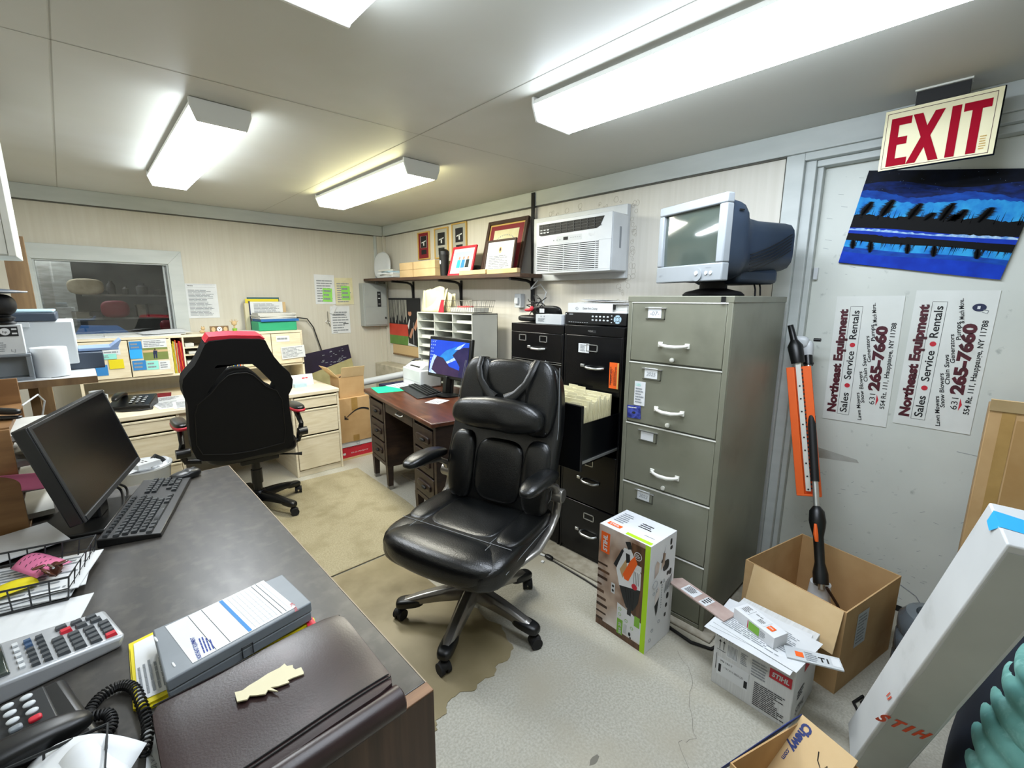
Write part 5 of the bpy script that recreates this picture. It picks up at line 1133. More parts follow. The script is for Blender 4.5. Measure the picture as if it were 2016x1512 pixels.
pic('framed_award', 'gold-framed award with a grey mat, rightmost of three on the wall', 2.612, 3.555, 1.885, .225, .30, 0, 'gold', .012, mats=('mat_grey',), deco=small_cert)
def big(b, W_, H_):
    b.mat('gold').rect(.0, W_, 0, H_, .0004).mat('maroon').rect(.012, W_-.012, .012, H_-.012, .0008).mat('cream_paper').rect(.06, W_-.06, .06, H_-.05, .0012).mat('print_grey')
    for k in range(13): a = PI*(.18+.64*k/12); b.quad([(W_/2+.13*math.cos(a)-.004, H_-.19+.09*math.sin(a), .0016), (W_/2+.13*math.cos(a)+.004, H_-.19+.09*math.sin(a), .0016), (W_/2+.13*math.cos(a)+.004, H_-.18+.09*math.sin(a), .0016), (W_/2+.13*math.cos(a)-.004, H_-.18+.09*math.sin(a), .0016)])
    b.lines(W_*.3, W_*.7, H_*.2, H_*.5, 6, .0016)
pic('large_certificate', 'large dark-framed certificate with a red mat leaning at the right end of the shelf', 2.475, 2.985, 1.694, .47, .45, 14, 'dark_brown', .03, .025, mats=('maroon',), deco=big)
def small(b, W_, H_):
    b.mat('tan').quad([(W_/2+.018*math.cos(i*PI/6), H_*.72+.026*math.sin(i*PI/6), .0006) for i in range(12)]).mat('dark_brown').quad([(W_/2+.009*math.cos(i*PI/6), H_*.73+.014*math.sin(i*PI/6), .0010) for i in range(12)]).mat('print_grey').lines(W_*.1, W_*.9, H_*.1, H_*.55, 8)
pic('small_certificate', 'smaller dark-framed white certificate with a seal standing before the large one', 2.405, 2.86, 1.694, .34, .27, 11, 'dark_brown', .016, .016, mats=('white_paper',), deco=small)
def fam(b, W_, H_):
    b.mat('sky_grey').rect(.028, W_-.028, .028, H_-.028, .0005).mat('light_grey_plastic').rect(.028, W_-.028, .028, .07, .0008)
    for x, m1 in ((.10, 'sky_blue'), (.16, 'note_blue'), (.22, 'dark_grey_plastic')):
        b.mat(m1).quad([(x-.026, .05, .001), (x+.026, .05, .001), (x+.02, .12, .001), (x-.02, .12, .001)]).mat('skin').quad([(x+.012*math.cos(i*PI/5), .135+.015*math.sin(i*PI/5), .0012) for i in range(10)])
pic('red_photo_frame', 'red picture frame with a photo of people in blue shirts on the long shelf', 2.395, 3.33, 1.696, .33, .26, 16, 'red', .02, .016, mats=('white_paper',), deco=fam, cat='photo frame')
o = MB('matte_black').sq((0, 0, .045), (.11, .2, .09), 2.5, 8).build('black_cap'); place(o, (2.545, 3.12, sz(3.1)+.002)); tag(o, 'black rounded object behind the red picture frame on the shelf', 'cap')
o = MB('peach' if False else 'pale_cardboard').bb(0, .035, -.17, .17, 0, .035).build('flat_carton', bev=.002); place(o, (2.352, 2.93, sz(2.93)), R(0)); tag(o, 'long low tan carton on the shelf edge, left one', 'box')
o = MB('pale_cardboard').bb(0, .035, -.17, .17, 0, .035).build('flat_carton', bev=.002); place(o, (2.352, 2.575, sz(2.6)), R(0)); tag(o, 'long low tan carton on the shelf edge below the certificates, right one', 'box')

# poster and cork board
M('po_red', '#c9432f', '#b53a29', ns=6, rough=.5); M('po_green', '#5f8a3a', '#537b32', ns=7, rough=.5)
t = thing('sports_poster', 'poster of a ball player in a black shirt before blurred white stripes', 'poster', (2.612, 4.80, .985))
MB('print_black').bb(0, .006, -.66, 0, 0, .52).build('sheet', t)
b = MB('po_green').frame((-.0005, 0, 0), FX, FYD).rect(0, .66, 0, .10, .0004).mat('po_red').rect(0, .66, .10, .23, .0004); b.mat('mat_grey'); random.seed(31)
for k in range(16): x = .01+k*.025; w = random.uniform(.008, .016); z = random.uniform(.24, .34); b.quad([(x, z, .0006), (x+w*.5, z-.02, .0006), (x+w, z, .0006), (x+w, .5, .0006), (x, .5, .0006)])
b.mat('white_paper').quad([(.40, .0, .001), (.60, .0, .001), (.58, .08, .001), (.42, .10, .001)])
b.mat('print_black').quad([(.42, .03, .0014), (.60, .0, .0014), (.61, .2, .0014), (.57, .30, .0014), (.45, .30, .0014), (.41, .22, .0014)]).quad([(.42, .40, .0014), (.47, .44, .0014), (.53, .42, .0014), (.55, .38, .0014), (.44, .37, .0014)])
b.mat('skin').quad([(.46+.035*math.cos(i*PI/6), .355+.03*math.sin(i*PI/6), .0012) for i in range(12)]).quad([(.53, .20, .0018), (.62, .33, .0018), (.65, .31, .0018), (.57, .17, .0018)]).quad([(.43, .1, .0018), (.5, .2, .0018), (.53, .18, .0018), (.47, .08, .0018)])
b.mat('white_paper').quad([(.41, .22, .0016), (.45, .30, .0016), (.46, .28, .0016), (.43, .18, .0016)]).quad([(.52, .0, .0016), (.525, .0, .0016), (.53, .26, .0016), (.525, .26, .0016)]); b.build('picture', t)
t = thing('cork_board', 'yellow-brown wood-framed board showing below the sports poster', 'board', (2.61, 4.735, .87)); MB('tan').bb(0, .018, -.56, 0, 0, .11).mat('brown_wood').bb(-.004, .02, -.56, 0, -.01, .006).build('board', t, bev=.002)
# ================================================================ WOODEN DESK AND ITS THINGS
M('old_wood', '#33241c', '#241813', sc=(2, 2, 12), ns=5, rough=.45, c3='#57402f', ns3=5, lo3=.58, hi3=.8)
M('old_wood_top', '#5c3423', '#452518', sc=(10, 1.2, 3), ns=5, rough=.3, c3='#7a5238', ns3=6, lo3=.6, hi3=.8)
DR = R(-8.5)
W = thing('wooden_desk', 'old dark wooden pedestal desk with a scuffed reddish top and a desktop screen', 'desk', (1.66, 3.44, 0), DR)
# local: +x away from the room (toward the wall), -y along the front toward the camera
MB('old_wood_top').bb(-.04, .74, -1.27, .03, .735, .765).build('desktop', W, bev=.007)
def ped(y0, y1):
    MB('old_wood').bb(0, .70, y0, y0+.018, .19, .735).bb(0, .70, y1-.018, y1, .19, .735).bb(.0, .02, y0, y1, .705, .735).bb(0, .7, y0+.018, y1-.018, .19, .205).bb(.68, .7, y0, y1, .205, .735).bb(-.004, .01, y0, y0+.035, .19, .735).bb(-.004, .01, y1-.035, y1, .19, .735).bb(-.004, .01, y0+.035, y1-.035, .19, .22).build('pedestal', W, bev=.003)
    for z0 in (.23, .39, .55):
        d = MB('old_wood').bb(-.008, .02, y0+.04, y1-.04, z0, z0+.145).build('drawer', W, bev=.004)
        yc = (y0+y1)/2
        MB('old_wood').sq((-.012, yc, z0+.073), (.02, (y1-y0)*.55, .05), 5, 8).build('raised_panel', d)
        MB('matte_black').sq((-.03, yc-.03, z0+.073), (.02, .06, .022), 2.5, 6).build('pull', d)
    for x in (.02, .66):
        for y in (y0+.02, y1-.02): MB('old_wood').hexa([(x-.018, y-.018, 0), (x+.018, y-.018, 0), (x+.018, y+.018, 0), (x-.018, y+.018, 0), (x-.024, y-.024, .20), (x+.024, y-.024, .20), (x+.024, y+.024, .20), (x-.024, y+.024, .20)]).mat('brushed_silver').bb(x-.019, x+.019, y-.019, y+.019, .0, .03).build('leg', W)
ped(-.36, .0); ped(-1.25, -.90)
MB('old_wood').bb(.0, .02, -1.0, -.36, .64, .735).prism([(0, 0)]*3, 0, 0).build('centre_drawer', W) if False else MB('old_wood').bb(-.002, .02, -.89, -.37, .645, .735).build('centre_drawer', W, bev=.003)
MB('aluminium').tube([(-.004, -.62, .69), (-.02, -.63, .685), (-.02, -.72, .685), (-.004, -.73, .69)], .005, 6).build('drawer_pull', W)
MB('old_wood').bb(.66, .68, -.9, -.36, .2, .735).build('back_panel', W)
DZ = .7658
# monitor with beach wallpaper
M('screen_blue', '#103fb4', '#101c7a', ns=2.2, rough=.3, emit=.10); M('screen_navy', '#15123a', '#241c46', ns=14, rough=.3, emit=.06); M('screen_teal', '#1f6fae', '#124a92', ns=9, rough=.3, emit=.10); M('screen_white', '#9fb0cc', '#6a86ae', ns=40, rough=.3, emit=.10)
M('screen_maroon', '#2f1d40', '#22163a', ns=12, rough=.3, emit=.06)
t = thing('desktop_monitor', 'lit desktop monitor with a blue rocky shore wallpaper on the wooden desk', 'monitor', (1.965, 2.79, DZ), rot=(0, R(7), R(3)))
MB('black_plastic').bb(0, .03, -.255, .245, .13, .445).build('housing', t, bev=.005)
SW, SHh = .46, .265
b = MB('screen_blue').frame((-.0008, .23, .155), FX, FYD).rect(0, SW, 0, SHh, .0002)
b.mat('screen_teal').quad([(.12, .06, .0005), (.22, .10, .0005), (.36, .19, .0005), (.33, .23, .0005), (.2, .19, .0005), (.1, .12, .0005)])
b.mat('screen_white').quad([(.0, .0, .0007), (.1, .0, .0007), (.05, .08, .0007), (.09, .14, .0007), (.05, .15, .0007), (.02, .09, .0007)]).quad([(.17, .09, .0007), (.2, .08, .0007), (.33, .13, .0007), (.35, .20, .0007), (.31, .15, .0007), (.25, .12, .0007)]).quad([(.30, .20, .0007), (.36, .21, .0007), (.42, .26, .0007), (.34, .23, .0007)])
b.mat('screen_maroon').quad([(.03, .03, .0009), (.10, .0, .0009), (.40, .0, .0009), (.38, .05, .0009), (.25, .07, .0009), (.17, .13, .0009), (.09, .14, .0009), (.06, .10, .0009)]).mat('screen_navy').quad([(.28, .16, .001), (.33, .20, .001), (.40, .225, .001), (.46, .23, .001), (.46, .0, .001), (.36, .0, .001), (.37, .08, .001), (.33, .12, .001)])
b.mat('screen_white')
for i in range(3):
    for j in range(9):
        if i < 2 or j < 2: b.rect(.01+i*.022, .018+i*.022, SHh-.02-j*.026, SHh-.012-j*.026, .0014)
b.rect(.03, .08, SHh-.006, SHh-.004, .0014)
b.build('screen', t)
b = MB('chrome').frame((-.0012, .23, .137), FX, FYD).fit('SAMSUNG', .2, 0, .05, .007, z=.0004); b.build('maker_badge', t)
MB('black_plastic').bb(.03, .05, -.03, .03, .02, .3).bb(-.02, .06, -.02, .02, .02, .15).build('stand', t, bev=.004); MB('black_plastic').lathe([(.11, 0), (.11, .01), (.04, .02), (0, .02)], 28, (.02, 0, 0)).build('base', t)
t = thing('keyboard', 'black keyboard with a wide palm rest on the wooden desk', 'keyboard', (1.90, 3.03, DZ), R(-14))
MB('dark_grey_plastic').hexa([(-.11, -.24, 0), (.09, -.24, 0), (.09, .24, 0), (-.11, .24, 0), (-.11, -.24, .006), (.09, -.24, .028), (.09, .24, .028), (-.11, .24, .006)]).build('base', t, bev=.004)
for r_ in range(5):
    for c in range(17): MB('black_plastic').box((-.025+r_*.024, -.215+c*.027, .022+r_*.0026), (.019, .022, .008)).build('key', t)
t = thing('laser_printer', 'small white laser printer left of the lit monitor on the wooden desk', 'printer', (2.07, 3.30, DZ), R(-6))
MB('white_plastic').bb(-.09, .11, -.17, .17, 0, .15).build('body', t, bev=.012, seg=3)
MB('light_grey_plastic').hexa([(-.08, -.15, .15), (.10, -.15, .15), (.10, .15, .15), (-.08, .15, .15), (-.02, -.14, .19), (.10, -.14, .185), (.10, .14, .185), (-.02, .14, .19)]).mat('matte_black').bb(-.06, -.0, -.10, .08, .155, .172).build('output_tray', t, bev=.006)
MB('light_grey_plastic').bb(-.0915, -.09, -.15, .15, .05, .052).build('tray_line', t)
MB('dark_grey_plastic').tube([(-.02, .19, .0), (-.03, .2, .09), (.0, .2, .17), (.05, .19, .2), (.09, .17, .2)], .008, 6).build('side_strap', t)
def sheet(name, mat, x, y, w, d_, rz_, label, n=6, z=DZ):
    b = MB(mat).bb(-w/2, w/2, -d_/2, d_/2, 0, .0012)
    if n: b.mat('print_grey').frame((-w/2, -d_/2, .0014), (1, 0, 0), (0, 1, 0)).lines(.02, w-.02, .02, d_-.02, n)
    o = b.build(name); place(o, (x, y, z), R(rz_)); return tag(o, label, 'paper')
sheet('green_folder', 'bright_green', 1.76, 3.31, .22, .26, -14, 'bright green paper at the left corner of the wooden desk', 0)
sheet('desk_sheet', 'white_paper', 1.93, 3.36, .2, .22, 10, 'white sheet between the green paper and the white printer', 4, z=DZ+.0014)
sheet('desk_sheet', 'white_paper', 1.80, 2.66, .14, .12, 20, 'small pale blue sheet near the front edge of the wooden desk', 3)
# literature sorter
M('sorter_grey', '#c9cbc4', '#bfc1ba', ns=4, rough=.5)
t = thing('mail_sorter', 'pale grey literature sorter with three columns of slots behind the monitor', 'sorter', (2.225, 3.575, DZ+.0005))
SWd, SHt = .80, .615
b = MB('sorter_grey').bb(0, .27, -SWd, -SWd+.008, 0, SHt).bb(0, .27, -.008, 0, 0, SHt).bb(0, .27, -SWd, 0, SHt-.008, SHt).bb(0, .27, -SWd, 0, 0, .008).bb(.262, .27, -SWd, 0, 0, SHt)
for c in (1, 2): b.bb(0.004, .262, -SWd*c/3-.003, -SWd*c/3+.003, .008, SHt-.008)
b.build('case', t, bev=.001)
for r_ in range(1, 8):
    for c in range(3): MB('sorter_grey').bb(.004, .26, -SWd*(c+1)/3+.004, -SWd*c/3-.004, r_*SHt/8-.0015, r_*SHt/8+.0015).build('shelf', t)
random.seed(12)
for r_ in range(2, 8):
    for c in range(3):
        if random.random() < .75:
            hh = random.uniform(.006, .03); yy = -SWd*(c+.5)/3
            o = MB('paper_stack').bb(.0, .22, -.105, .10, 0, hh).build('slot_papers'); place(o, (2.225+.025, 3.575+yy, DZ+.0025+r_*SHt/8+.0005+.0005)); tag(o, 'thin paper stack in a slot of the grey sorter', 'papers', 'papers in the sorter slots')
TZ = DZ+.0015+SHt
for i in range(5):
    b = MB('cream_paper'); b.grid(lambda u, v, i=i: (.02*i+.03*math.sin(v*3+i)*u, lerp(-.13, .13, v)+.01*i, lerp(0, .21-.015*i, u)+.02*math.sin(v*5+i*2)*u), 8, 10)
    o = b.build('standing_folder', solid=.003); place(o, (2.30+.002*i, 3.44-.035*i, TZ+.002), rot=(0, R(8), R([12, -8, 20, -14, 5][i]))); tag(o, 'cream folder standing loosely on top of the grey sorter', 'folder', 'cream folders on the sorter')
t = thing('red_stand_card', 'small red triangular card standing beside the wire basket', 'card', (2.25, 3.23, TZ+.0005)); MB('red').frame((0, .04, 0), FX, (.2, 0, 1)).prism([(0, 0), (.08, 0), (.055, .11), (.02, .11)], 0, .003).build('card', t)
def wire_basket(name, label, o_, w, d_, h_, flare, mat, nw, nd, rz=0, r=.0016, rim=.0025, grp=None):
    t = thing(name, label, 'wire basket', o_, rz, grp)
    def ring(z, g): return [(-w/2-g, -d_/2-g, z), (w/2+g, -d_/2-g, z), (w/2+g, d_/2+g, z), (-w/2-g, d_/2+g, z)]
    b = MB(mat)
    b.tube(ring(h_, flare), rim, 6, closed=True); b.build('rim', t)
    b = MB(mat); b.tube(ring(0.002, 0), rim, 6, closed=True).tube(ring(h_*.5, flare*.5), r, 5, closed=True)
    for i in range(nw+1):
        x = lerp(-1, 1, i/nw); b.tube([(x*(w/2+flare), -d_/2-flare, h_), (x*w/2, -d_/2, .002), (x*w/2, d_/2, .002), (x*(w/2+flare), d_/2+flare, h_)], r, 5)
    for i in range(nd+1):
        y = lerp(-1, 1, i/nd); b.tube([(-w/2-flare, y*(d_/2+flare), h_), (-w/2, y*d_/2, .002), (w/2, y*d_/2, .002), (w/2+flare, y*(d_/2+flare), h_)], r, 5)
    b.build('wire_mesh', t); return t
wire_basket('wire_basket', 'grey wire basket with papers on top of the grey sorter', (2.36, 2.98, TZ+.003), .2, .34, .10, .02, 'brushed_silver', 5, 14)
slab('basket_papers', 'paper_stack', 2.36, 2.98, TZ+.010, .16, .30, .035, 'white papers filling the wire basket on the sorter', 'papers', 2)
slab('red_booklet', 'red', 2.35, 3.02, TZ+.046, .05, .14, .012, 'small red booklet lying in the basket on the sorter', 'booklet', 8)

# ================================================================ RACING CHAIR (seen from behind)
M('mesh_black', '#040507', '#06070a', ns=200, rough=.75, spec=.3); M('pu_black', '#060709', rough=.38); M('pu_red', '#c9283c', '#b72334', ns=8, rough=.4)
M('leather', '#0a0b0c', '#0e1011', ns=6, rough=.3, bump=.12, bscale=220, spec=.55, rv=.06); M('stitch', '#7d8183', rough=.6); M('titanium', '#9a9792', '#8b8884', ns=5, rough=.3, metal=.8)
def caster(par, x, y, ang=0, mat='rubber', r=.026):
    b = MB(mat).at((x, y, 0), ang)
    for s in (-1, 1): b.cyl((0, s*.006, r), (0, s*.024, r), r, n=18)
    b.sq((0, 0, r+.008), (.05, .046, .045), 2.6, 6, lambda a, c, d: (a, c, max(d, -.004))).cyl((0, 0, r), (0, 0, r+.04), .006, n=8)
    return b.build('caster', par)
def star_base(par, mat, tipmat, angs, rad, hub_z=.11, tip_z=.075, wid=.028):
    MB(mat).lathe([(.045, hub_z-.045), (.05, hub_z-.02), (.047, hub_z+.02), (.038, hub_z+.035), (0, hub_z+.035)], 24).build('hub', par)
    for a in angs:
        ca, sa = math.cos(R(a)), math.sin(R(a)); b = MB(mat); sec = []
        n = 9
        v = []
        for i in range(n):
            s = i/(n-1); rr = lerp(.03, rad*.98, s); z = lerp(hub_z, tip_z, s)+.022*math.sin(s*PI*.85)*.6; w = lerp(wid*1.1, wid*.75, s); hh = lerp(.036, .018, s)
            for (yy, zz) in ((-w, -hh), (w, -hh), (w*.95, hh*.25), (w*.5, hh*.8), (-w*.5, hh*.8), (-w*.95, hh*.25)): v.append((rr*ca-yy*sa, rr*sa+yy*ca, z+zz))
        f = [(i*6+j, i*6+(j+1) % 6, (i+1)*6+(j+1) % 6, (i+1)*6+j) for i in range(n-1) for j in range(6)]+[(5, 4, 3, 2, 1, 0), tuple((n-1)*6+j for j in range(6))]
        b.add(v, f); arm = b.build('base_leg', par, bev=.004)
        MB(tipmat).at((rad*.86*ca, rad*.86*sa, tip_z+.012), R(a)).sq((0, 0, 0), (rad*.38, wid*1.95, .045), 3.5, 8, lambda x, y, z: (x, y, z-.10*(x+.05)*(1 if x > -.05 else 0))).build('foot_cap', arm)
        caster(par, rad*ca, rad*sa, R(a+55))
G = thing('racing_chair', 'black racing-style office chair with red trim seen from behind at the oak desk', 'office chair', (.77, 3.42, .0092))
star_base(G, 'black_plastic', 'black_plastic', [18, 90, 162, 234, -62], .31)
MB('black_plastic').cyl((0, 0, .12), (0, 0, .40), .028).cyl((0, 0, .2), (0, 0, .3), .036).build('gas_lift', G)
MB('black_plastic').bb(-.12, .12, -.14, .14, .385, .425).build('mechanism', G, bev=.01)
MB('black_plastic').tube([(.1, -.05, .40), (.22, -.12, .39), (.27, -.14, .385)], [.006, .006, .014], 8).build('lever', G)
MB('pu_black').sq((-.02, .06, .475), (.56, .52, .12), 4.5, 12).build('seat', G)
MB('pu_red').sq((-.02, .335, .48), (.40, .05, .09), 3, 8).build('seat_trim', G)
pn = Vector((0, .79, .20)).normalized(); p0 = Vector((0, 3.22, .45))
def gpt(px, py):
    d = _ray(px, py); o = Vector((0, 0, 1.5)); t_ = (p0-o).dot(pn)/d.dot(pn); return o+d*t_
up_g = Vector((0, -.20, .79)).normalized()
def g2(px, py): p = gpt(px, py); return (p.x, (p-p0).dot(up_g))
outer = [g2(*p) for p in [(404, 682), (412, 676), (455, 671), (512, 671), (523, 674), (530, 688), (540, 705), (556, 724), (570, 736), (577, 750), (576, 766), (569, 780), (571, 810), (577, 845), (579, 868), (574, 880), (545, 893), (500, 903), (455, 910), (400, 911), (388, 907), (379, 890), (374, 860), (372, 825), (370, 800), (362, 783), (359, 765), (361, 750), (371, 737), (383, 724), (393, 706), (399, 692)]]
hole = [g2(*p) for p in [(408, 779), (428, 748), (449, 725), (470, 721), (497, 720), (510, 730), (525, 745), (543, 763), (540, 770), (528, 764), (512, 748), (498, 737), (488, 733), (462, 734), (448, 739), (430, 758), (415, 776)]]
Go = Vector((.77, 3.42, 0))
pf = lambda x, y, z: tuple(Vector((x, 0, 0))+Vector((0, p0.y, p0.z))+up_g*y+pn*(z+.045)-Go)
plate(MB('mesh_black'), outer, [hole], pf, .085).build('backrest', G, bev=.018, seg=3, ang=50)
inn = [g2(*p) for p in [(418, 776), (432, 758), (450, 742), (465, 738), (487, 737), (500, 742), (525, 764), (545, 772), (556, 790), (562, 850), (560, 874), (500, 890), (455, 897), (400, 898), (388, 880), (384, 820), (390, 800)]]
plate(MB('pu_black'), [(x, y) for x, y in inn], [], lambda x, y, z: pf(x, y, z-.044), .006).build('back_panel', G, bev=.002) if False else None
b = MB('matte_black').tube([pf(x, y, -.044) for x, y in inn], .003, 6, closed=True); b.build('piping', G)
top = [g2(*p) for p in [(405, 679), (412, 668), (455, 665), (512, 665), (523, 671), (515, 676), (455, 676)]]
plate(MB('pu_red'), top, [], lambda x, y, z: pf(x, y, z+.012), .085).build('headrest_trim', G, bev=.008, seg=3)
plate(MB('pu_red'), [g2(*p) for p in [(408, 690), (455, 684), (520, 684), (560, 760), (560, 860), (470, 880), (395, 860), (380, 760)]], [], lambda x, y, z: pf(x*1, y, z+.05) if False else pf(x, y, z+.05), .01).build('front_panel', G) if False else None
for s, x in ((-1, -.395), (1, .315)):
    a = MB('titanium' if False else 'black_plastic').tube([(x*.78, .02, .43), (x*.98, .04, .44), (x*1.03, .03, .50), (x*1.02, -.02, .58), (x*1.0, .05, .66)], [.018, .02, .022, .016, .02], 10).build('arm_frame', G)
    MB('chrome').tube([(x*1.04, .0, .535), (x*1.035, -.01, .58), (x*1.01, .03, .64)], .009, 8).build('chrome_strip', a)
    MB('black_plastic').cyl((x*.93, -.03, .52), (x*1.12, -.03, .52), .03, n=18).build('pivot', a)
    MB('pu_red').sq((x, .06, .685), (.088, .27, .04), 3, 8).build('arm_rim', G)
    MB('leather').sq((x, .06, .70), (.082, .26, .045), 3, 8).build('arm_pad', G)

# ================================================================ LEATHER CHAIR
C = thing('leather_office_chair', 'black leather office chair with a neck pillow and silver arms in mid-room', 'office chair', (1.185, 1.50, 0), R(196.5))
star_base(C, 'titanium', 'black_plastic', [a-196.5 for a in (-149, -77, -5, 67, 139)], .345, hub_z=.15, tip_z=.082, wid=.034)
MB('black_plastic').cyl((0, 0, .15), (0, 0, .37), .03).cyl((0, 0, .18), (0, 0, .27), .042).build('gas_lift', C)
MB('black_plastic').bb(-.16, .14, -.1, .1, .35, .385).build('mechanism', C, bev=.01)
SX, SZt = .03, .50
def seatf(x, y, z): return (x, y*(1+.06*(x > 0)*x*3), z-.03*max(0, (x-.12)/.17)**2*(1 if z > 0 else .3)+.012*(abs(y)/.27)**2*(z > 0))
MB('leather').sq((SX-.01, 0, .44), (.56, .565, .125), 5, 16, seatf).build('seat', C)
MB('leather').sq((.195, 0, .447), (.215, .555, .142), 2.9, 16, lambda x, y, z: (x+.018-.25*y*y, y, z)).build('front_roll', C)
MB('leather').sq((-.07, 0, .498), (.36, .34, .04), 5, 12, lambda x, y, z: (x, y, z-.010*(1-(y/.17)**2))).build('seat_panel', C)
for s in (-1, 1): MB('leather').sq((-.07, s*.22, .493), (.37, .125, .055), 3.4, 10).build('seat_bolster', C)
b = MB('stitch')
for s in (-1, 1):
    b.tube([(lerp(-.24, .13, i/8), s*.172, .507-.0*i) for i in range(9)], .0012, 4)
    b.tube([(lerp(-.24, .20, i/8), s*.286, .478-.03*(i/8)**2) for i in range(9)], .0012, 4)
    b.tube([(.14+.10*math.sin(t_*PI/8*1.0), s*.185, .512-.02*t_*t_*.15) for t_ in range(6)], .0012, 4)
b.tube([(.13, y, .509) for y in (-.27, -.17, 0, .17, .27)], .0012, 4); b.build('seat_stitching', C)
MB('matte_black').bb(-.22, .24, -.24, .24, .36, .39).build('seat_pan', C, bev=.01)
# backrest: local frame, leaning away
bo = Vector((-.185, .018, .455)); bu = Vector((-.165, 0, .74)).normalized(); bf = Vector((bu.z, 0, -bu.x))   # bf faces forward
def BK(u, y, w): return tuple(bo+bu*u+bf*w+Vector((0, y, 0)))   # u up the back, w outward
def bsq(b, u, y, w, du, dy, dw, e, n, fn=None):
    def g(a, c, d):
        if fn: a, c, d = fn(a, c, d)
        p = bo+bu*(u+a)+Vector((0, y+c, 0))+bf*(w+d); return (p.x, p.y, p.z)
    return b.sq((0, 0, 0), (du, dy, dw), e, n, g)
HB_ = .73
def wback(a, c, d):   # taper and curl
    s = a/HB_+.5; k = 1.0-.10*max(0, s-.55)/.45-.12*max(0, .25-s)/.25
    return (a, c*k, d+.035*(abs(c)/.25)**2+.02*math.sin(s*PI*2))
b = MB('leather'); bsq(b, .37, 0, -.035, HB_, .52, .09, 6, 16, wback); b.build('backrest', C)
b = MB('leather'); bsq(b, .20, 0, .018, .30, .24, .07, 3.6, 12); b.build('lumbar_panel', C)
for s in (-1, 1):
    b = MB('leather'); bsq(b, .20, s*.185, .025, .34, .13, .09, 3.2, 12, lambda a, c, d: (a, c, d)); b.build('back_bolster', C)
    b = MB('leather'); bsq(b, .56, s*.165, .022, .35, .14, .085, 3.2, 12, lambda a, c, d, s=s: (a, c-.02*s*(a > 0)*(a/.17), d)); b.build('back_bolster', C)
b = MB('leather'); bsq(b, .60, 0, .02, .26, .26, .07, 3.4, 12); b.build('head_panel', C)
def pil(a, c, d):
    q = 1+.02*math.sin(c*40+a*30)+.015*math.sin(c*23); return (a*q-.25*c*c, c, d*q)
b = MB('leather'); bsq(b, .47, 0, .105, .155, .43, .135, 2.7, 18, pil); b.build('neck_pillow', C)
for s in (-1, 1):
    b = MB('leather'); b.tube([BK(.735, s*.13, .0), BK(.73, s*.135, .05), BK(.68, s*.13, .074), BK(.62, s*.11, .082), BK(.57, s*.07, .085), BK(.54, s*.03, .09)], [.013, .014, .015, .016, .018, .028], 8, flat=.35); b.build('pillow_strap', C)
b = MB('stitch')
for s in (-1, 1):
    for dd in (0, .006):
        b.tube([BK(u, s*(.252-.008*max(0, (u-.45)/.28)*3-(.03 if u < .08 else 0)+dd*.5), .022+dd) for u in [.06+.065*i for i in range(11)]], .0011, 4)
    b.tube([BK(lerp(.62, .74, i/5), s*(.155+.0*i), .06-.012*i*i/5) for i in range(6)], .0011, 4)
b.tube([BK(.41-.0, lerp(-.21, .21, i/10), .066-.02*abs(i-5)/5) for i in range(11)], .0011, 4)
b.build('back_stitching', C)
for s in (-1, 1):
    y = s*.315
    a = MB('titanium').tube([(.10, s*.25, .40), (.06, s*.285, .405), (-.04, y, .42), (-.16, y, .45), (-.235, y, .50), (-.255, y, .555), (-.24, y, .60)], [.018, .022, .024, .022, .022, .022, .024], 12, flat=.6).build('arm_bracket', C)
    MB('titanium').cyl((-.245, y-.035, .60), (-.245, y+.035, .60), .033, n=24).build('arm_pivot', a, bev=.004)
    MB('titanium').tube([(-.24, y, .60), (-.22, y, .65), (-.16, y, .685), (-.08, y, .70), (.02, y, .705)], [.026, .022, .02, .018, .014], 12, flat=.7).build('arm_link', a)
    MB('leather').sq((-.065, y, .735), (.30, .095, .055), 2.8, 12, lambda x, yy, z: (x, yy*(1+.25*x), z-.6*(x-.02)**2)).build('arm_pad', C)
    b = MB('stitch').tube([(-.065+.146*math.cos(q*PI/12), y+.044*math.sin(q*PI/12)*(1+.25*.146*math.cos(q*PI/12)), .733-.6*(.146*math.cos(q*PI/12)-.02)**2) for q in range(24)], .0011, 4, closed=True); b.build('arm_stitching', C)

for ch in C.children:
    if ch.name.split('.')[0] in ('seat', 'front_roll', 'seat_panel', 'seat_bolster', 'seat_stitching'): ch.scale = (1.07, 1.08, 1.0)
    if ch.name.split('.')[0] in ('backrest', 'lumbar_panel', 'back_bolster', 'head_panel', 'neck_pillow', 'pillow_strap', 'back_stitching'): ch.scale = (1.0, 1.14, 1.03)
# ================================================================ NEAR DESK
M('laminate_dark', '#3e3b37', '#302e2c', sc=(3, 1, 1), ns=9, rough=.36, c3='#524e48', ns3=26, lo3=.5, hi3=.8, spec=.5, rv=.06)
M('laminate_edge', '#93836d', rough=.5)
M('walnut', '#4d382c', '#37281f', sc=(16, 16, .6), ns=3, rough=.45, c3='#5e4738', ns3=4, sc3=(8, 8, .5))
M('walnut_light', '#8e6a4b', '#6e4f37', sc=(1, 12, 12), ns=4, rough=.5)
M('leather_brown', '#2b1a1a', '#231516', ns=6, rough=.34, bump=.03, bscale=260, c3='#3b2525', ns3=9, lo3=.55, hi3=.85, spec=.6, rv=.06)
K = thing('laminate_desk', 'dark laminate-topped desk with walnut end panel in the left foreground', 'desk', (0, .66, 0))
DXL, DXR, DL = -.48, .40, 1.60
MB('laminate_dark').bb(DXL, DXR, 0, DL, .732, .76).build('desktop', K, bev=.002)
MB('laminate_edge').bb(DXR, DXR+.0025, 0, DL, .733, .759).bb(DXL, DXR, DL, DL+.0025, .733, .759).build('edge_band', K)
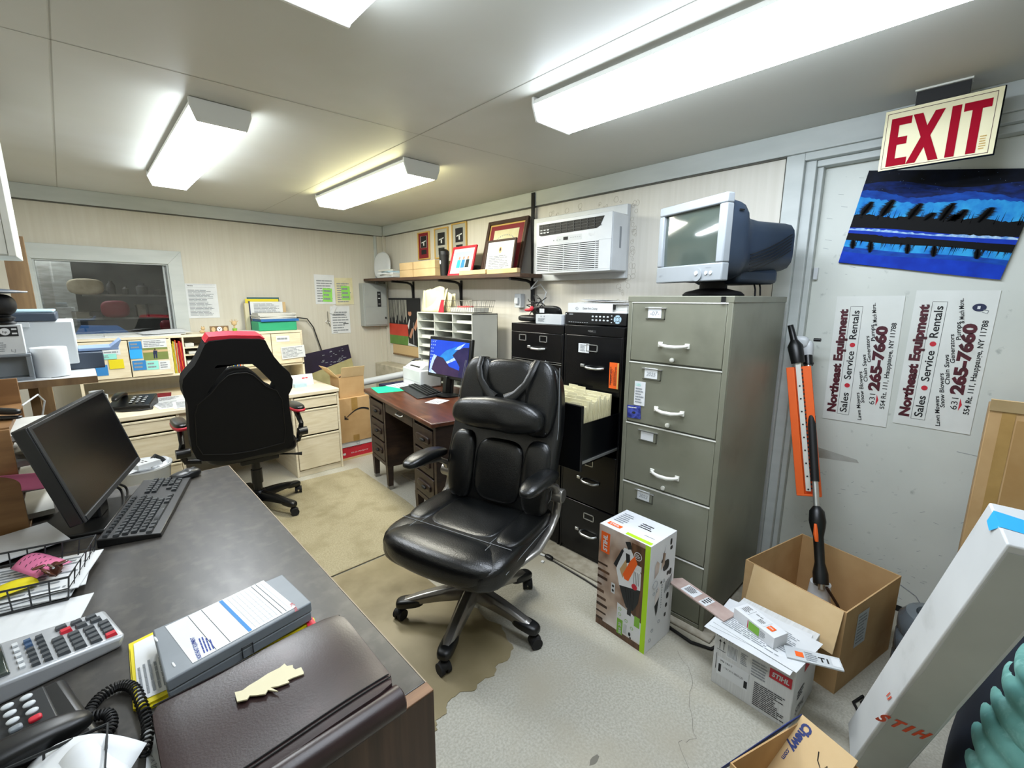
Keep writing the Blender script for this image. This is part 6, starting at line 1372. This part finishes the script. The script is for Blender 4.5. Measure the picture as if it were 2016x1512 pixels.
MB('walnut').bb(DXL, DXR+.002, -.026, -.001, 0, .757).mat('walnut_light').bb(DXL, DXR+.002, -.026, -.001, .757, .7605).build('end_panel', K, bev=.001)
MB('walnut').bb(DXL, DXR-.03, DL-.03, DL, 0, .732).build('end_panel', K)
MB('walnut').bb(.05, .07, .01, DL-.03, .25, .732).build('modesty_panel', K)
TZ7 = .7603
def cat_(P, s):
    k = len(P)-1; i = min(int(s*k), k-1); f = s*k-i; a = P[max(i-1, 0)]; b_ = P[i]; c_ = P[i+1]; d_ = P[min(i+2, k)]
    return .5*((2*b_)+(c_-a)*f+(2*a-5*b_+4*c_-d_)*f*f+(3*b_-a-3*c_+d_)*f**3)
# dark monitor (faces +x)
M('screen_off', '#08090b', rough=.22, spec=.6)
t = thing('computer_monitor', 'large switched-off black monitor in profile at the left edge of the dark desk', 'monitor', (.018, 1.985, TZ7), R(-16.9))
ml = R(-15)
def ms(b): b.T = Matrix.Translation((0, 0, .10)) @ Matrix.Rotation(ml, 4, 'Y'); return b
ms(MB('black_plastic')).bb(-.035, 0, -.287, .287, 0, .305).build('housing', t, bev=.004)
ms(MB('dark_grey_plastic')).bb(0, .004, -.287, -.272, 0, .305).bb(0, .004, .278, .287, 0, .305).bb(0, .004, -.272, .278, .295, .305).bb(0, .006, -.272, .278, 0, .016).build('bezel', t, bev=.001)
ms(MB('screen_off')).bb(.0005, .002, -.272, .278, .016, .295).build('screen', t)
MB('black_plastic').bb(-.09, -.04, -.04, .04, .01, .26).build('stand', t, bev=.008); MB('black_plastic').bb(-.19, .0, -.15, .14, 0, .014).build('base', t, bev=.005)
b = MB('matte_black'); cp = [wz(215, 955, .86), wz(238, 965, .80), wz(242, 1000, .768), wz(222, 1028, .766), wz(196, 1020, .766), wz(175, 1000, .768)]
b.tube([cat_(cp, i/30) for i in range(31)], .0045, 8); cp = [wz(222, 950, .87), wz(248, 960, .79), wz(246, 985, .768), wz(200, 1008, .766), wz(160, 1022, .766)]
b.tube([cat_(cp, i/30) for i in range(31)], .004, 8)
tag(b.build('monitor_cable'), 'black cables looping on the desk between the dark monitor and its keyboard', 'cable')
# keyboard
M('key_grey', '#26292c', '#2e3235', ns=30, rough=.35)
t = thing('keyboard', 'full-size black keyboard in front of the dark monitor on the laminate desk', 'keyboard', (.10, 1.955, TZ7), R(-17.5))
MB('black_plastic').hexa([(-.078, -.25, .0), (.078, -.25, 0), (.078, .25, 0), (-.078, .25, 0), (-.078, -.25, .028), (.078, -.25, .014), (.078, .25, .014), (-.078, .25, .028)]).build('base', t, bev=.003)
kz = lambda x: .0235-x*.09
n_k = 0
rows = [-.060, -.034, -.014, .006, .026, .046]
def key(x, y, w, l=.0165):
    MB('key_grey').hexa([(x-w/2, y-l/2, kz(x)-.003), (x+w/2, y-l/2, kz(x)-.003), (x+w/2, y+l/2, kz(x)-.003), (x-w/2, y+l/2, kz(x)-.003), (x-w/2*.8, y-l/2*.82, kz(x)+.004), (x+w/2*.8, y-l/2*.82, kz(x)+.004), (x+w/2*.8, y+l/2*.82, kz(x)+.004), (x-w/2*.8, y+l/2*.82, kz(x)+.004)]).build('key', t)
ys = -.236
for i in range(13): key(rows[0], ys+.006+i*.0235+(.008 if i else 0), .013, .0175)
for r_ in (1, 2, 3):
    n_ = [14, 13, 12][r_-1]
    for i in range(n_): key(rows[r_], ys+.004+i*.0227+[0, .006, .012][r_-1], .0165, .0185)
for i in range(11): key(rows[4], ys+.022+i*.0232, .0165, .0185)
for y, l in ((ys+.006, .026), (ys+.036, .022), (ys+.062, .022), (ys+.148, .135), (ys+.235, .022), (ys+.262, .022), (ys+.29, .022)): key(rows[5], y, .0165, l)
for r_ in (1, 2):
    for i in range(3): key(rows[r_], .112+i*.0215, .0165)
key(rows[4], .134, .0165)
for i in range(3): key(rows[5], .112+i*.0215, .0165)
for r_ in (1, 2, 3, 4):
    for i in range(4): key(rows[r_], .178+i*.0195, .0165, .0165)
key(rows[5], .188, .0165, .034); key(rows[5], .218, .0165)
t = thing('mouse', 'black computer mouse at the far end of the dark laminate desk', 'mouse', (.235, 2.205, TZ7), R(-70))
MB('black_plastic').sq((0, 0, .016), (.062, .115, .036), 2.6, 12, lambda x, y, z: (x, y, max(z, -.012)*(1.0+.25*(y > 0)))).build('mouse_body', t)
MB('dark_grey_plastic').sq((0, .03, .034), (.008, .022, .012), 2.4, 6).build('wheel', t)

# grey form box with receipts
c = [wz(300, 1240, .822), wz(326, 1343, .822), wz(613, 1185, .822), wz(556, 1130, .822)]
bz = .776
t = thing('form_box', 'grey plastic form holder box with a white receipt sheet showing through its lid', 'form holder', (c[1].x, c[1].y, bz))
o_ = Vector((c[1].x, c[1].y, 0)); q = [Vector((p.x, p.y, 0))-o_ for p in c]     # 0 far-left,1 near-left,2 near-right,3 far-right
def inset(pts, k): m = sum(pts, Vector())/4; return [m+(p-m)*k for p in pts]
def boxpoly(b, pts, z0, z1): return b.hexa([(p.x, p.y, z0) for p in (pts[1], pts[2], pts[3], pts[0])]+[(p.x, p.y, z1) for p in (pts[1], pts[2], pts[3], pts[0])])
boxpoly(MB('grey_plastic'), inset(q, .99), 0, .022).build('tray', t, bev=.003)
boxpoly(MB('grey_plastic'), q, .0225, .046).build('lid', t, bev=.003, seg=3)
ux = (q[2]-q[1]).normalized(); uy = (q[0]-q[1]).normalized(); L1 = (q[2]-q[1]).length; L2 = (q[0]-q[1]).length
b = MB('white_paper').frame((q[1].x, q[1].y, .0463), tuple(ux), tuple(uy)); b.rect(.045, L1-.03, .01, L2-.012, .0004)
b.mat('note_blue').rect(.145, .152, .012, L2-.014, .0008).mat('print_black').rect(.085, .0858, .012, L2-.014, .0008).rect(.11, .1108, .012, L2-.014, .0008).rect(L1-.05, L1-.0492, .012, L2-.014, .0008).rect(L1-.06, L1-.0592, .012, L2-.014, .0008).mat('print_grey')
for i in range(9): b.rect(.16+i*.009, .1603+i*.009, .015, L2-.02, .0008)
for i in range(8): b.rect(.158, L1-.065, .02+i*.013, .0203+i*.013, .0008)
b.frame((q[1].x, q[1].y, .0463), tuple(uy), tuple(-ux)).mat('print_blue').fit('NORTHEAST EQUIPMENT', .02, -.058, .075, .007, z=.0009, bold=.02).lines(.03, .085, -.082, -.062, 4, z=.0009).mat('red').fit('No. 24', .03, -L1+.034, .035, .008, z=.0009)
b.build('receipt', t)
b = MB('print_black').frame((q[1].x, q[1].y, .0463), tuple(ux), tuple(uy)); 
b.mat('white_plastic').sq((.022, .035, 0), (.004, .016, .002), 3, 4).sq((.022, L2-.04, 0), (.004, .022, .002), 3, 4); b.build('rivet', t)
b = MB('dark_grey_plastic').tube([tuple(q[1]+ux*.125-uy*.001+Vector((0, 0, z))) for z in (.005, .03)], .001, 4).tube([tuple(q[1]+ux*.145-uy*.001+Vector((0, 0, z))) for z in (.005, .03)], .001, 4).tube([tuple(q[1]+ux*s_-uy*.001+Vector((0, 0, .03))) for s_ in (.125, .145)], .001, 4); b.build('latch_line', t)
# yellow folders under the form box
def polyslab(name, mat, px, z, th_, label, cat, grp=None, extra=None):
    P_ = [wz(a, b_, z+th_) for a, b_ in px]; m = P_[0]
    b = MB(mat).prism([(p.x-m.x, p.y-m.y) for p in P_], 0, th_)
    if extra: extra(b, [(p.x-m.x, p.y-m.y) for p in P_], th_)
    o = b.build(name); place(o, (m.x, m.y, z)); return tag(o, label, cat, grp)
polyslab('yellow_folder', 'yellow', [(253, 1268), (262, 1396), (296, 1392), (622, 1228), (618, 1216), (300, 1245)], TZ7, .005, 'bright yellow folder lowest under the grey form box', 'folder')
polyslab('yellow_folder', 'yellow', [(256, 1275), (266, 1398), (618, 1224), (612, 1215), (310, 1240)], TZ7+.0055, .004, 'bright yellow folder directly beneath the white form on the dark desk', 'folder')
polyslab('white_form', 'white_paper', [(263, 1268), (272, 1382), (520, 1272), (500, 1240), (310, 1245)], TZ7+.010, .0012, 'white form sheet sticking out left of the grey form box', 'paper',
         extra=lambda b, p, h_: b.mat('print_grey').frame((p[1][0]+.004, p[1][1]+.01, h_+.0003), (0, 1, 0), (-1, .0, 0)).lines(.0, .10, -.05, -.0, 6))
polyslab('red_tab_card', 'red', [(600, 1216), (606, 1234), (622, 1226), (614, 1214)], TZ7+.0100, .002, 'orange-red tab showing at the right end of the yellow folders', 'tab')
# leather portfolio
t = thing('leather_portfolio', 'worn dark brown leather portfolio with a torn cream label, bottom of the laminate desk', 'portfolio', (.17, .765, TZ7))
PWd, PD = .335, .275
b = MB('leather_brown').sq((0, .012, .042), (PWd, PD-.02, .014), 12, 14, lambda x, y, z: (x, y, z+.004*math.sin(x*14)+.003*math.sin(y*20))); b.build('cover', t)
MB('leather_brown').tube([(-PWd/2, -.125, .024), (-PWd/2+.004, -.125, .024), (PWd/2-.004, -.125, .024), (PWd/2, -.125, .024)], [.018, .024, .024, .018], 18).build('spine', t)
MB('leather_brown').sq((0, .005, .006), (PWd, PD-.01, .011), 12, 8).build('back_cover', t)
MB('paper_stack').bb(-PWd/2+.006, PWd/2-.01, -.115, .125, .012, .036).build('pages', t)
b = MB('matte_black')
for y in (-.088, -.096): b.tube([(lerp(-PWd/2+.005, PWd/2-.005, i/12), y, .0505+.004*math.sin(lerp(-PWd/2, PWd/2, i/12)*14)+.003*math.sin(y*20)) for i in range(13)], .0014, 5)
b.tube([(-PWd/2+.004, .134, .047), (0, .136, .049), (PWd/2-.004, .134, .047)], .0016, 5); b.build('seam', t)
lab = [(800, 862), (845, 852), (885, 822), (940, 790), (1000, 750), (1070, 715), (1100, 690), (1115, 705), (1150, 698), (1152, 716), (1165, 725), (1200, 712), (1215, 740), (1215, 752), (1150, 775), (1118, 790), (1130, 802), (1060, 826), (1015, 833), (1062, 857), (1000, 848), (985, 872), (930, 880), (890, 882), (875, 905), (815, 918)]
lab = [(x/3.055+200, y/3.055+1080) for x, y in lab]
P_ = [wz(a, b_, .8155)-Vector((.17, .765, TZ7)) for a, b_ in lab]
b = MB('cream'); b.prism([(p.x, p.y) for p in P_], .0525, .0548); b.build('torn_label', t)
# calculator
t = thing('printing_calculator', 'silver desk calculator with grey and red keys at the left edge of the dark desk', 'calculator', (-.012, 1.185, TZ7), R(10))
M('silver_plastic', '#b4b7ba', '#a9acb0', ns=5, rough=.32, metal=.3)
b = MB('silver_plastic'); b.hexa([(-.30, 0, 0), (-.012, 0, 0), (-.012, .15, 0), (-.30, .165, 0), (-.30, 0, .055), (-.0, .006, .024), (-.006, .145, .024), (-.30, .165, .055)]); b.build('body', t, bev=.008, seg=3)
cz = lambda x: .0245+(-x)*.103+.001
M('key_mid', '#43474b', rough=.45); M('slate_key', '#3d5575', rough=.45)
def ck(x, y, w, l, m='key_mid'):
    MB(m).hexa([(x-l/2, y-w/2, cz(x)-.002), (x+l/2, y-w/2, cz(x)-.002), (x+l/2, y+w/2, cz(x)-.002), (x-l/2, y+w/2, cz(x)-.002), (x-l*.4, y-w*.38, cz(x)+.005), (x+l*.4, y-w*.38, cz(x)+.005), (x+l*.4, y+w*.38, cz(x)+.005), (x-l*.4, y+w*.38, cz(x)+.005)]).build('key', t)
for i in range(4):
    for j in range(4): ck(-.022-i*.024, .022+j*.019, .015, .019, 'red' if (i == 0 and j == 0) else 'key_mid')
for i in range(3): ck(-.03-i*.024, .104, .015, .019, 'red' if i == 2 else 'key_mid'); ck(-.034-i*.024, .124, .015, .019)
for i in range(2):
    for j in range(6): ck(-.116-i*.017, .02+j*.019, .012, .012, 'slate_key' if (i == 1 and j > 3) else 'key_mid')
M('lcd', '#3d4640', '#2b322e', ns=9, rough=.1, spec=.8)
MB('lcd').hexa([(-.215, .02, .046), (-.165, .02, .042), (-.165, .14, .042), (-.215, .14, .046), (-.235, .02, .066), (-.168, .02, .048), (-.168, .14, .048), (-.235, .14, .066)]).build('display', t, bev=.002)
b = MB('white_plastic'); [b.box((-.150, .03+k*.022, cz(-.150)+.001), (.008, .012, .004)) for k in range(5)]; b.build('slider', t)
# black phone
t = thing('desk_phone', 'black telephone with oval pale buttons in the lower left corner', 'telephone', (-.07, .965, TZ7), R(12))
b = MB('black_plastic').hexa([(-.24, -.06, 0), (-.0, -.06, 0), (-.005, .135, 0), (-.24, .135, 0), (-.24, -.06, .045), (-.0, -.06, .04), (-.01, .125, .055), (-.24, .13, .06)]); b.build('base', t, bev=.012, seg=3)
MB('dark_grey_plastic').hexa([(-.235, .0, .046), (-.035, .0, .044), (-.035, .118, .052), (-.235, .12, .056), (-.235, .0, .052), (-.037, .002, .049), (-.037, .116, .0585), (-.235, .118, .062)]).build('button_panel', t, bev=.002)
for i in range(6):
    for j in range(4):
        x = -.06-i*.022; y = .098-j*.021; m_ = 'red' if (i == 0 and j == 3) else ('light_grey_plastic' if j < 3 else 'grey_plastic')
        MB(m_).sq((x-(.01 if i > 1 else 0), y-.012*(i % 2)*.0, .054+.066*(y-.0)*.9+.004+.0006*i), (.016, .0125, .007), 2.2 if j < 3 else 4, 5).build('button', t)
MB('black_plastic').sq((-.13, -.035, .066), (.25, .052, .04), 3, 12, lambda x, y, z: (x, y, z-.9*x*x+.008)).build('handset', t)
pts = []; n_ = 420
path = [Vector(p) for p in ((-.02, -.05, .02), (.012, -.03, .012), (.02, .01, .012), (.0, .035, .012), (.02, .065, .012), (.05, .07, .012), (.065, .04, .012), (.06, -.02, .012), (.05, -.08, .012), (.03, -.13, .014))]
for i in range(n_+1):
    s_ = i/n_; p = cat_(path, s_); dp = cat_(path, min(1, s_+.01))-cat_(path, max(0, s_-.01)); dp.normalize(); sd = Vector((-dp.y, dp.x, 0)).normalized(); a = s_*2*PI*52
    pts.append(p+sd*.008*math.cos(a)+Vector((0, 0, .008*math.sin(a))))
MB('matte_black').tube(pts, .0021, 6).build('coiled_cord', t)
# wire trays
wire_basket('wire_tray', 'dark wire letter tray with papers beside the black monitor base', (-.21, 1.60, TZ7+.004), .26, .20, .065, .012, 'dark_grey_plastic', 8, 5, R(-14), .0018, .0028)
wire_basket('wire_tray', 'dark wire letter tray with curled papers at the bottom left corner of the photo', (-.20, .745, TZ7+.004), .26, .24, .075, .012, 'dark_grey_plastic', 8, 6, R(-4), .0018, .0028)
random.seed(15)
for i in range(4):
    b = MB('white_paper').bb(-.13, .125, -.10, .095, 0, .0022).mat('print_grey').frame((-.13, -.10, .0025), (1, 0, 0), (0, 1, 0)).lines(.01, .24, .01, .18, 11); o = b.build('tray_paper'); place(o, (-.205+.008*i, 1.60+.004*i, TZ7+.0085+i*.0046), R(-14+[2, -5, 8, -2][i])); tag(o, 'white handwritten sheet lying in the wire tray by the monitor', 'paper', 'sheets in the wire tray')
b = MB('white_paper').bb(-.14, .14, -.07, .07, 0, .002); o = b.build('under_tray_sheet'); place(o, (-.215, 1.435, TZ7+.0002), R(-14)); tag(o, 'white sheet on the desk between the wire tray and the calculator', 'paper')
def curl(name, mat, x, y, z, w, d_, rz_, label, amp=.02, lines=0, ry=0):
    b = MB(mat); b.grid(lambda u, v: (lerp(-w/2, w/2, u), lerp(-d_/2, d_/2, v), amp*math.sin(u*2.6+.3)*(.3+v)), 10, 8)
    if lines:
        b.mat('print_black')
        for k in range(lines):
            yy = lerp(-d_*.3, d_*.35, k/max(1, lines-1)); v_ = yy/d_+.5
            for q_ in range(5):
                x0 = lerp(-w*.35, w*.3, q_/5); u0 = x0/w+.5; b.tube([(x0, yy, amp*math.sin(u0*2.6+.3)*(.3+v_)+.0012), (x0+w*.08, yy+.004, amp*math.sin((u0+.08)*2.6+.3)*(.3+v_)+.0012)], .0006, 4)
    o = b.build(name, solid=.0006); place(o, (x, y, z), rot=(0, ry, R(rz_))); return tag(o, label, 'note')
curl('pink_note', 'pink_note', -.155, 1.635, TZ7+.036, .075, .10, 30, 'curled pink handwritten note on the papers in the wire tray', .022, 4)
curl('lime_note', 'yellow', -.20, 1.56, TZ7+.034, .08, .05, 10, 'yellow-green sticky note on the papers in the wire tray', .008)
t = thing('hair_clip', 'brown plastic claw hair clip lying on the wire tray papers', 'hair clip', (-.135, 1.575, TZ7+.034), R(20))
M('clip_brown', '#5a3325', '#4a281c', ns=9, rough=.25)
b = MB('clip_brown')
for s in (-1, 1): b.sq((s*.008, 0, .014), (.008, .055, .022), 3, 8, lambda x, y, z, s=s: (x+s*.8*z, y, z))
b.sq((-.018, .012, .028), (.026, .014, .006), 2.5, 6).sq((.018, -.012, .028), (.026, .014, .006), 2.5, 6)
for k in range(5):
    for s in (-1, 1): b.cyl((s*.012, -.022+k*.011, .010), (s*-.002, -.022+k*.011, .002), .002, .001, n=5)
b.build('claw', t); MB('chrome').cyl((0, -.015, .024), (0, .015, .024), .003, n=8).build('spring', t)
_q = wz(112, 1560, TZ7+.06); curl('curled_sheet', 'white_paper', _q.x, _q.y, TZ7+.045, .15, .13, -35, 'large curled blank sheet in the corner wire tray', .03)
_q = wz(208, 1530, TZ7+.05); curl('curled_sheet', 'white_paper', _q.x-.01, _q.y-.01, TZ7+.050, .07, .12, 12, 'smaller curled sheet at the right of the corner wire tray', .03)
slab('tray_notebook', 'navy', -.22, .72, TZ7+.009, .2, .18, .014, 'dark notebook at the bottom of the corner wire tray', 'notebook', -6)
# calendar booklet
def calx(b, p, h_):
    b.mat('folder_green').frame((0, 0, h_+.0003), (1, 0, 0), (0, 1, 0)); random.seed(19)
t = thing('calendar', 'colourful July 2026 wall calendar partly under the brown portfolio', 'calendar', (-.018, .80, TZ7), R(-8))
MB('print_black').bb(0, .08, -.16, .095, 0, .004).build('page', t)
b = MB('white_paper').frame((0, -.16, .0043), (0, 1, 0), (-1, 0, 0)); b.rect(.14, .255, -.02, -.0, .0006).mat('folder_green').rect(.0, .138, -.02, 0, .0006).mat('print_grey').fit('JULY 2026', .165, -.014, .06, .008, z=.0012); random.seed(23)
for k in range(34):
    x = random.uniform(.02, .245); y = random.uniform(-.07, -.026); m_ = random.choice(['white_paper', 'white_paper', 'folder_green', 'peach', 'red', 'orange']); b.mat(m_); r_ = random.uniform(.004, .011)
    b.quad([(x+r_*math.cos(a*PI/3+k), y+r_*.8*math.sin(a*PI/3+k), .0008+.00002*k) for a in range(6)])
b.build('print', t)
curl('torn_sheet', 'white_paper', .008, .85, TZ7+.007, .03, .10, 10, 'narrow torn white sheet edge between calendar and portfolio', .003)

# wooden organiser with papers
t = thing('desk_organizer', 'brown wooden pigeonhole organizer stuffed with papers at the left edge', 'organizer', (-.20, 2.02, TZ7))
M('organiser_wood', '#916b42', '#7a5733', sc=(1, 1, 6), ns=5, rough=.5)
b = MB('organiser_wood').bb(-.27, 0, 0, .014, 0, .34).bb(-.27, 0, .46, .474, 0, .44).bb(-.27, -.256, .014, .46, 0, .44).bb(-.27, .0, .014, .46, 0, .01)
b.build('case', t, bev=.001)
for z in (.10, .19, .28): MB('organiser_wood').bb(-.256, -.002, .014, .46, z, z+.008).build('shelf', t)
MB('organiser_wood').bb(-.256, 0, .014, .46, .33, .345).build('top', t)
random.seed(27)
for i, (z, lab_) in enumerate(((.0110, 'bottom'), (.1090, 'second'), (.1990, 'third'), (.2890, 'top'))):
    o = MB('paper_stack').bb(-.2, .045+.012*i, -.15, .15, 0, .018).build('slot_mail'); place(o, (-.2, 2.26-.01*i, TZ7+z), R([4, -6, 8, -3][i])); tag(o, 'white envelopes poking out of the '+lab_+' slot of the wooden organizer', 'mail')
curl('pink_note', 'pink_note', -.20, 2.0, TZ7+.17, .07, .12, 70, 'pink note hanging from the front of the wooden organizer', .02, ry=R(65))
curl('pale_note', 'cream_paper', -.15, 2.10, TZ7+.205, .07, .10, 60, 'pale yellow handwritten note hanging on the wooden organizer', .02, ry=R(55))
curl('leaning_sheet', 'white_paper', -.165, 2.18, TZ7+.235, .10, .14, 20, 'white sheet sliding out of an upper slot of the wooden organizer', .02, ry=R(30))
slab('desk_envelope', 'white_paper', -.225, 1.90, TZ7+.016, .19, .20, .003, 'white envelope on the monitor base by the wooden organizer', 'envelope', 16)
t = thing('stapler', 'black stapler on top of the wooden organizer', 'stapler', (-.24, 2.18, TZ7+.3455), R(60)); MB('black_plastic').sq((0, 0, .006), (.03, .14, .012), 4, 6).build('base', t); MB('black_plastic').sq((0, .0, .024), (.026, .14, .02), 4, 8, lambda x, y, z: (x, y, z+.1*(y+.07))).build('arm', t)
b = MB('white_plastic').tube([(-.19, 2.36, 1.115), (-.15, 2.42, 1.14), (-.14, 2.5, 1.10), (-.16, 2.52, 1.02), (-.19, 2.51, .9)], .003, 6); tag(b.build('phone_line'), 'thin white cord hanging behind the wooden organizer', 'cord')

# printer shelf
t = thing('printer_shelf', 'white-topped wooden shelf at the left carrying a printer and a paper roll', 'shelf', (-.48, 2.6, 1.14))
MB('white_plastic').bb(0, .502, 0, .66, .004, .03).mat('brown_wood').bb(0, .503, -.002, 0.0, .0, .029).bb(.502, .5035, 0, .66, 0, .029).bb(0, .502, 0, .66, 0, .004).build('board', t)
MB('brown_wood').bar((.27, .62, -1.14), (.27, .62, 0), .05, .035).build('leg', t); MB('brown_wood').bar((.03, .05, -1.14), (.03, .05, 0), .04, .04).build('leg', t)
o = MB('brown_wood').bb(-.02, .06, -.02, .02, 0, 1.80).build('wood_post'); place(o, (-.215, 3.42, 0)); tag(o, 'bare brown timber post rising beside the window at the left edge', 'post')
t = thing('inkjet_printer', 'white office printer with a dark blue-grey scanner lid left of the window', 'printer', (-.24, 3.02, 1.1705))
MB('light_grey_plastic').bb(-.22, .215, -.16, .17, .03, .225).build('body', t, bev=.006)
M('slate', '#3f4a58', '#374150', ns=5, rough=.45)
MB('slate').bb(-.22, .165, -.165, .16, .226, .262).mat('sky_grey').bb(-.215, .16, -.16, .155, .262, .274).build('scanner_lid', t, bev=.005)
MB('light_grey_plastic').bb(-.05, .08, -.168, -.16, .20, .222).build('control_lip', t, bev=.002)
MB('slate').bb(.12, .30, -.14, .13, .0, .075).build('paper_tray', t, bev=.004)
M('blue_grey', '#8fa3c4', '#8197bb', ns=5, rough=.4)
MB('blue_grey').bb(.216, .36, -.1, .1, .078, .092).build('output_tray', t, bev=.002); MB('blue_grey').hexa([(.33, -.1, .092), (.36, -.1, .092), (.36, .05, .092), (.33, .05, .092), (.37, -.1, .125), (.375, -.1, .125), (.375, .05, .125), (.37, .05, .125)]).build('tray_stop', t)
MB('slate').bb(-.21, .12, -.15, .15, .0, .03).build('foot', t)
o = MB('white_paper').lathe([(.055, 0), (.057, .003), (.057, .118), (.055, .121), (.02, .121), (.018, .116), (0, .116)], 32).build('paper_roll'); place(o, (-.112, 2.70, 1.1727)); tag(o, 'upright roll of white paper on the shelf in front of the printer', 'paper roll')
o = MB('white_paper').prism([(-.30, -.045), (.02, -.02), (.035, .07), (-.30, .07)], 0, .0014).build('shelf_sheet'); place(o, (-.14, 2.64, 1.1706)); tag(o, 'white sheet lying on the front edge of the printer shelf', 'paper')
t = thing('paper_tray_stack', 'smoky grey plastic tray standing at the left end of the printer shelf', 'tray', (-.28, 2.655, 1.1727)); MB('grey_plastic').bb(-.15, .12, -.035, .03, 0, .012).bb(-.15, .12, -.035, .03, .095, .105).bb(.105, .12, -.035, .03, .012, .095).bb(-.15, .12, .02, .03, .012, .095).build('tray', t, bev=.002)
t = thing('ink_box', 'white ink cartridge box with a black square logo above the grey tray', 'box', (-.30, 2.655, 1.2785))
MB('white_plastic').bb(-.1, .128, -.03, .025, 0, .115).build('carton', t, bev=.001); b = MB('print_black').frame((.0, -.0306, 0), (1, 0, 0), (0, 0, 1)).rect(.05, .118, .07, .108, .0004).mat('white_paper'); b.quad([(.083+.014*math.cos(i*PI/8), .089+.014*math.sin(i*PI/8), .0008) for i in range(16)]).rect(.101, .115, .095, .101, .0008).rect(.101, .115, .078, .084, .0008).mat('print_black').fit('hp', .076, .084, .013, .009, z=.0014, shear=.2).mat('print_grey').lines(.05, .08, .01, .05, 5).fit('LJ', .09, .01, .012, .01); b.build('print', t)
t = thing('dark_figure', 'dark rounded object with a flat pale-edged brim at the far left above the ink box', 'ornament', (-.215, 2.65, 1.3945))
MB('black_plastic').lathe([(.03, 0), (.034, .006), (.026, .012), (.03, .02), (.034, .026), (.02, .034), (.02, .036), (0, .036)], 20).build('base', t)
MB('matte_black').sq((0, 0, .075), (.085, .08, .085), 2.3, 10).build('head', t)
MB('slate').lathe([(.0, 0), (.075, .004), (.08, .008), (.05, .014), (0, .02)], 28, (.0, 0, .118)).mat('white_plastic').tube([(.076*math.cos(a*PI/14), .076*math.sin(a*PI/14), .126) for a in range(28)], .003, 6, closed=True).build('brim', t)
t = thing('wall_cabinet', 'white wall cabinet cut off by the upper left edge of the photo', 'cabinet', (-.48, 2.72, 1.66)); M('cabinet_white', '#d3d3cb', '#c9c9c1', ns=4, rough=.4); MB('cabinet_white').bb(0, .328, .0, .34, 0, .50).build('carcass', t, bev=.003); MB('cabinet_white').bb(.308, .330, -.018, -.001, 0, .50).bb(0.002, .307, -.016, -.001, .006, .48).build('door', t, bev=.002)

# waste bin at the far end of the desk
t = thing('waste_bin', 'white plastic waste bin with a crumpled bag beyond the far end of the dark desk', 'bin', (.155, 3.42, .0095))
MB('white_plastic').lathe([(.10, 0), (.145, .47), (.155, .48), (.155, .49), (.138, .485), (.095, .01), (0, .01)], 36).build('tub', t)
b = MB('white_paper'); b.grid(lambda u, v: ((.138-.1*v)*math.cos(2*PI*u)*(1+.05*math.sin(u*30)), (.138-.1*v)*math.sin(2*PI*u)*(1+.05*math.sin(u*30)), .48-.04*v+.02*math.sin(u*19+v*9)), 60, 8, cu=True); b.build('bin_liner', t)
t = thing('adapter', 'cream power adapter with four slots lying in the waste bin', 'adapter', (.17, 3.36, .505), R(25)); MB('white_plastic').bb(-.06, .06, -.05, .05, 0, .03).mat('print_black').bb(-.02, -.012, -.02, .0, .03, .0305).bb(-.0, .008, -.02, .0, .03, .0305).bb(-.02, -.012, .01, .03, .03, .0305).bb(.0, .008, .01, .03, .03, .0305).build('case', t, bev=.004)
MB('dark_grey_plastic').tube([(.05, .02, .02), (.09, .05, .03), (.12, .04, -.0), (.13, .0, -.04)], .012, 8).build('cable', t)
